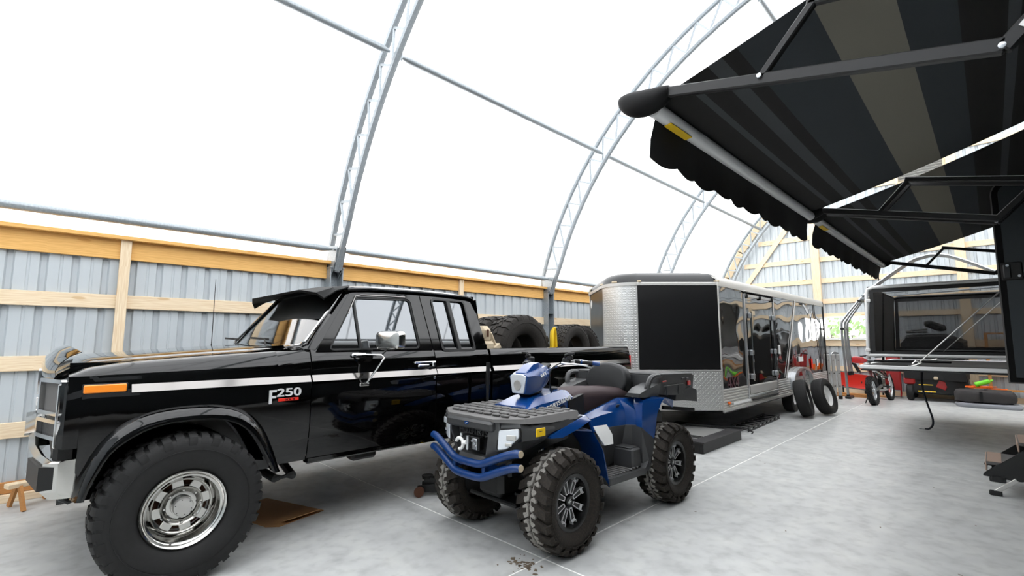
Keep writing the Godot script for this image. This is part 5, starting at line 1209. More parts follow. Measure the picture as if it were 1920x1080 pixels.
# ---------------------------------------------------------------- camper with awnings, open door and fold-out patio
func awning(parent: Node, zn: float, zf: float) -> void:      # roller at x = -1.2, y = 2.7; camper wall at x = 0.85
	var a := Node3D.new()
	a.name = "awning"
	parent.add_child(a, true)
	var slope := 0.315
	var bands := [[-1.2, -1.035, 0], [-1.035, -1.0, 1], [-1.0, -0.9, 0], [-0.9, -0.83, 1], [-0.83, -0.76, 0], [-0.76, -0.45, 2], [-0.45, -0.19, 3], [-0.19, 0.01, 2], [0.01, 0.19, 0], [0.19, 0.24, 1], [0.24, 0.42, 0], [0.42, 0.85, 2]]
	var cols: Array = [M.canvas_black, M.canvas_grey, M.canvas_blue, M.canvas_taupe]
	for q in bands:
		var rows := []
		var n := 2 if q[1] - q[0] < 0.12 else 4
		for i in n + 1:
			var x: float = lerpf(q[0], q[1], float(i) / n)
			var row := []
			for j in 9:
				var z := lerpf(zn, zf, j / 8.0)
				var sag := -0.035 * sin(PI * (x + 1.2) / 2.05) - 0.012 * sin(PI * j / 8.0)
				row.append(V(x, 2.735 + slope * (x + 1.2) + sag, z))
			rows.append(row)
		part("fabric_stripe", MB.new().sheet(rows, V(0, 0.003, 0)), cols[q[2]], a, 60)
	part("roller", MB.new().rod(V(-1.2, 2.70, zn), V(-1.2, 2.70, zf), 0.042, 16), M.alu_bright, a)
	part("warning_label", MB.new().loft([PackedVector3Array([V(-1.212, 2.656, zn - 0.14), V(-1.172, 2.662, zn - 0.14), V(-1.170, 2.656, zn - 0.14), V(-1.212, 2.650, zn - 0.14)]), PackedVector3Array([V(-1.212, 2.656, zn - 0.40), V(-1.172, 2.662, zn - 0.40), V(-1.170, 2.656, zn - 0.40), V(-1.212, 2.650, zn - 0.40)])]), M.yellow, a)
	# scalloped valance
	var n2 := 8 * int(round(absf(zf - zn) / 0.30))
	var rows2 := [[], [], []]
	for i in n2 + 1:
		var z := lerpf(zn - 0.05, zf + 0.02, float(i) / n2)
		var ph := fmod(float(i) / 8.0, 1.0)
		var drop := 0.205 + 0.028 * sin(PI * ph)
		var sway := 0.008 * sin(z * 9.0)
		rows2[0].append(V(-1.222, 2.665, z))
		rows2[1].append(V(-1.245 + sway, 2.665 - drop * 0.5, z))
		rows2[2].append(V(-1.25 + sway * 1.6, 2.665 - drop, z))
	part("valance", MB.new().sheet(rows2, V(0.003, 0, 0)), M.canvas_black, a, 60, "scalloped black valance")
	for e in [[zn, 1.0], [zf, -1.0]]:
		var z: float = e[0]
		var s: float = e[1]
		# rounded end cap
		var cap := MB.new()
		var rings := []
		for q in [[-1.09, 0.035, 2.745, 0.04], [-1.13, 0.052, 2.738, 0.05], [-1.18, 0.066, 2.732, 0.056], [-1.24, 0.074, 2.736, 0.06], [-1.29, 0.074, 2.746, 0.06], [-1.335, 0.066, 2.760, 0.054], [-1.365, 0.052, 2.772, 0.044], [-1.385, 0.034, 2.782, 0.03], [-1.393, 0.012, 2.788, 0.012]]:
			var ring := PackedVector3Array()
			for k in 18:
				var t := TAU * k / 18
				ring.append(V(q[0], q[2] + cos(t) * q[1], z + s * 0.03 + sin(t) * q[3]))
			rings.append(ring)
		cap.loft(rings)
		part("end_cap", cap, M.black_dull, a, 60)
		var zz := z + s * 0.035
		var bar := func(p: Vector2, q: Vector2, w: float, called := "arm") -> void:
			part(called, MB.new().bar(V(p.x, p.y, zz), V(q.x, q.y, zz), w, 0.035, Vector3.UP, 0.006), M.black_metal, a)
		bar.call(Vector2(-1.15, 2.755), Vector2(0.11, 2.44), 0.055)
		bar.call(Vector2(-0.65, 2.64), Vector2(-0.42, 2.90), 0.034, "strut")
		bar.call(Vector2(-0.45, 2.905), Vector2(0.85, 2.60), 0.045)
		bar.call(Vector2(0.10, 2.43), Vector2(0.85, 3.22), 0.05)
		part("arm_label", MB.new().bar(V(0.15, 2.483, zz + s * 0.02), V(0.25, 2.588, zz + s * 0.02), 0.02, 0.004), M.white, a)
		for q in [[-0.65, 2.64], [0.10, 2.435]]:
			part("pivot_bolt", MB.new().lathe([Vector2(0, 0), Vector2(0.011, 0), Vector2(0.011, 0.03), Vector2(0, 0.032)], 8, Transform3D(Basis(Vector3.RIGHT, PI / 2 * s), V(q[0], q[1], zz))), M.alu, a)

func build_camper() -> void:
	M.canvas_black = mat(Color(0.07, 0.066, 0.066), 0.85)
	M.canvas_grey = mat(Color(0.25, 0.26, 0.27), 0.85)
	M.canvas_blue = mat(Color(0.19, 0.21, 0.225), 0.85)
	M.canvas_taupe = mat(Color(0.47, 0.455, 0.41), 0.85)
	M.camper_side = mat(Color(0.14, 0.17, 0.185), 0.5)
	M.screen = mat(Color(0.01, 0.01, 0.012, 0.40), 0.9, 0.0, {"transparency": BaseMaterial3D.TRANSPARENCY_ALPHA})
	var t := thing("camper", "dark toy-hauler camper with two black awnings and a fold-out patio", "camper")
	var z0 := 3.2
	var z1 := -12.9
	var yb := 0.62
	var yt := 3.82
	# wall panels leave the doorway (z -6.5 to -7.18) and the patio opening free
	var wall := func(za: float, zb: float, ya: float, yc: float) -> void:
		part("side_wall", MB.new().box(V(0.88, (ya + yc) / 2, (za + zb) / 2), V(0.06, yc - ya, za - zb)), M.camper_side, t)
	wall.call(z0, -6.5, yb, yt)
	wall.call(-6.5, -7.18, yb, 1.0)
	wall.call(-6.5, -7.18, 3.17, yt)
	wall.call(-7.18, -9.0, yb, yt)
	wall.call(-9.0, -12.36, yb, 1.0)
	wall.call(-9.0, -12.36, 3.0, yt)
	wall.call(-12.36, z1, yb, yt)
	part("far_side_wall", MB.new().box(V(3.33, 2.22, (z0 + z1) / 2), V(0.06, 3.2, z0 - z1)), M.camper_side, t)
	part("roof", MB.new().box(V(2.1, 3.82, (z0 + z1) / 2), V(2.54, 0.08, z0 - z1), 0.03), M.camper_side, t)
	part("floor", MB.new().box(V(2.1, 0.80, (z0 + z1) / 2), V(2.4, 0.36, z0 - z1 - 0.1)), M.black, t)
	part("front_wall", MB.new().box(V(2.1, 2.22, z0), V(2.5, 3.2, 0.06)), M.camper_side, t)
	part("rear_wall", MB.new().box(V(2.1, 2.22, z1), V(2.5, 3.2, 0.06)), M.camper_side, t)
	part("partition", MB.new().box(V(2.3, 2.1, -7.4), V(2.0, 2.3, 0.05)).box(V(2.3, 2.1, -6.3), V(2.0, 2.3, 0.05)), M.cloth_dark, t)
	for z in [1.9, -0.5, -3.6]:
		part("side_window", MB.new().box(V(0.845, 2.35, z), V(0.02, 0.7, 1.1), 0.008), M.tint_glass, t)
	# door, swung wide open
	var d := Node3D.new()
	d.name = "door"
	t.add_child(d)
	var dz := -7.2
	var dp := rounded([Vector2(0.085, 1.01), Vector2(0.85, 1.01), Vector2(0.85, 3.19), Vector2(0.085, 3.19)], 0.0, 1)
	dp = [Vector2(0.085, 1.01), Vector2(0.84, 1.01), Vector2(0.84, 3.17)]
	for k in 7:
		var a := PI / 2 * k / 6.0
		dp.append(Vector2(0.26 - sin(a) * 0.16, 3.01 + cos(a) * 0.16))
	part("door_slab", MB.new().prism(dp, 0.05, T(V(0, 0, dz - 0.05)), 0.004), M.black_dull, d)
	part("door_panel", MB.new().prism(inset(dp, 0.06), 0.012, T(V(0, 0, dz - 0.004)), 0.003), M.camper_side, d)
	part("door_seal", frame2(dp, inset(dp, 0.012), 0.012, T(V(0, 0, dz))), M.plastic_grey, d)
	part("latch_plate", MB.new().box(V(0.20, 2.175, dz + 0.012), V(0.16, 0.19, 0.02), 0.015), M.black, d)
	part("latch_handle", MB.new().box(V(0.165, 2.175, dz + 0.024), V(0.06, 0.15, 0.02), 0.01), M.black_satin, d)
	for q in [[0.17, 2.235], [0.25, 2.12]]:
		part("latch_lock", MB.new().lathe([Vector2(0, 0), Vector2(0.013, 0), Vector2(0.013, 0.01), Vector2(0, 0.012)], 10, Transform3D(Basis(Vector3.RIGHT, PI / 2), V(q[0], q[1], dz + 0.03))), M.alu, d)
	# fold-down steps
	var st := Node3D.new()
	st.name = "entry_steps"
	t.add_child(st)
	for z in [-6.55, -7.13]:
		part("stringer", MB.new().prism(rounded([Vector2(-0.17, 0.165), Vector2(-0.15, 0.20), Vector2(0.86, 1.08), Vector2(0.86, 0.78), Vector2(0.10, 0.15)], 0.02, 3), 0.02, T(V(0, 0, z - 0.01))), M.black_satin, st)
	for k in 4:
		var x := -0.02 + 0.23 * k
		var y := 0.285 + 0.205 * k
		part("tread", MB.new().box(V(x, y, -6.84), V(0.24, 0.03, 0.55), 0.006), M.plastic_grey, st)
		part("tread_edge", MB.new().box(V(x - 0.118, y - 0.03, -6.84), V(0.012, 0.085, 0.55), 0.003).box(V(x - 0.06, y + 0.016, -6.84), V(0.10, 0.004, 0.55)), mat(Color(0.62, 0.53, 0.47), 0.6), st)
	for z in [-6.53, -7.15]:
		part("step_leg", MB.new().bar(V(0.06, 0.165, z), V(-0.09, 0.03, z), 0.035, 0.02, Vector3.UP, 0.003), M.alu_flat, st)
		part("step_foot", MB.new().box(V(-0.09, 0.022, z), V(0.09, 0.044, 0.05), 0.008), M.black, st)
		part("step_bracket", MB.new().box(V(-0.06, 0.15, z), V(0.10, 0.05, 0.03), 0.006), M.black, st)
	# awnings
	awning(t, -2.28, -5.44)
	awning(t, -5.66, -9.93)
	# fold-out patio
	var p := Node3D.new()
	p.name = "patio"
	t.add_child(p)
	var zn := -9.0
	var zr := -9.63
	var zb := -12.36
	part("deck", MB.new().box(V(-0.30, 1.045, (zn + zb) / 2), V(2.28, 0.06, zn - zb), 0.006), M.black_dull, p)
	part("deck_rail", MB.new().box(V(-0.30, 1.055, zn + 0.02), V(2.34, 0.055, 0.04), 0.008), M.alu_bright, p)
	part("deck_rail", MB.new().box(V(-1.455, 1.055, (zn + zb) / 2), V(0.04, 0.055, zn - zb), 0.008), M.alu_bright, p)
	part("deck_rail", MB.new().box(V(-0.30, 1.055, zb - 0.02), V(2.34, 0.055, 0.04), 0.008), M.alu_bright, p)
	part("deck_trim", MB.new().box(V(-0.30, 1.012, zn + 0.03), V(2.3, 0.02, 0.02), 0.004), M.black_satin, p)
	var rail := func(z: float, lo: float, xl: float, bright: bool) -> void:
		var pts := [V(xl - 0.06, lo, z), V(xl - 0.02, 2.22, z), V(xl, 2.285, z), V(xl + 0.07, 2.315, z), V(0.84, 2.315, z)]
		part("rail_tube", MB.new().tube(pts, 0.027, 10), M.alu_bright if bright else M.black_satin, p)
		part("rail_tube", MB.new().rod(V(xl - 0.06, lo, z), V(0.84, lo, z), 0.027, 10), M.alu_bright if bright else M.black_satin, p)
		var yb2 := lo + 0.02
		part("screen_border", frame2([Vector2(xl - 0.03, yb2), Vector2(0.84, yb2), Vector2(0.84, 2.29), Vector2(xl + 0.02, 2.29)], [Vector2(xl + 0.04, yb2 + 0.05), Vector2(0.78, yb2 + 0.05), Vector2(0.78, 2.23), Vector2(xl + 0.07, 2.23)], 0.006, T(V(0, 0, z))), M.black, p)
		part("screen", MB.new().prism([Vector2(xl - 0.03, yb2), Vector2(0.84, yb2), Vector2(0.84, 2.29), Vector2(xl + 0.02, 2.29)], 0.001, T(V(0, 0, z - 0.004))), M.screen, p)
	rail.call(zr, 1.215, -1.385, true)
	rail.call(zb + 0.05, 1.255, -1.36, false)
	# outer side: solid dark screen with a middle post
	part("side_screen", MB.new().loft([PackedVector3Array([V(-1.44, 1.22, zr - 0.02), V(-1.365, 2.29, zr - 0.02), V(-1.36, 2.29, zr - 0.02), V(-1.435, 1.22, zr - 0.02)]), PackedVector3Array([V(-1.42, 1.25, zb + 0.07), V(-1.35, 2.29, zb + 0.07), V(-1.345, 2.29, zb + 0.07), V(-1.415, 1.25, zb + 0.07)])]), M.black, p)
	part("side_rail", MB.new().rod(V(-1.375, 2.315, zr), V(-1.355, 2.31, zb + 0.05), 0.02, 8), M.black_satin, p)
	part("side_post", MB.new().rod(V(-1.425, 1.08, -10.9), V(-1.345, 2.31, -10.9), 0.02, 8), M.black_satin, p)
	for q in [[-1.44, 1.3], [-1.385, 2.1]]:
		part("rail_clamp", MB.new().box(V(q[0], q[1], zr + 0.01), V(0.07, 0.05, 0.06), 0.01), M.white, p)
	part("post_foot", MB.new().rod(V(-1.445, 1.08, zr), V(-1.44, 1.22, zr), 0.022, 8), M.alu_flat, p)
	for z in [zn + 0.01, -12.2]:
		part("stay_cable", MB.new().rod(V(-0.80, 1.10, z), V(0.84, 2.88, z), 0.009, 6), M.alu_flat, p)
		part("cable_shackle", MB.new().tube([V(-0.86, 1.085, z), V(-0.80, 1.10, z), V(-0.74, 1.14, z), V(-0.80, 1.16, z), V(-0.84, 1.12, z)], 0.012, 6).box(V(-0.83, 1.085, z), V(0.12, 0.02, 0.05), 0.004), M.dull_chrome, p)
	# running gear
	part("chassis", MB.new().box(V(1.4, 0.55, -4.8), V(0.12, 0.2, 15), 0.01).box(V(2.8, 0.55, -4.8), V(0.12, 0.2, 15), 0.01), M.black_metal, t)
	var tm := tire_mesh(0.37, 0.22, 0.2, 40, "slick")
	for x in [1.05, 3.1]:
		for z in [-4.0, -4.9]:
			var w := Node3D.new()
			w.name = "wheel"
			w.transform = axis_x(V(x, 0.37, z), -1.0 if x < 2 else 1.0)
			t.add_child(w, true)
			put("tire", tm.body, M.rubber, w)
			put("tread", tm.tread, M.rubber, w)
			part("rim", MB.new().lathe([Vector2(0, 0.05), Vector2(0.06, 0.06), Vector2(0.15, 0.02), Vector2(0.2, 0.07), Vector2(0.2, 0.0), Vector2(0, 0.0)], 24), M.black_satin, w)
	for q in [[1.3, 2.6], [2.9, 2.6], [1.3, -12.4], [2.9, -12.4]]:
		part("stabilizer_jack", MB.new().rod(V(q[0], 0.0, q[1]), V(q[0], 0.65, q[1]), 0.035, 8).box(V(q[0], 0.015, q[1]), V(0.22, 0.03, 0.22), 0.005), M.black_metal, t)

# ---------------------------------------------------------------- loose things
func loose_tire(label: String, group: String, t: Dictionary, mt: Material, at: Transform3D, rim := -1.0, called := "loose_tire") -> Node3D:
	var o := thing(called, label, "tire", Vector3.ZERO, Vector3.ZERO, group)
	o.transform = at
	put("carcass", t.body, mt, o)
	put("tread", t.tread, mt, o)
	if rim > 0.0:
		var r := rim
		part("rim", MB.new().lathe([Vector2(0.03, 0.03), Vector2(0.05, 0.035), Vector2(r * 0.7, 0.02), Vector2(r * 0.86, 0.045), Vector2(r, 0.07), Vector2(r + 0.01, 0.075), Vector2(r + 0.01, 0.06), Vector2(r * 0.9, 0.0), Vector2(r * 0.9, -0.06), Vector2(r + 0.01, -0.07), Vector2(r * 0.84, -0.05), Vector2(r * 0.84, 0.0), Vector2(0.03, 0.0), Vector2(0.03, 0.03)], 36), M.white, o, 38, "white steel rim")
	return o

func build_clutter() -> void:
	# tyres and gear in the pickup bed (bed floor at 0.85)
	var big := tire_mesh(0.455, 0.34, 0.22, 26, "mud")
	loose_tire("largest muddy off-road tire in the pickup bed, behind the cab", "tires in the pickup bed", big, M.rubber_dusty, axis_x(V(-4.06, 0.85 + 0.456, -4.12), 1.0).rotated_local(Vector3.UP, 0.4))
	var mid := tire_mesh(0.36, 0.22, 0.205, 36, "street")
	var pl := thing("bed_pallet", "low wooden pallet in the pickup bed under the two smaller tires", "pallet", V(-4.2, 0.852, -5.22))
	for k in 5:
		part("slat", MB.new().box(V(0, 0.076, -0.52 + 0.26 * k), V(0.8, 0.02, 0.12), 0.003), M.wood_old, pl)
	for x in [-0.36, 0.36]:
		part("bearer", MB.new().box(V(x, 0.033, 0), V(0.07, 0.066, 1.2), 0.003), M.wood_old, pl)
	loose_tire("all-terrain tire with fine tread in the pickup bed, middle one", "tires in the pickup bed", mid, M.rubber_dusty, Transform3D(Basis(Vector3.UP, 0.12) * Basis(Vector3.BACK, -PI / 2), V(-3.93, 0.944 + 0.36, -5.0)))
	loose_tire("worn all-terrain tire in the pickup bed, nearest the tailgate", "tires in the pickup bed", mid, M.rubber_dusty, Transform3D(Basis(Vector3.UP, -0.05) * Basis(Vector3.BACK, -PI / 2), V(-4.19, 0.944 + 0.36, -5.52)))
	loose_tire("second large off-road tire in the pickup bed, hidden behind the first", "tires in the pickup bed", big, M.rubber_dusty, axis_x(V(-4.50, 0.85 + 0.456, -4.15), 1.0))
	var rope := thing("rope_coil", "yellow rope coil hanging between tires in the pickup bed", "rope", V(-3.87, 0.87, -4.60))
	for k in 5:
		var pts := []
		for i in 14:
			var a := TAU * i / 14
			pts.append(V(0.012 * k - 0.03 + 0.012 * cos(a), 0.40 + (0.32 + 0.012 * k) * sin(a) * 0.95, 0.02 + (0.03 + 0.006 * k) * cos(a)))
		part("rope_turn", MB.new().tube(pts, 0.014, 6, true), M.rope, rope)
	var can := thing("beige_crate", "beige plastic case standing behind the pickup cab", "case", V(-4.0, 0.85, -3.54))
	part("body", MB.new().box(V(0.02, 0.30, 0.10), V(0.34, 0.60, 0.20), 0.03).box(V(0.02, 0.66, 0.10), V(0.30, 0.20, 0.18), 0.05), M.beige, can)
	part("flap", MB.new().box(V(0.06, 0.52, -0.03), V(0.26, 0.07, 0.12), 0.01, V(0.5, 0, 0)).box(V(0.05, 0.60, 0.0), V(0.24, 0.22, 0.05), 0.02, V(0.5, 0, 0)), M.beige, can)
	part("grip_slot", MB.new().box(V(0.195, 0.68, 0.12), V(0.012, 0.08, 0.03), 0.004), M.rust, can)

	# floor jack beside the quad bike
	var j := thing("floor_jack", "black trolley jack with yellow frame and upright handle beside the pickup", "jack", V(-3.72, 0, -2.92), V(0, 38, 0))
	for s in [-1, 1]:
		part("side_plate", MB.new().prism([Vector2(-0.33, 0.03), Vector2(-0.33, 0.09), Vector2(-0.1, 0.12), Vector2(0.30, 0.14), Vector2(0.36, 0.05)], 0.012, T(V(0, 0, 0.07 * s))), M.black, j)
		part("side_flange", MB.new().box(V(0.05, 0.135, 0.075 * s), V(0.34, 0.012, 0.02), 0.003, V(0, 0, 0.06)), M.yellow, j)
		part("front_wheel", MB.new().lathe([Vector2(0, -0.02), Vector2(0.045, -0.02), Vector2(0.047, 0.0), Vector2(0.045, 0.02), Vector2(0, 0.02)], 16, Transform3D(Basis(Vector3.RIGHT, PI / 2), V(-0.30, 0.047, 0.12 * s))), M.rust, j)
		part("caster", MB.new().lathe([Vector2(0, -0.012), Vector2(0.03, -0.012), Vector2(0.03, 0.012), Vector2(0, 0.012)], 12, Transform3D(Basis(Vector3.RIGHT, PI / 2), V(0.30, 0.03, 0.10 * s))), M.black, j)
	part("lift_arm", MB.new().bar(V(0.2, 0.11, 0), V(-0.28, 0.13, 0), 0.05, 0.07), M.black_metal, j)
	part("saddle", MB.new().lathe([Vector2(0, 0.14), Vector2(0.05, 0.14), Vector2(0.055, 0.17), Vector2(0, 0.165)], 12, T(V(-0.26, 0, 0))), M.black_metal, j)
	part("cross_axle", MB.new().rod(V(-0.30, 0.047, -0.13), V(-0.30, 0.047, 0.13), 0.012, 8), M.black_metal, j)
	part("handle", MB.new().tube([V(0.30, 0.10, 0), V(0.315, 0.6, 0.0), V(0.32, 1.02, 0), V(0.32, 1.03, 0), V(0.325, 1.24, 0)], [0.014, 0.014, 0.014, 0.020, 0.020], 10), M.black, j)

	# cardboard under the pickup
	var cb := thing("cardboard_sheet", "flat brown cardboard sheet on the floor under the pickup", "cardboard", V(-4.42, 0, -1.56))
	part("sheet", MB.new().prism([Vector2(-0.42, -0.06), Vector2(0.26, -0.30), Vector2(0.37, 0.10), Vector2(0.30, 0.18), Vector2(-0.35, 0.34)], 0.006, Transform3D(Basis(Vector3.RIGHT, PI / 2), V(0, 0.007, 0))), M.cardboard, cb)
	part("folded_flap", MB.new().box(V(0.30, 0.022, -0.10), V(0.10, 0.005, 0.3), 0.0, V(0.0, 0.2, 0.35)), M.cardboard, cb)
	# trestle by the wall
	var sw := thing("wooden_trestle", "small wooden trestle by the left wall behind the bumper", "trestle", V(-6.12, 0, -0.10), V(0, 20, 0))
	for s in [-1, 1]:
		for e in [-1, 1]:
			part("leg", MB.new().bar(V(0.14 * s, 0.0, 0.12 * e), V(0.03 * s, 0.19, 0.12 * e), 0.02, 0.05, V(0, 0, 1)), M.wood_old, sw)
	part("beam", MB.new().box(V(0, 0.205, 0), V(0.09, 0.04, 0.40), 0.004), M.wood, sw)

	# low lift platform and ramp in front of the trailer
	var lf := thing("lift_platform", "low black steel lift platform on the floor before the trailer nose", "platform", V(-3.22, 0, -6.83))
	part("side_beam", MB.new().box(V(0.47, 0.065, 0), V(0.05, 0.13, 1.32), 0.006), M.black_metal, lf)
	part("side_beam", MB.new().box(V(-0.47, 0.065, 0), V(0.05, 0.13, 1.32), 0.006), M.black_metal, lf)
	part("end_beam", MB.new().box(V(0, 0.065, 0.635), V(0.90, 0.13, 0.05), 0.006), M.black_metal, lf)
	part("end_beam", MB.new().box(V(0, 0.065, -0.635), V(0.90, 0.13, 0.05), 0.006), M.black_metal, lf)
	part("deck_rim", frame2([Vector2(-0.5, -0.68), Vector2(0.52, -0.68), Vector2(0.52, 0.68), Vector2(-0.5, 0.68)], [Vector2(-0.32, -0.5), Vector2(0.34, -0.5), Vector2(0.34, 0.5), Vector2(-0.32, 0.5)], 0.02, Transform3D(Basis(Vector3.RIGHT, -PI / 2), V(0, 0.13, 0))), mat(Color(0.16, 0.155, 0.16), 0.5), lf)
	part("deck_plate", MB.new().box(V(0.01, 0.136, 0), V(0.68, 0.012, 1.02)), mat(Color(0.48, 0.48, 0.47), 0.5, 0.0), lf)
	for k in 3:
		part("deck_slat", MB.new().box(V(0.01, 0.146, 0.40 - 0.06 * k), V(0.64, 0.008, 0.02), 0.002), M.black_metal, lf)
	part("cross_bar", MB.new().bar(V(-0.25, 0.165, -0.42), V(0.50, 0.165, -0.68), 0.025, 0.06), M.black_metal, lf)
	part("pull_hook", MB.new().tube([V(0.48, 0.15, -0.69), V(0.56, 0.13, -0.76), V(0.60, 0.10, -0.84), V(0.56, 0.06, -0.90)], 0.01, 6), M.black_metal, lf)
	var rp := thing("loading_ramp", "black steel ladder ramp lying beside the trailer", "ramp", V(-3.02, 0, -9.05), V(0, 2, 0))
	for s in [-1, 1]:
		part("side_rail", MB.new().box(V(0.13 * s, 0.065, 0), V(0.02, 0.025, 1.8), 0.003).box(V(0.13 * s, 0.012, 0), V(0.02, 0.024, 1.8), 0.003), M.black_metal, rp)
		for k in 8:
			part("rail_web", MB.new().box(V(0.13 * s, 0.04, -0.84 + 0.24 * k), V(0.02, 0.04, 0.08)), M.black_metal, rp)
	for k in 9:
		part("rung", MB.new().box(V(0, 0.05, -0.84 + 0.21 * k), V(0.25, 0.02, 0.03), 0.003), M.black_metal, rp)

	# spare wheels leaning on the trailer
	var sp := tire_mesh(0.345, 0.21, 0.20, 40, "slick")
	loose_tire("leaning trailer tire with white rim, the outer of two", "tires leaning on the trailer", sp, M.rubber, Transform3D(Basis(Vector3.UP, -0.12) * Basis(Vector3.BACK, -PI / 2 + 0.24), V(-2.43, 0.36, -11.12)), 0.20, "spare_tire")
	loose_tire("leaning trailer tire, the inner of two against the trailer", "tires leaning on the trailer", sp, M.rubber, Transform3D(Basis(Vector3.UP, 0.15) * Basis(Vector3.BACK, -PI / 2 + 0.20), V(-2.64, 0.36, -10.50)), 0.20, "spare_tire")

	# folded aluminium ladder
	var ld := thing("folding_ladder", "folded aluminium multi-purpose ladder standing by the trailer end", "ladder", V(-2.93, 0, -14.3), V(0, 26, 0))
	for k in 4:
		var x := -0.16 + 0.105 * k
		part("stile", MB.new().box(V(x, 0.60, 0), V(0.075, 1.02, 0.05), 0.006), M.alu_flat, ld)
		for i in 3:
			part("rung_end", MB.new().box(V(x, 0.32 + 0.32 * i, 0.027), V(0.028, 0.02, 0.012), 0.003), M.black, ld)
	for x in [-0.108, 0.102]:
		part("hinge", MB.new().lathe([Vector2(0, -0.02), Vector2(0.085, -0.02), Vector2(0.085, 0.02), Vector2(0, 0.02)], 20, Transform3D(Basis(Vector3.RIGHT, PI / 2), V(x, 1.09, 0))), M.alu, ld)
	part("hinge", MB.new().lathe([Vector2(0, -0.02), Vector2(0.075, -0.02), Vector2(0.075, 0.02), Vector2(0, 0.02)], 20, Transform3D(Basis(Vector3.RIGHT, PI / 2), V(0, 0.14, 0))), M.alu, ld)
	for x in [-0.16, 0.155]:
		part("foot", MB.new().box(V(x, 0.045, 0), V(0.085, 0.09, 0.07), 0.012), M.black, ld)

	# tubular frame of a small tent garage, standing in the corner
	var cf := thing("tent_frame", "galvanized tube frame of a small arched tent by the far wall", "frame", V(-0.95, 0, -14.6))
	for z in [0.0, -0.16, -0.3]:
		var o: float = -0.22 * z
		var lo := 0.05 if z == 0.0 else 0.62
		part("arch_tube", MB.new().tube(smooth([V(-1.72 + o, lo, z), V(-1.74 + o, 1.0, z), V(-1.75 + o, 1.75, z), V(-1.66 + o, 2.05, z), V(-1.10, 2.72, z), V(-0.35, 3.30, z), V(-0.05, 3.42, z), V(0.15, 3.44, z), V(0.45, 3.36, z), V(1.0, 3.02, z), V(1.62, 2.55, z), V(1.80, 1.9, z), V(1.80, 0.05, z)], 4), 0.028, 8), M.alu, cf)
		part("tube_cap", MB.new().rod(V(-1.72 + o, lo - 0.04, z), V(-1.72 + o, lo + 0.05, z), 0.036, 8), M.black, cf)
	for y in [1.75, 2.45]:
		part("clamp", MB.new().box(V(-1.73 if y < 2 else -1.33, y, -0.15), V(0.09, 0.05, 0.4), 0.01), M.black, cf)
	part("side_tube", MB.new().rod(V(-1.28, 2.58, 0.03), V(1.4, 2.72, 0.03), 0.018, 8), M.galv, cf)
	part("side_tube", MB.new().rod(V(-1.28, 2.50, 0.03), V(1.6, 2.62, 0.03), 0.018, 8), M.galv, cf)
	for q in [-1.72, 1.80]:
		part("base_foot", MB.new().box(V(q, 0.03, -0.15), V(0.12, 0.06, 0.42), 0.01), M.black, cf)

	dirt_bike()

	# plow blade and planks
	var pb := thing("plow_blade", "red orange plow blade leaning by the far wall", "plow blade", V(-2.55, 0, -15.62), V(0, 8, 0))
	var br := []
	for i in 9:
		var a := lerpf(-0.7, 0.7, i / 8.0)
		br.append([V(-0.52, 0.42 + 0.30 * sin(a), 0.12 - 0.14 * cos(a)), V(0.62, 0.30 + 0.30 * sin(a), 0.12 - 0.14 * cos(a))])
	part("blade", MB.new().sheet(br, V(0, 0, -0.008)), M.red_bright, pb, 50)
	part("cutting_edge", MB.new().bar(V(-0.52, 0.225, 0.03), V(0.62, 0.105, 0.03), 0.03, 0.02), M.rubber_worn, pb)
	part("push_frame", MB.new().bar(V(0, 0.35, -0.02), V(0.1, 0.3, -0.5), 0.06, 0.05).box(V(0.1, 0.15, -0.5), V(0.1, 0.3, 0.1)), M.black_metal, pb)
	part("pivot_box", MB.new().box(V(0.15, 0.74, -0.08), V(0.34, 0.16, 0.12), 0.02, V(0, 0, -0.25)), M.orange, pb)
	part("lift_lever", MB.new().bar(V(-0.02, 0.62, 0.0), V(-0.22, 1.06, 0.02), 0.05, 0.08, V(0, 0, 1)), M.black, pb)
	part("skid", MB.new().rod(V(-0.4, 0.0, 0.0), V(-0.4, 0.25, 0.0), 0.02).rod(V(0.45, 0.0, 0.0), V(0.45, 0.16, 0.0), 0.02), M.black_metal, pb)
	for q in [[-2.75, -15.15, 4.0, 0.0, "lower"], [-2.55, -15.18, -7.0, 0.045, "upper"]]:
		var pk := put("plank", MB.new().box(V(0, 0.0225, 0), V(1.25, 0.045, 0.14), 0.004).mesh(), M.wood_old, self, T(V(q[0], q[3], q[1]), V(0, q[2], 0)))
		tag(pk, "short wooden plank on the floor under the plow blade, %s of two" % q[4], "plank", "planks on the floor")

	# red hand truck / fuel tank by the mower
	var ht := thing("hand_truck", "red upright hand truck beside the covered machine", "hand truck", V(-1.88, 0, -15.8), V(-6, 0, 0))
	for s in [-1, 1]:
		part("side_bar", MB.new().tube([V(0.13 * s, 0.02, 0.10), V(0.13 * s, 0.10, 0), V(0.13 * s, 1.1, -0.05), V(0.06 * s, 1.2, -0.05)], 0.018, 8), M.red, ht)
	part("back_plate", MB.new().box(V(0, 0.62, -0.02), V(0.24, 0.86, 0.02), 0.01), M.red, ht)
	part("toe_plate", MB.new().box(V(0, 0.02, 0.12), V(0.34, 0.012, 0.2), 0.003), M.black, ht)

	# red machine under a black cover
	var mw := thing("covered_machine", "red garden machine under a black cover beneath the patio", "machine", V(-1.10, 0, -15.75))
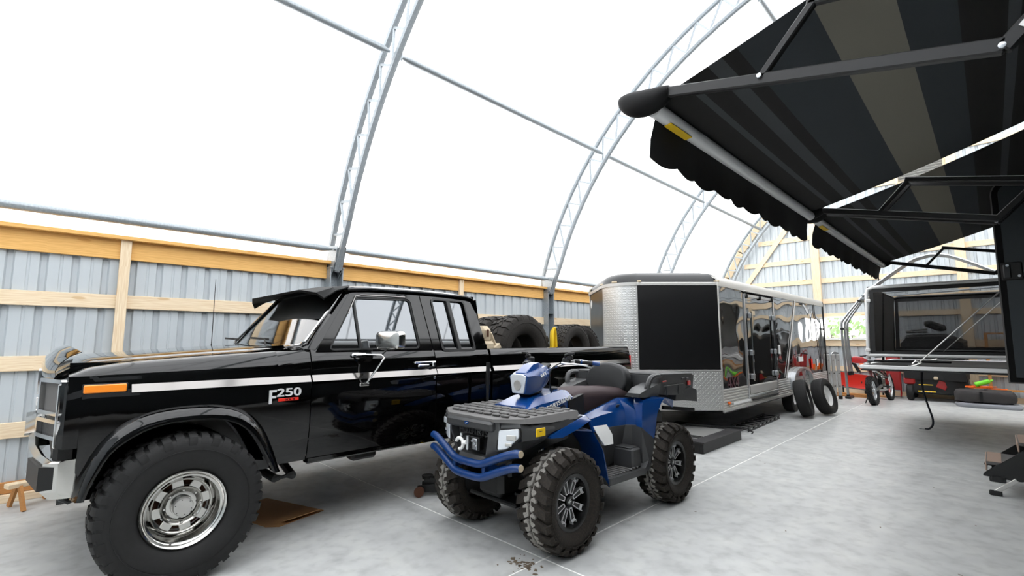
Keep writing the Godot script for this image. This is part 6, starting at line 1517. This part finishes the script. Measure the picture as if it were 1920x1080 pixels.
	part("cover", MB.new().loft([sec(0.50, [[-0.50, 0.54], [0.60, 0.50], [0.62, 1.40], [0.3, 1.55], [-0.4, 1.53], [-0.52, 1.38]]), sec(0.1, [[-0.56, 0.58], [0.66, 0.55], [0.68, 1.45], [0.32, 1.62], [-0.42, 1.60], [-0.57, 1.42]]), sec(-0.45, [[-0.52, 0.55], [0.6, 0.55], [0.62, 1.4], [0.3, 1.52], [-0.4, 1.5], [-0.5, 1.35]])]), M.black, mw, 50)
	part("cover_skirt", MB.new().loft([PackedVector3Array([V(0.20, 0.62, 0.50), V(0.62, 0.62, 0.46), V(0.62, 0.62, -0.3), V(0.20, 0.62, -0.3)]), PackedVector3Array([V(0.30, 0.22, 0.52), V(0.66, 0.26, 0.44), V(0.66, 0.26, -0.3), V(0.30, 0.22, -0.3)])]), M.black, mw, 50)
	part("hood", MB.new().box(V(-0.42, 0.47, 0.44), V(0.22, 0.16, 0.10), 0.03), M.red, mw)
	part("fender", MB.new().box(V(0.18, 0.40, 0.42), V(0.24, 0.24, 0.08), 0.04, V(0, 0, -0.4)), M.red, mw)
	part("engine", MB.new().box(V(0.0, 0.40, 0.2), V(0.9, 0.46, 0.5), 0.04), M.black, mw)
	part("guard", MB.new().tube([V(-0.24, 0.40, 0.55), V(0.02, 0.40, 0.57)], 0.008).tube([V(-0.26, 0.24, 0.55), V(0.06, 0.24, 0.57)], 0.016), M.yellow, mw)
	part("lamp", MB.new().box(V(0.08, 0.56, 0.52), V(0.08, 0.07, 0.06), 0.015), M.beige, mw)
	for k in 4:
		part("lug", MB.new().box(V(-0.20 + 0.06 * k, 0.235, 0.585), V(0.02, 0.02, 0.01)), M.alu, mw)
	for q in [[-0.42, 0.40], [0.62, 0.36], [-0.42, -0.35], [0.62, -0.35]]:
		part("wheel", MB.new().lathe([Vector2(0, 0.06), Vector2(0.08, 0.05), Vector2(0.16, 0.07), Vector2(0.19, 0.05), Vector2(0.20, 0.0), Vector2(0.19, -0.05), Vector2(0.16, -0.07), Vector2(0, -0.06)], 24, axis_x(V(q[0], 0.20, q[1]))), M.rubber, mw)
	# folded things lying on the cover
	var gb := thing("gear_bag", "black bag tipped up on the covered machine", "bag", V(-0.98, 1.71, -15.75))
	part("bag", MB.new().box(V(0, 0.10, 0), V(0.42, 0.17, 0.34), 0.06, V(0, 0.2, -0.45)), M.black, gb)
	part("strap", MB.new().box(V(-0.09, 0.20, 0.12), V(0.12, 0.03, 0.08), 0.01, V(0, 0.2, -0.6)), M.plastic_grey, gb)
	var fb := thing("folded_blanket", "grey folded blanket on the covered machine", "blanket", V(-1.33, 1.635, -15.7))
	part("blanket", MB.new().box(V(0, 0.03, 0), V(0.40, 0.06, 0.3), 0.02).box(V(0.05, 0.08, 0), V(0.3, 0.05, 0.26), 0.02, V(0, 0.2, 0.08)), M.plastic_grey, fb)
	# wooden frame shelf behind
	var ws := thing("wooden_shelf", "low wooden shelf against the far wall beside the post", "shelf", V(0.25, 0, -16.02))
	for x in [-0.36, 0.36]:
		part("upright", MB.new().box(V(x, 0.82, 0), V(0.06, 1.64, 0.2), 0.004), M.wood_old, ws)
	for y in [0.3, 0.75, 1.62]:
		part("board", MB.new().box(V(0, y, 0), V(0.66, 0.04, 0.2), 0.004), M.wood_old, ws)

	# folded tarps with cord and bottle
	tarps()

	# strap hanging from the patio edge
	var hs := thing("hanging_strap", "dark blue strap hanging from the patio edge to the floor", "strap", V(-0.86, 0, -10.45))
	part("strap", MB.new().tube(smooth([V(0.0, 1.0, -0.02), V(-0.02, 0.75, 0.0), V(0.0, 0.55, 0.0), V(0.04, 0.36, 0.02), V(0.075, 0.20, 0.03), V(0.07, 0.09, 0.04), V(0.02, 0.025, 0.04), V(-0.03, 0.02, 0.03)], 5), 0.014, 8), mat(Color(0.04, 0.05, 0.10), 0.6), hs)
	part("hook", MB.new().tube([V(-0.03, 0.016, 0.03), V(-0.08, 0.016, 0.03), V(-0.10, 0.016, 0.06)], 0.009, 6), M.alu, hs)
	# paddle on the patio deck
	var pd := thing("paddle", "paddle with red blade sticking out over the patio edge", "paddle", V(-1.2, 1.13, -9.22))
	part("shaft", MB.new().rod(V(-0.20, 0.01, 0.0), V(0.75, 0.005, -0.25), 0.016, 8), M.black, pd)
	part("ferrule", MB.new().rod(V(-0.20, 0.01, 0.0), V(-0.12, 0.01, -0.02), 0.018, 8), M.alu, pd)
	part("blade", MB.new().loft([_pv(rrect(0.03, 0.02, 0.009, 2), 0, Transform3D(Basis(V(0, 0, 1), V(0, 1, 0), V(-1, 0, 0)), V(-0.20, 0.01, 0))), _pv(rrect(0.05, 0.10, 0.02, 2), 0, Transform3D(Basis(V(0, 0, 1), V(0, 1, 0), V(-1, 0, 0)), V(-0.26, 0.015, 0))), _pv(rrect(0.045, 0.115, 0.02, 2), 0, Transform3D(Basis(V(0, 0, 1), V(0, 1, 0), V(-1, 0, 0)), V(-0.36, 0.02, 0))), _pv(rrect(0.03, 0.09, 0.014, 2), 0, Transform3D(Basis(V(0, 0, 1), V(0, 1, 0), V(-1, 0, 0)), V(-0.40, 0.02, 0)))]), M.red_lens, pd, 45, "red blade")

func dirt_bike() -> void:
	# stands seen from behind and to one side; local z forwards away from the viewer
	var t := thing("dirt_bike", "red dirt bike on its stand seen from behind by the far wall", "dirt bike", V(-1.99, 0, -13.6), V(0, -5, 5))
	var rear := tire_mesh(0.32, 0.115, 0.23, 26, "knob")
	var front := tire_mesh(0.33, 0.085, 0.26, 28, "knob")
	for q in [[rear, 0.32, 0.0, 0.23], [front, 0.33, -1.42, 0.26]]:
		var w := Node3D.new()
		w.name = "wheel"
		w.transform = axis_x(V(0, q[1], q[2]))
		t.add_child(w, true)
		put("tire", q[0].body, M.rubber, w)
		put("tread", q[0].tread, M.rubber, w)
		var r: float = q[3]
		part("rim", MB.new().lathe([Vector2(r, 0.02), Vector2(r - 0.012, 0.022), Vector2(r - 0.02, 0.012), Vector2(r - 0.02, -0.012), Vector2(r - 0.012, -0.022), Vector2(r, -0.02), Vector2(r, 0.02)], 32), M.alu, w)
		part("hub", MB.new().lathe([Vector2(0, 0.06), Vector2(0.03, 0.06), Vector2(0.05, 0.04), Vector2(0.04, 0.0), Vector2(0.05, -0.04), Vector2(0.03, -0.06), Vector2(0, -0.06)], 16), M.alu, w)
		var spk := MB.new()
		for k in 18:
			var a := TAU * k / 18
			spk.rod(V(0.04 * cos(a), 0.03 if k % 2 else -0.03, 0.04 * sin(a)), V((r - 0.015) * cos(a + 0.3), 0, (r - 0.015) * sin(a + 0.3)), 0.003, 4)
		part("spokes", spk, M.alu, w).set_meta("kind", "stuff")
	for s in [-1, 1]:
		part("swing_arm", MB.new().bar(V(0.075 * s, 0.33, 0.02), V(0.06 * s, 0.40, -0.55), 0.05, 0.03), M.alu, t)
		part("fork_leg", MB.new().rod(V(0.07 * s, 0.33, -1.42), V(0.07 * s, 0.98, -1.14), 0.025, 8), M.alu, t)
		part("side_plate", MB.new().prism([Vector2(0.18, 0.80), Vector2(0.55, 0.62), Vector2(0.62, 0.86), Vector2(0.2, 0.92)], 0.02, Transform3D(Basis(V(0, 0, -1), V(0, 1, 0), V(1, 0, 0)), V(0.10 * s, 0, 0))), M.red, t)
		part("radiator_shroud", MB.new().prism([Vector2(0.70, 0.88), Vector2(1.08, 0.96), Vector2(1.16, 0.74), Vector2(0.86, 0.62)], 0.02, Transform3D(Basis(V(0, 0, -1), V(0, 1, 0), V(1, 0, 0)), V(0.13 * s, 0, 0))), M.red, t)
		part("grip", MB.new().rod(V(0.26 * s, 1.10, -1.04), V(0.38 * s, 1.10, -1.0), 0.017, 8), M.black, t)
		part("foot_peg", MB.new().box(V(0.17 * s, 0.38, -0.55), V(0.12, 0.025, 0.04), 0.005), M.black_metal, t)
	part("rear_fender", MB.new().sheet([[V(-0.085, 0.83, -0.45), V(0, 0.87, -0.45), V(0.085, 0.83, -0.45)], [V(-0.08, 0.83, -0.1), V(0, 0.86, -0.1), V(0.08, 0.83, -0.1)], [V(-0.065, 0.87, 0.22), V(0, 0.895, 0.22), V(0.065, 0.87, 0.22)]], V(0, -0.012, 0)), M.red, t)
	part("front_fender", MB.new().sheet([[V(-0.07, 0.73, -1.70), V(0, 0.75, -1.70), V(0.07, 0.73, -1.70)], [V(-0.08, 0.80, -1.35), V(0, 0.83, -1.35), V(0.08, 0.80, -1.35)], [V(-0.06, 0.83, -1.05), V(0, 0.85, -1.05), V(0.06, 0.83, -1.05)]], V(0, -0.01, 0)), M.red, t)
	part("seat", MB.new().loft([sec(0.02, [[-0.07, 0.87], [0.07, 0.87], [0.06, 0.92], [-0.06, 0.92]]), sec(-0.35, [[-0.09, 0.85], [0.09, 0.85], [0.08, 0.93], [-0.08, 0.93]]), sec(-0.75, [[-0.06, 0.88], [0.06, 0.88], [0.05, 0.96], [-0.05, 0.96]])]), M.black, t)
	part("tank", MB.new().loft([sec(-0.68, [[-0.08, 0.82], [0.08, 0.82], [0.07, 0.96], [-0.07, 0.96]]), sec(-0.95, [[-0.13, 0.80], [0.13, 0.80], [0.10, 1.0], [-0.10, 1.0]]), sec(-1.08, [[-0.08, 0.84], [0.08, 0.84], [0.06, 0.98], [-0.06, 0.98]])]), M.red, t)
	part("engine", MB.new().box(V(0, 0.44, -0.75), V(0.26, 0.34, 0.38), 0.05).box(V(0, 0.66, -0.85), V(0.18, 0.2, 0.2), 0.02), M.dull_chrome, t)
	part("frame", MB.new().tube([V(0, 0.85, -0.3), V(0, 0.42, -0.52), V(0, 0.3, -0.7), V(0, 0.32, -0.95), V(0, 0.95, -1.12)], 0.02, 6), M.black_metal, t)
	part("exhaust", MB.new().tube([V(0.10, 0.55, -0.95), V(0.14, 0.62, -0.6), V(0.13, 0.72, -0.2), V(0.12, 0.78, 0.08)], [0.02, 0.03, 0.045, 0.045], 10), M.dull_chrome, t)
	part("handlebar", MB.new().tube([V(-0.36, 1.10, -1.0), V(-0.2, 1.12, -1.06), V(-0.08, 1.05, -1.10), V(0.08, 1.05, -1.10), V(0.2, 1.12, -1.06), V(0.36, 1.10, -1.0)], 0.012, 6), M.black_metal, t)
	part("number_plate", MB.new().box(V(0, 0.98, -1.2), V(0.18, 0.2, 0.02), 0.01), M.white, t)
	part("kick_stand", MB.new().rod(V(-0.10, 0.36, -0.35), V(-0.25, 0.0, -0.25), 0.012, 6).box(V(-0.26, 0.012, -0.25), V(0.06, 0.012, 0.05)), M.black_metal, t)
	part("chain_guard", MB.new().box(V(-0.08, 0.45, -0.25), V(0.01, 0.03, 0.5)), M.black, t)

func tarps() -> void:
	var n := noise(1.6, 77, 3)
	var slab := func(w: float, d: float, h: float, y: float, sd: float) -> MB:      # a soft folded pile: rounded slab with creases
		var rings := []
		for q in [[0.97, 0.0], [1.0, h * 0.3], [0.99, h * 0.7], [0.94, h * 0.95], [0.6, h * 1.03]]:
			var ring := PackedVector3Array()
			for k in 40:
				var a := TAU * k / 40
				var c := cos(a)
				var s := sin(a)
				var x: float = w * 0.5 * signf(c) * pow(absf(c), 0.45) * q[0]
				var z: float = d * 0.5 * signf(s) * pow(absf(s), 0.45) * q[0]
				ring.append(V(x * (1 + 0.05 * n.get_noise_3d(x * 2 + sd, q[1] * 9, z * 2)), y + q[1] + (0.03 * n.get_noise_3d(x * 2, sd, z * 2) if q[1] > 0 else 0.0), z * (1 + 0.05 * n.get_noise_3d(x * 2 + sd, q[1] * 9, z * 2))))
			rings.append(ring)
		return MB.new().loft(rings)
	var a := thing("folded_tarp", "grey white folded tarp at the bottom of the pile on the floor", "tarp", V(-0.18, 0, -14.88), V(0, 4, 0))
	part("cloth", slab.call(1.05, 0.66, 0.10, 0.0, 3.0), mat(Color(0.55, 0.56, 0.58), 0.6), a, 50)
	var b := thing("folded_tarp", "dark grey folded tarp on top of the pile with orange cord", "tarp", V(-0.22, 0.125, -14.88), V(0, 6, 0))
	part("cloth", slab.call(0.98, 0.60, 0.24, 0.0, 9.0), M.cloth_dark, b, 50)
	part("tie_strap", MB.new().box(V(-0.08, 0.12, 0.305), V(0.05, 0.22, 0.012), 0.003), M.black, b)
	var c := thing("folded_tarp", "white crumpled sheet at the right end of the tarp pile", "tarp", V(0.60, 0, -15.25), V(0, 15, 0))
	part("cloth", slab.call(0.36, 0.5, 0.2, 0.0, 15.0), M.white, c, 50)
	var o := thing("cord_bundle", "tangled orange cord lying on the dark tarp", "cord", V(-0.20, 0.385, -14.85))
	var r := RandomNumberGenerator.new()
	r.seed = 12
	for k in 6:
		var pts := []
		var ox := r.randf_range(-0.18, 0.22)
		for i in 16:
			var t := TAU * i / 16
			pts.append(V(ox + r.randf_range(0.10, 0.14) * 1.3 * cos(t), 0.016 + 0.008 * k + r.randf() * 0.015, r.randf_range(0.08, 0.11) * sin(t)))
		part("cord_loop", MB.new().tube(pts, 0.008, 5, true), M.orange, o)
	var g := thing("green_bottle", "bright green bottle lying on the orange cord", "bottle", V(-0.22, 0.51, -14.78), V(0, 10, 0))
	var at := Transform3D(Basis(Vector3.BACK, -PI / 2 + 0.35), V(-0.13, -0.025, 0))
	part("body", MB.new().lathe([Vector2(0, 0), Vector2(0.046, 0), Vector2(0.05, 0.01), Vector2(0.05, 0.22), Vector2(0.04, 0.25), Vector2(0, 0.27)], 20, at), M.green, g)
	part("cap", MB.new().lathe([Vector2(0, 0.27), Vector2(0.022, 0.27), Vector2(0.022, 0.31), Vector2(0, 0.31)], 16, at), M.green, g)

# ---------------------------------------------------------------- mesh builder
class MB:
	var p := PackedVector3Array()
	var xf := Transform3D()

	func tri(a: Vector3, b: Vector3, c: Vector3) -> void:
		p.append(xf * a); p.append(xf * b); p.append(xf * c)

	func quad(a: Vector3, b: Vector3, c: Vector3, d: Vector3) -> void:
		tri(a, b, c); tri(a, c, d)

	func fix(start: int) -> void:      # turn a closed piece right side out
		var m := Vector3.ZERO
		for i in range(start, p.size()):
			m += p[i]
		m /= maxf(1.0, p.size() - start)
		var vol := 0.0
		for i in range(start, p.size(), 3):
			vol += (p[i] - m).dot((p[i + 1] - m).cross(p[i + 2] - m))
		if vol < 0.0:
			for i in range(start, p.size(), 3):
				var t := p[i + 1]
				p[i + 1] = p[i + 2]
				p[i + 2] = t

	func box(c: Vector3, s: Vector3, r := 0.0, turn := Vector3.ZERO) -> MB:
		var old := xf
		xf = xf * Transform3D(Basis.from_euler(turn), c)
		var st := p.size()
		var h := s * 0.5
		r = minf(r, minf(h.x, minf(h.y, h.z)) * 0.95)
		if r <= 0.0:
			var v := []
			for k in 8:
				v.append(Vector3(h.x if k & 1 else -h.x, h.y if k & 2 else -h.y, h.z if k & 4 else -h.z))
			for f in [[0, 2, 3, 1], [4, 5, 7, 6], [0, 4, 6, 2], [1, 3, 7, 5], [0, 1, 5, 4], [2, 6, 7, 3]]:
				quad(v[f[0]], v[f[1]], v[f[2]], v[f[3]])
		else:
			var q := []                # q[corner][axis]: the vertex on the face across that axis
			for k in 8:
				var g := Vector3(1 if k & 1 else -1, 1 if k & 2 else -1, 1 if k & 4 else -1)
				q.append([Vector3(g.x * h.x, g.y * (h.y - r), g.z * (h.z - r)), Vector3(g.x * (h.x - r), g.y * h.y, g.z * (h.z - r)), Vector3(g.x * (h.x - r), g.y * (h.y - r), g.z * h.z)])
			for f in [[0, 2, 3, 1, 2], [4, 5, 7, 6, 2], [0, 4, 6, 2, 0], [1, 3, 7, 5, 0], [0, 1, 5, 4, 1], [2, 6, 7, 3, 1]]:
				quad(q[f[0]][f[4]], q[f[1]][f[4]], q[f[2]][f[4]], q[f[3]][f[4]])
			for k in 8:
				for ax in 3:
					if not k & (1 << ax):
						var o := k | (1 << ax)
						var a1 := (ax + 1) % 3
						var a2 := (ax + 2) % 3
						var flip: bool = bool(k & (1 << a1)) != bool(k & (1 << a2))
						if flip:
							quad(q[k][a1], q[o][a1], q[o][a2], q[k][a2])
						else:
							quad(q[k][a1], q[k][a2], q[o][a2], q[o][a1])
				var n := int(bool(k & 1)) + int(bool(k & 2)) + int(bool(k & 4))
				if n % 2 == 1:
					tri(q[k][0], q[k][1], q[k][2])
				else:
					tri(q[k][0], q[k][2], q[k][1])
		fix(st)
		xf = old
		return self

	func loft(rings: Array, caps := true, shut := true) -> MB:
		var st := p.size()
		var n: int = rings[0].size()
		for i in rings.size() - 1:
			for j in (n if shut else n - 1):
				var k := (j + 1) % n
				quad(rings[i][j], rings[i][k], rings[i + 1][k], rings[i + 1][j])
		if caps:
			for e in [0, rings.size() - 1]:
				var m := Vector3.ZERO
				for q in rings[e]:
					m += q
				m /= n
				for j in n:
					var k := (j + 1) % n
					if e == 0:
						tri(m, rings[e][k], rings[e][j])
					else:
						tri(m, rings[e][j], rings[e][k])
		fix(st)
		return self

	func tube(path: Array, r, sides := 8, shut := false) -> MB:
		var n := path.size()
		var rings := []
		var up := Vector3.ZERO
		for i in n:
			var a: Vector3 = path[(i - 1 + n) % n] if shut else path[maxi(i - 1, 0)]
			var b: Vector3 = path[(i + 1) % n] if shut else path[mini(i + 1, n - 1)]
			var d := (b - a).normalized()
			if up == Vector3.ZERO:
				up = d.cross(Vector3.UP if absf(d.y) < 0.9 else Vector3.RIGHT).normalized()
			up = (up - d * up.dot(d)).normalized()
			var w := d.cross(up)
			var rr: float = r if r is float else r[i]
			var ring := PackedVector3Array()
			for k in sides:
				var t := TAU * k / sides
				ring.append(path[i] + (up * cos(t) + w * sin(t)) * rr)
			rings.append(ring)
		if shut:
			rings.append(rings[0])
		return loft(rings, not shut)

	func rod(a: Vector3, b: Vector3, r: float, sides := 8) -> MB:
		return tube([a, b], r, sides)

	func bar(a: Vector3, b: Vector3, w: float, t: float, up := Vector3.UP, r := 0.0) -> MB:   # w along up, t across
		var d := (b - a)
		var z := d.normalized()
		var y := (up - z * up.dot(z)).normalized()
		var old := xf
		xf = xf * Transform3D(Basis(y.cross(z), y, z), (a + b) * 0.5)
		box(Vector3.ZERO, Vector3(t, w, d.length()), r)
		xf = old
		return self

	func lathe(prof: Array, seg := 24, at := Transform3D()) -> MB:   # profile of (radius, height); the axis is y of «at»
		var old := xf
		xf = xf * at
		var rings := []
		for k in seg:
			var t := TAU * k / seg
			var ring := PackedVector3Array()
			for q in prof:
				ring.append(Vector3(q.x * cos(t), q.y, q.x * sin(t)))
			rings.append(ring)
		rings.append(rings[0])
		var shut: bool = prof[0].distance_to(prof[-1]) < 1e-6
		var st := p.size()
		var n: int = prof.size()
		for i in seg:
			for j in n - 1:
				if prof[j].x < 1e-6 and prof[j + 1].x < 1e-6:
					continue
				if prof[j].x < 1e-6:
					tri(rings[i][j], rings[i][j + 1], rings[i + 1][j + 1])
				elif prof[j + 1].x < 1e-6:
					tri(rings[i][j], rings[i][j + 1], rings[i + 1][j])
				else:
					quad(rings[i][j], rings[i][j + 1], rings[i + 1][j + 1], rings[i + 1][j])
		fix(st)
		xf = old
		return self

	func prism(poly: Array, depth: float, at := Transform3D(), bev := 0.0) -> MB:   # polygon in x, y of «at», from z = 0 to z = depth
		var old := xf
		xf = xf * at
		var st := p.size()
		var pv := PackedVector2Array(poly)
		if Geometry2D.is_polygon_clockwise(pv):
			pv.reverse()
		var n := pv.size()
		var lay := []
		if bev > 0.0:
			var sh := PackedVector2Array()
			for i in n:
				var a := (pv[i] - pv[(i - 1 + n) % n]).normalized()
				var b := (pv[(i + 1) % n] - pv[i]).normalized()
				var na := Vector2(-a.y, a.x)
				var nb := Vector2(-b.y, b.x)
				var m := (na + nb)
				m = m / maxf(0.3, m.length_squared()) * 2.0
				sh.append(pv[i] + m * bev)
			lay = [[sh, 0.0], [pv, bev], [pv, depth - bev], [sh, depth]]
		else:
			lay = [[pv, 0.0], [pv, depth]]
		for k in lay.size() - 1:
			for i in n:
				var j := (i + 1) % n
				var a2: Vector2 = lay[k][0][i]
				var b2: Vector2 = lay[k][0][j]
				var c2: Vector2 = lay[k + 1][0][j]
				var d2: Vector2 = lay[k + 1][0][i]
				quad(Vector3(a2.x, a2.y, lay[k][1]), Vector3(b2.x, b2.y, lay[k][1]), Vector3(c2.x, c2.y, lay[k + 1][1]), Vector3(d2.x, d2.y, lay[k + 1][1]))
		var ix := Geometry2D.triangulate_polygon(pv)
		for e in [0, lay.size() - 1]:
			for i in range(0, ix.size(), 3):
				var a := Vector3(lay[e][0][ix[i]].x, lay[e][0][ix[i]].y, lay[e][1])
				var b := Vector3(lay[e][0][ix[i + 1]].x, lay[e][0][ix[i + 1]].y, lay[e][1])
				var c := Vector3(lay[e][0][ix[i + 2]].x, lay[e][0][ix[i + 2]].y, lay[e][1])
				var up := (b - a).cross(c - a).z > 0.0
				if up == (e != 0):
					tri(a, b, c)
				else:
					tri(a, c, b)
		fix(st)
		xf = old
		return self

	func ball(c: Vector3, r: Vector3, seg := 12, rows := 8) -> MB:
		var prof := []
		for i in rows + 1:
			var t := -PI / 2 + PI * i / rows
			prof.append(Vector2(0.0 if i == 0 or i == rows else cos(t), sin(t)))
		return lathe(prof, seg, Transform3D(Basis.from_scale(r), c))

	func sheet(rows: Array, thick: Vector3) -> MB:   # a grid of points given a thickness along one direction
		var st := p.size()
		var m := rows.size()
		var n: int = rows[0].size()
		for i in m - 1:
			for j in n - 1:
				quad(rows[i][j], rows[i][j + 1], rows[i + 1][j + 1], rows[i + 1][j])
				quad(rows[i][j] + thick, rows[i + 1][j] + thick, rows[i + 1][j + 1] + thick, rows[i][j + 1] + thick)
		for i in m - 1:
			quad(rows[i][0], rows[i + 1][0], rows[i + 1][0] + thick, rows[i][0] + thick)
			quad(rows[i][n - 1], rows[i][n - 1] + thick, rows[i + 1][n - 1] + thick, rows[i + 1][n - 1])
		for j in n - 1:
			quad(rows[0][j], rows[0][j] + thick, rows[0][j + 1] + thick, rows[0][j + 1])
			quad(rows[m - 1][j], rows[m - 1][j + 1], rows[m - 1][j + 1] + thick, rows[m - 1][j] + thick)
		fix(st)
		return self

	func add(o: MB, at := Transform3D()) -> MB:
		var flip := (xf * at).basis.determinant() < 0.0
		for i in range(0, o.p.size(), 3):
			if flip:
				tri(at * o.p[i], at * o.p[i + 2], at * o.p[i + 1])
			else:
				tri(at * o.p[i], at * o.p[i + 1], at * o.p[i + 2])
		return self

	func mesh(crease := 38.0) -> ArrayMesh:
		var n := p.size() / 3
		var face := PackedVector3Array()
		var where := {}
		var key := PackedInt32Array()
		var list := []
		for t in n:
			face.append((p[3 * t + 1] - p[3 * t]).cross(p[3 * t + 2] - p[3 * t]))
			for k in 3:
				var q := Vector3i((p[3 * t + k] * 8000.0).round())
				var id: int = where.get(q, -1)
				if id < 0:
					id = list.size()
					where[q] = id
					list.append(PackedInt32Array())
				list[id].append(t)
				key.append(id)
		var unit := PackedVector3Array()
		for f in face:
			unit.append(f.normalized())
		var lim := cos(deg_to_rad(crease))
		var vv := PackedVector3Array()
		var nn := PackedVector3Array()
		for t in n:
			if face[t].length_squared() < 1e-18:
				continue
			for k in [0, 2, 1]:
				var s := Vector3.ZERO
				for o in list[key[3 * t + k]]:
					if unit[o].dot(unit[t]) > lim:
						s += face[o]
				vv.append(p[3 * t + k])
				nn.append(s.normalized())
		var arr := []
		arr.resize(Mesh.ARRAY_MAX)
		arr[Mesh.ARRAY_VERTEX] = vv
		arr[Mesh.ARRAY_NORMAL] = nn
		var am := ArrayMesh.new()
		am.add_surface_from_arrays(Mesh.PRIMITIVE_TRIANGLES, arr)
		return am


# ---------------------------------------------------------------- scene helpers
var taken := {}

func numbered(called: String) -> String:
	var n: int = taken.get(called, 0)
	taken[called] = n + 1
	return called if n == 0 else "%s_%03d" % [called, n]

func tag(o: Node, label: String, category := "", group := "", kind := "") -> void:
	if label: o.set_meta("label", label)
	if category: o.set_meta("category", category)
	if group: o.set_meta("group", group)
	if kind: o.set_meta("kind", kind)

func thing(called: String, label: String, category: String, at := Vector3.ZERO, turn := Vector3.ZERO, group := "") -> Node3D:
	var o := Node3D.new()
	o.name = numbered(called)
	add_child(o)
	o.position = at
	o.rotation_degrees = turn
	tag(o, label, category, group)
	return o

func structure(called: String, label: String, at := Vector3.ZERO) -> Node3D:
	var o := Node3D.new()
	o.name = called
	add_child(o)
	o.position = at
	tag(o, label, "", "", "structure")
	return o

func put(called: String, m: Mesh, mt: Material, parent: Node, at := Transform3D(), label := "") -> MeshInstance3D:
	var o := MeshInstance3D.new()
	o.name = called if parent != self else numbered(called)
	o.mesh = m
	o.material_override = mt
	o.transform = at
	parent.add_child(o, true)
	if label: o.set_meta("label", label)
	return o

func part(called: String, b: MB, mt: Material, parent: Node, crease := 38.0, label := "") -> MeshInstance3D:
	return put(called, b.mesh(crease), mt, parent, Transform3D(), label)

func copy(o: Node3D, label := "") -> Node3D:
	var c: Node3D = o.duplicate()
	var base := String(o.name)
	if base.length() > 4 and base[base.length() - 4] == "_" and base.right(3).is_valid_int():
		base = base.left(base.length() - 4)
	c.name = numbered(base)
	add_child(c)
	if label: c.set_meta("label", label)
	return c

func lettering(called: String, text: String, height: float, depth: float, mt: Material, parent: Node, at: Transform3D, serif := false, wide := 1.0, bold := true) -> MeshInstance3D:
	var f := SystemFont.new()
	f.font_names = PackedStringArray(["Droid Serif" if serif else "Droid Sans"])
	f.font_weight = 700 if bold else 400
	var t := TextMesh.new()
	t.font = f
	t.text = text
	t.font_size = 32
	t.pixel_size = height / 23.0
	t.depth = depth
	t.curve_step = 1.5
	var o := put(called, t, mt, parent, at.scaled_local(Vector3(wide, 1, 1)))
	return o

func V(x: float, y: float, z: float) -> Vector3:
	return Vector3(x, y, z)

func T(at: Vector3, turn := Vector3.ZERO, sc := Vector3.ONE) -> Transform3D:   # turn in degrees
	return Transform3D(Basis.from_euler(turn * PI / 180.0).scaled_local(sc), at)

func rrect(w: float, h: float, r: float, n := 4, cx := 0.0, cy := 0.0) -> Array:   # rounded rectangle, n steps per corner
	var out := []
	for c in 4:
		var ox := (w / 2 - r) * (1 if c in [0, 3] else -1)
		var oy := (h / 2 - r) * (1 if c in [0, 1] else -1)
		for i in n + 1:
			var t := PI / 2 * (c + float(i) / n)
			out.append(Vector2(cx + ox + r * cos(t), cy + oy + r * sin(t)))
	return out

func rounded(poly: Array, r: float, n := 4) -> Array:   # any polygon with its corners rounded
	var out := []
	var m := poly.size()
	for i in m:
		var c: Vector2 = poly[i]
		var a: Vector2 = poly[(i - 1 + m) % m] - c
		var b: Vector2 = poly[(i + 1) % m] - c
		var rr := minf(r, minf(a.length(), b.length()) * 0.45)
		var s: Vector2 = c + a.normalized() * rr
		var e: Vector2 = c + b.normalized() * rr
		for k in n + 1:
			var t := float(k) / n
			out.append(s * (1 - t) * (1 - t) + c * 2 * t * (1 - t) + e * t * t)
	return out

func smooth(pts: Array, n := 6) -> Array:   # Catmull-Rom through points
	var out := []
	for i in pts.size() - 1:
		var a = pts[maxi(i - 1, 0)]
		var b = pts[i]
		var c = pts[i + 1]
		var d = pts[mini(i + 2, pts.size() - 1)]
		for k in n:
			var t := float(k) / n
			out.append(0.5 * (2 * b + (c - a) * t + (2 * a - 5 * b + 4 * c - d) * t * t + (3 * b - a - 3 * c + d) * t * t * t))
	out.append(pts[-1])
	return out
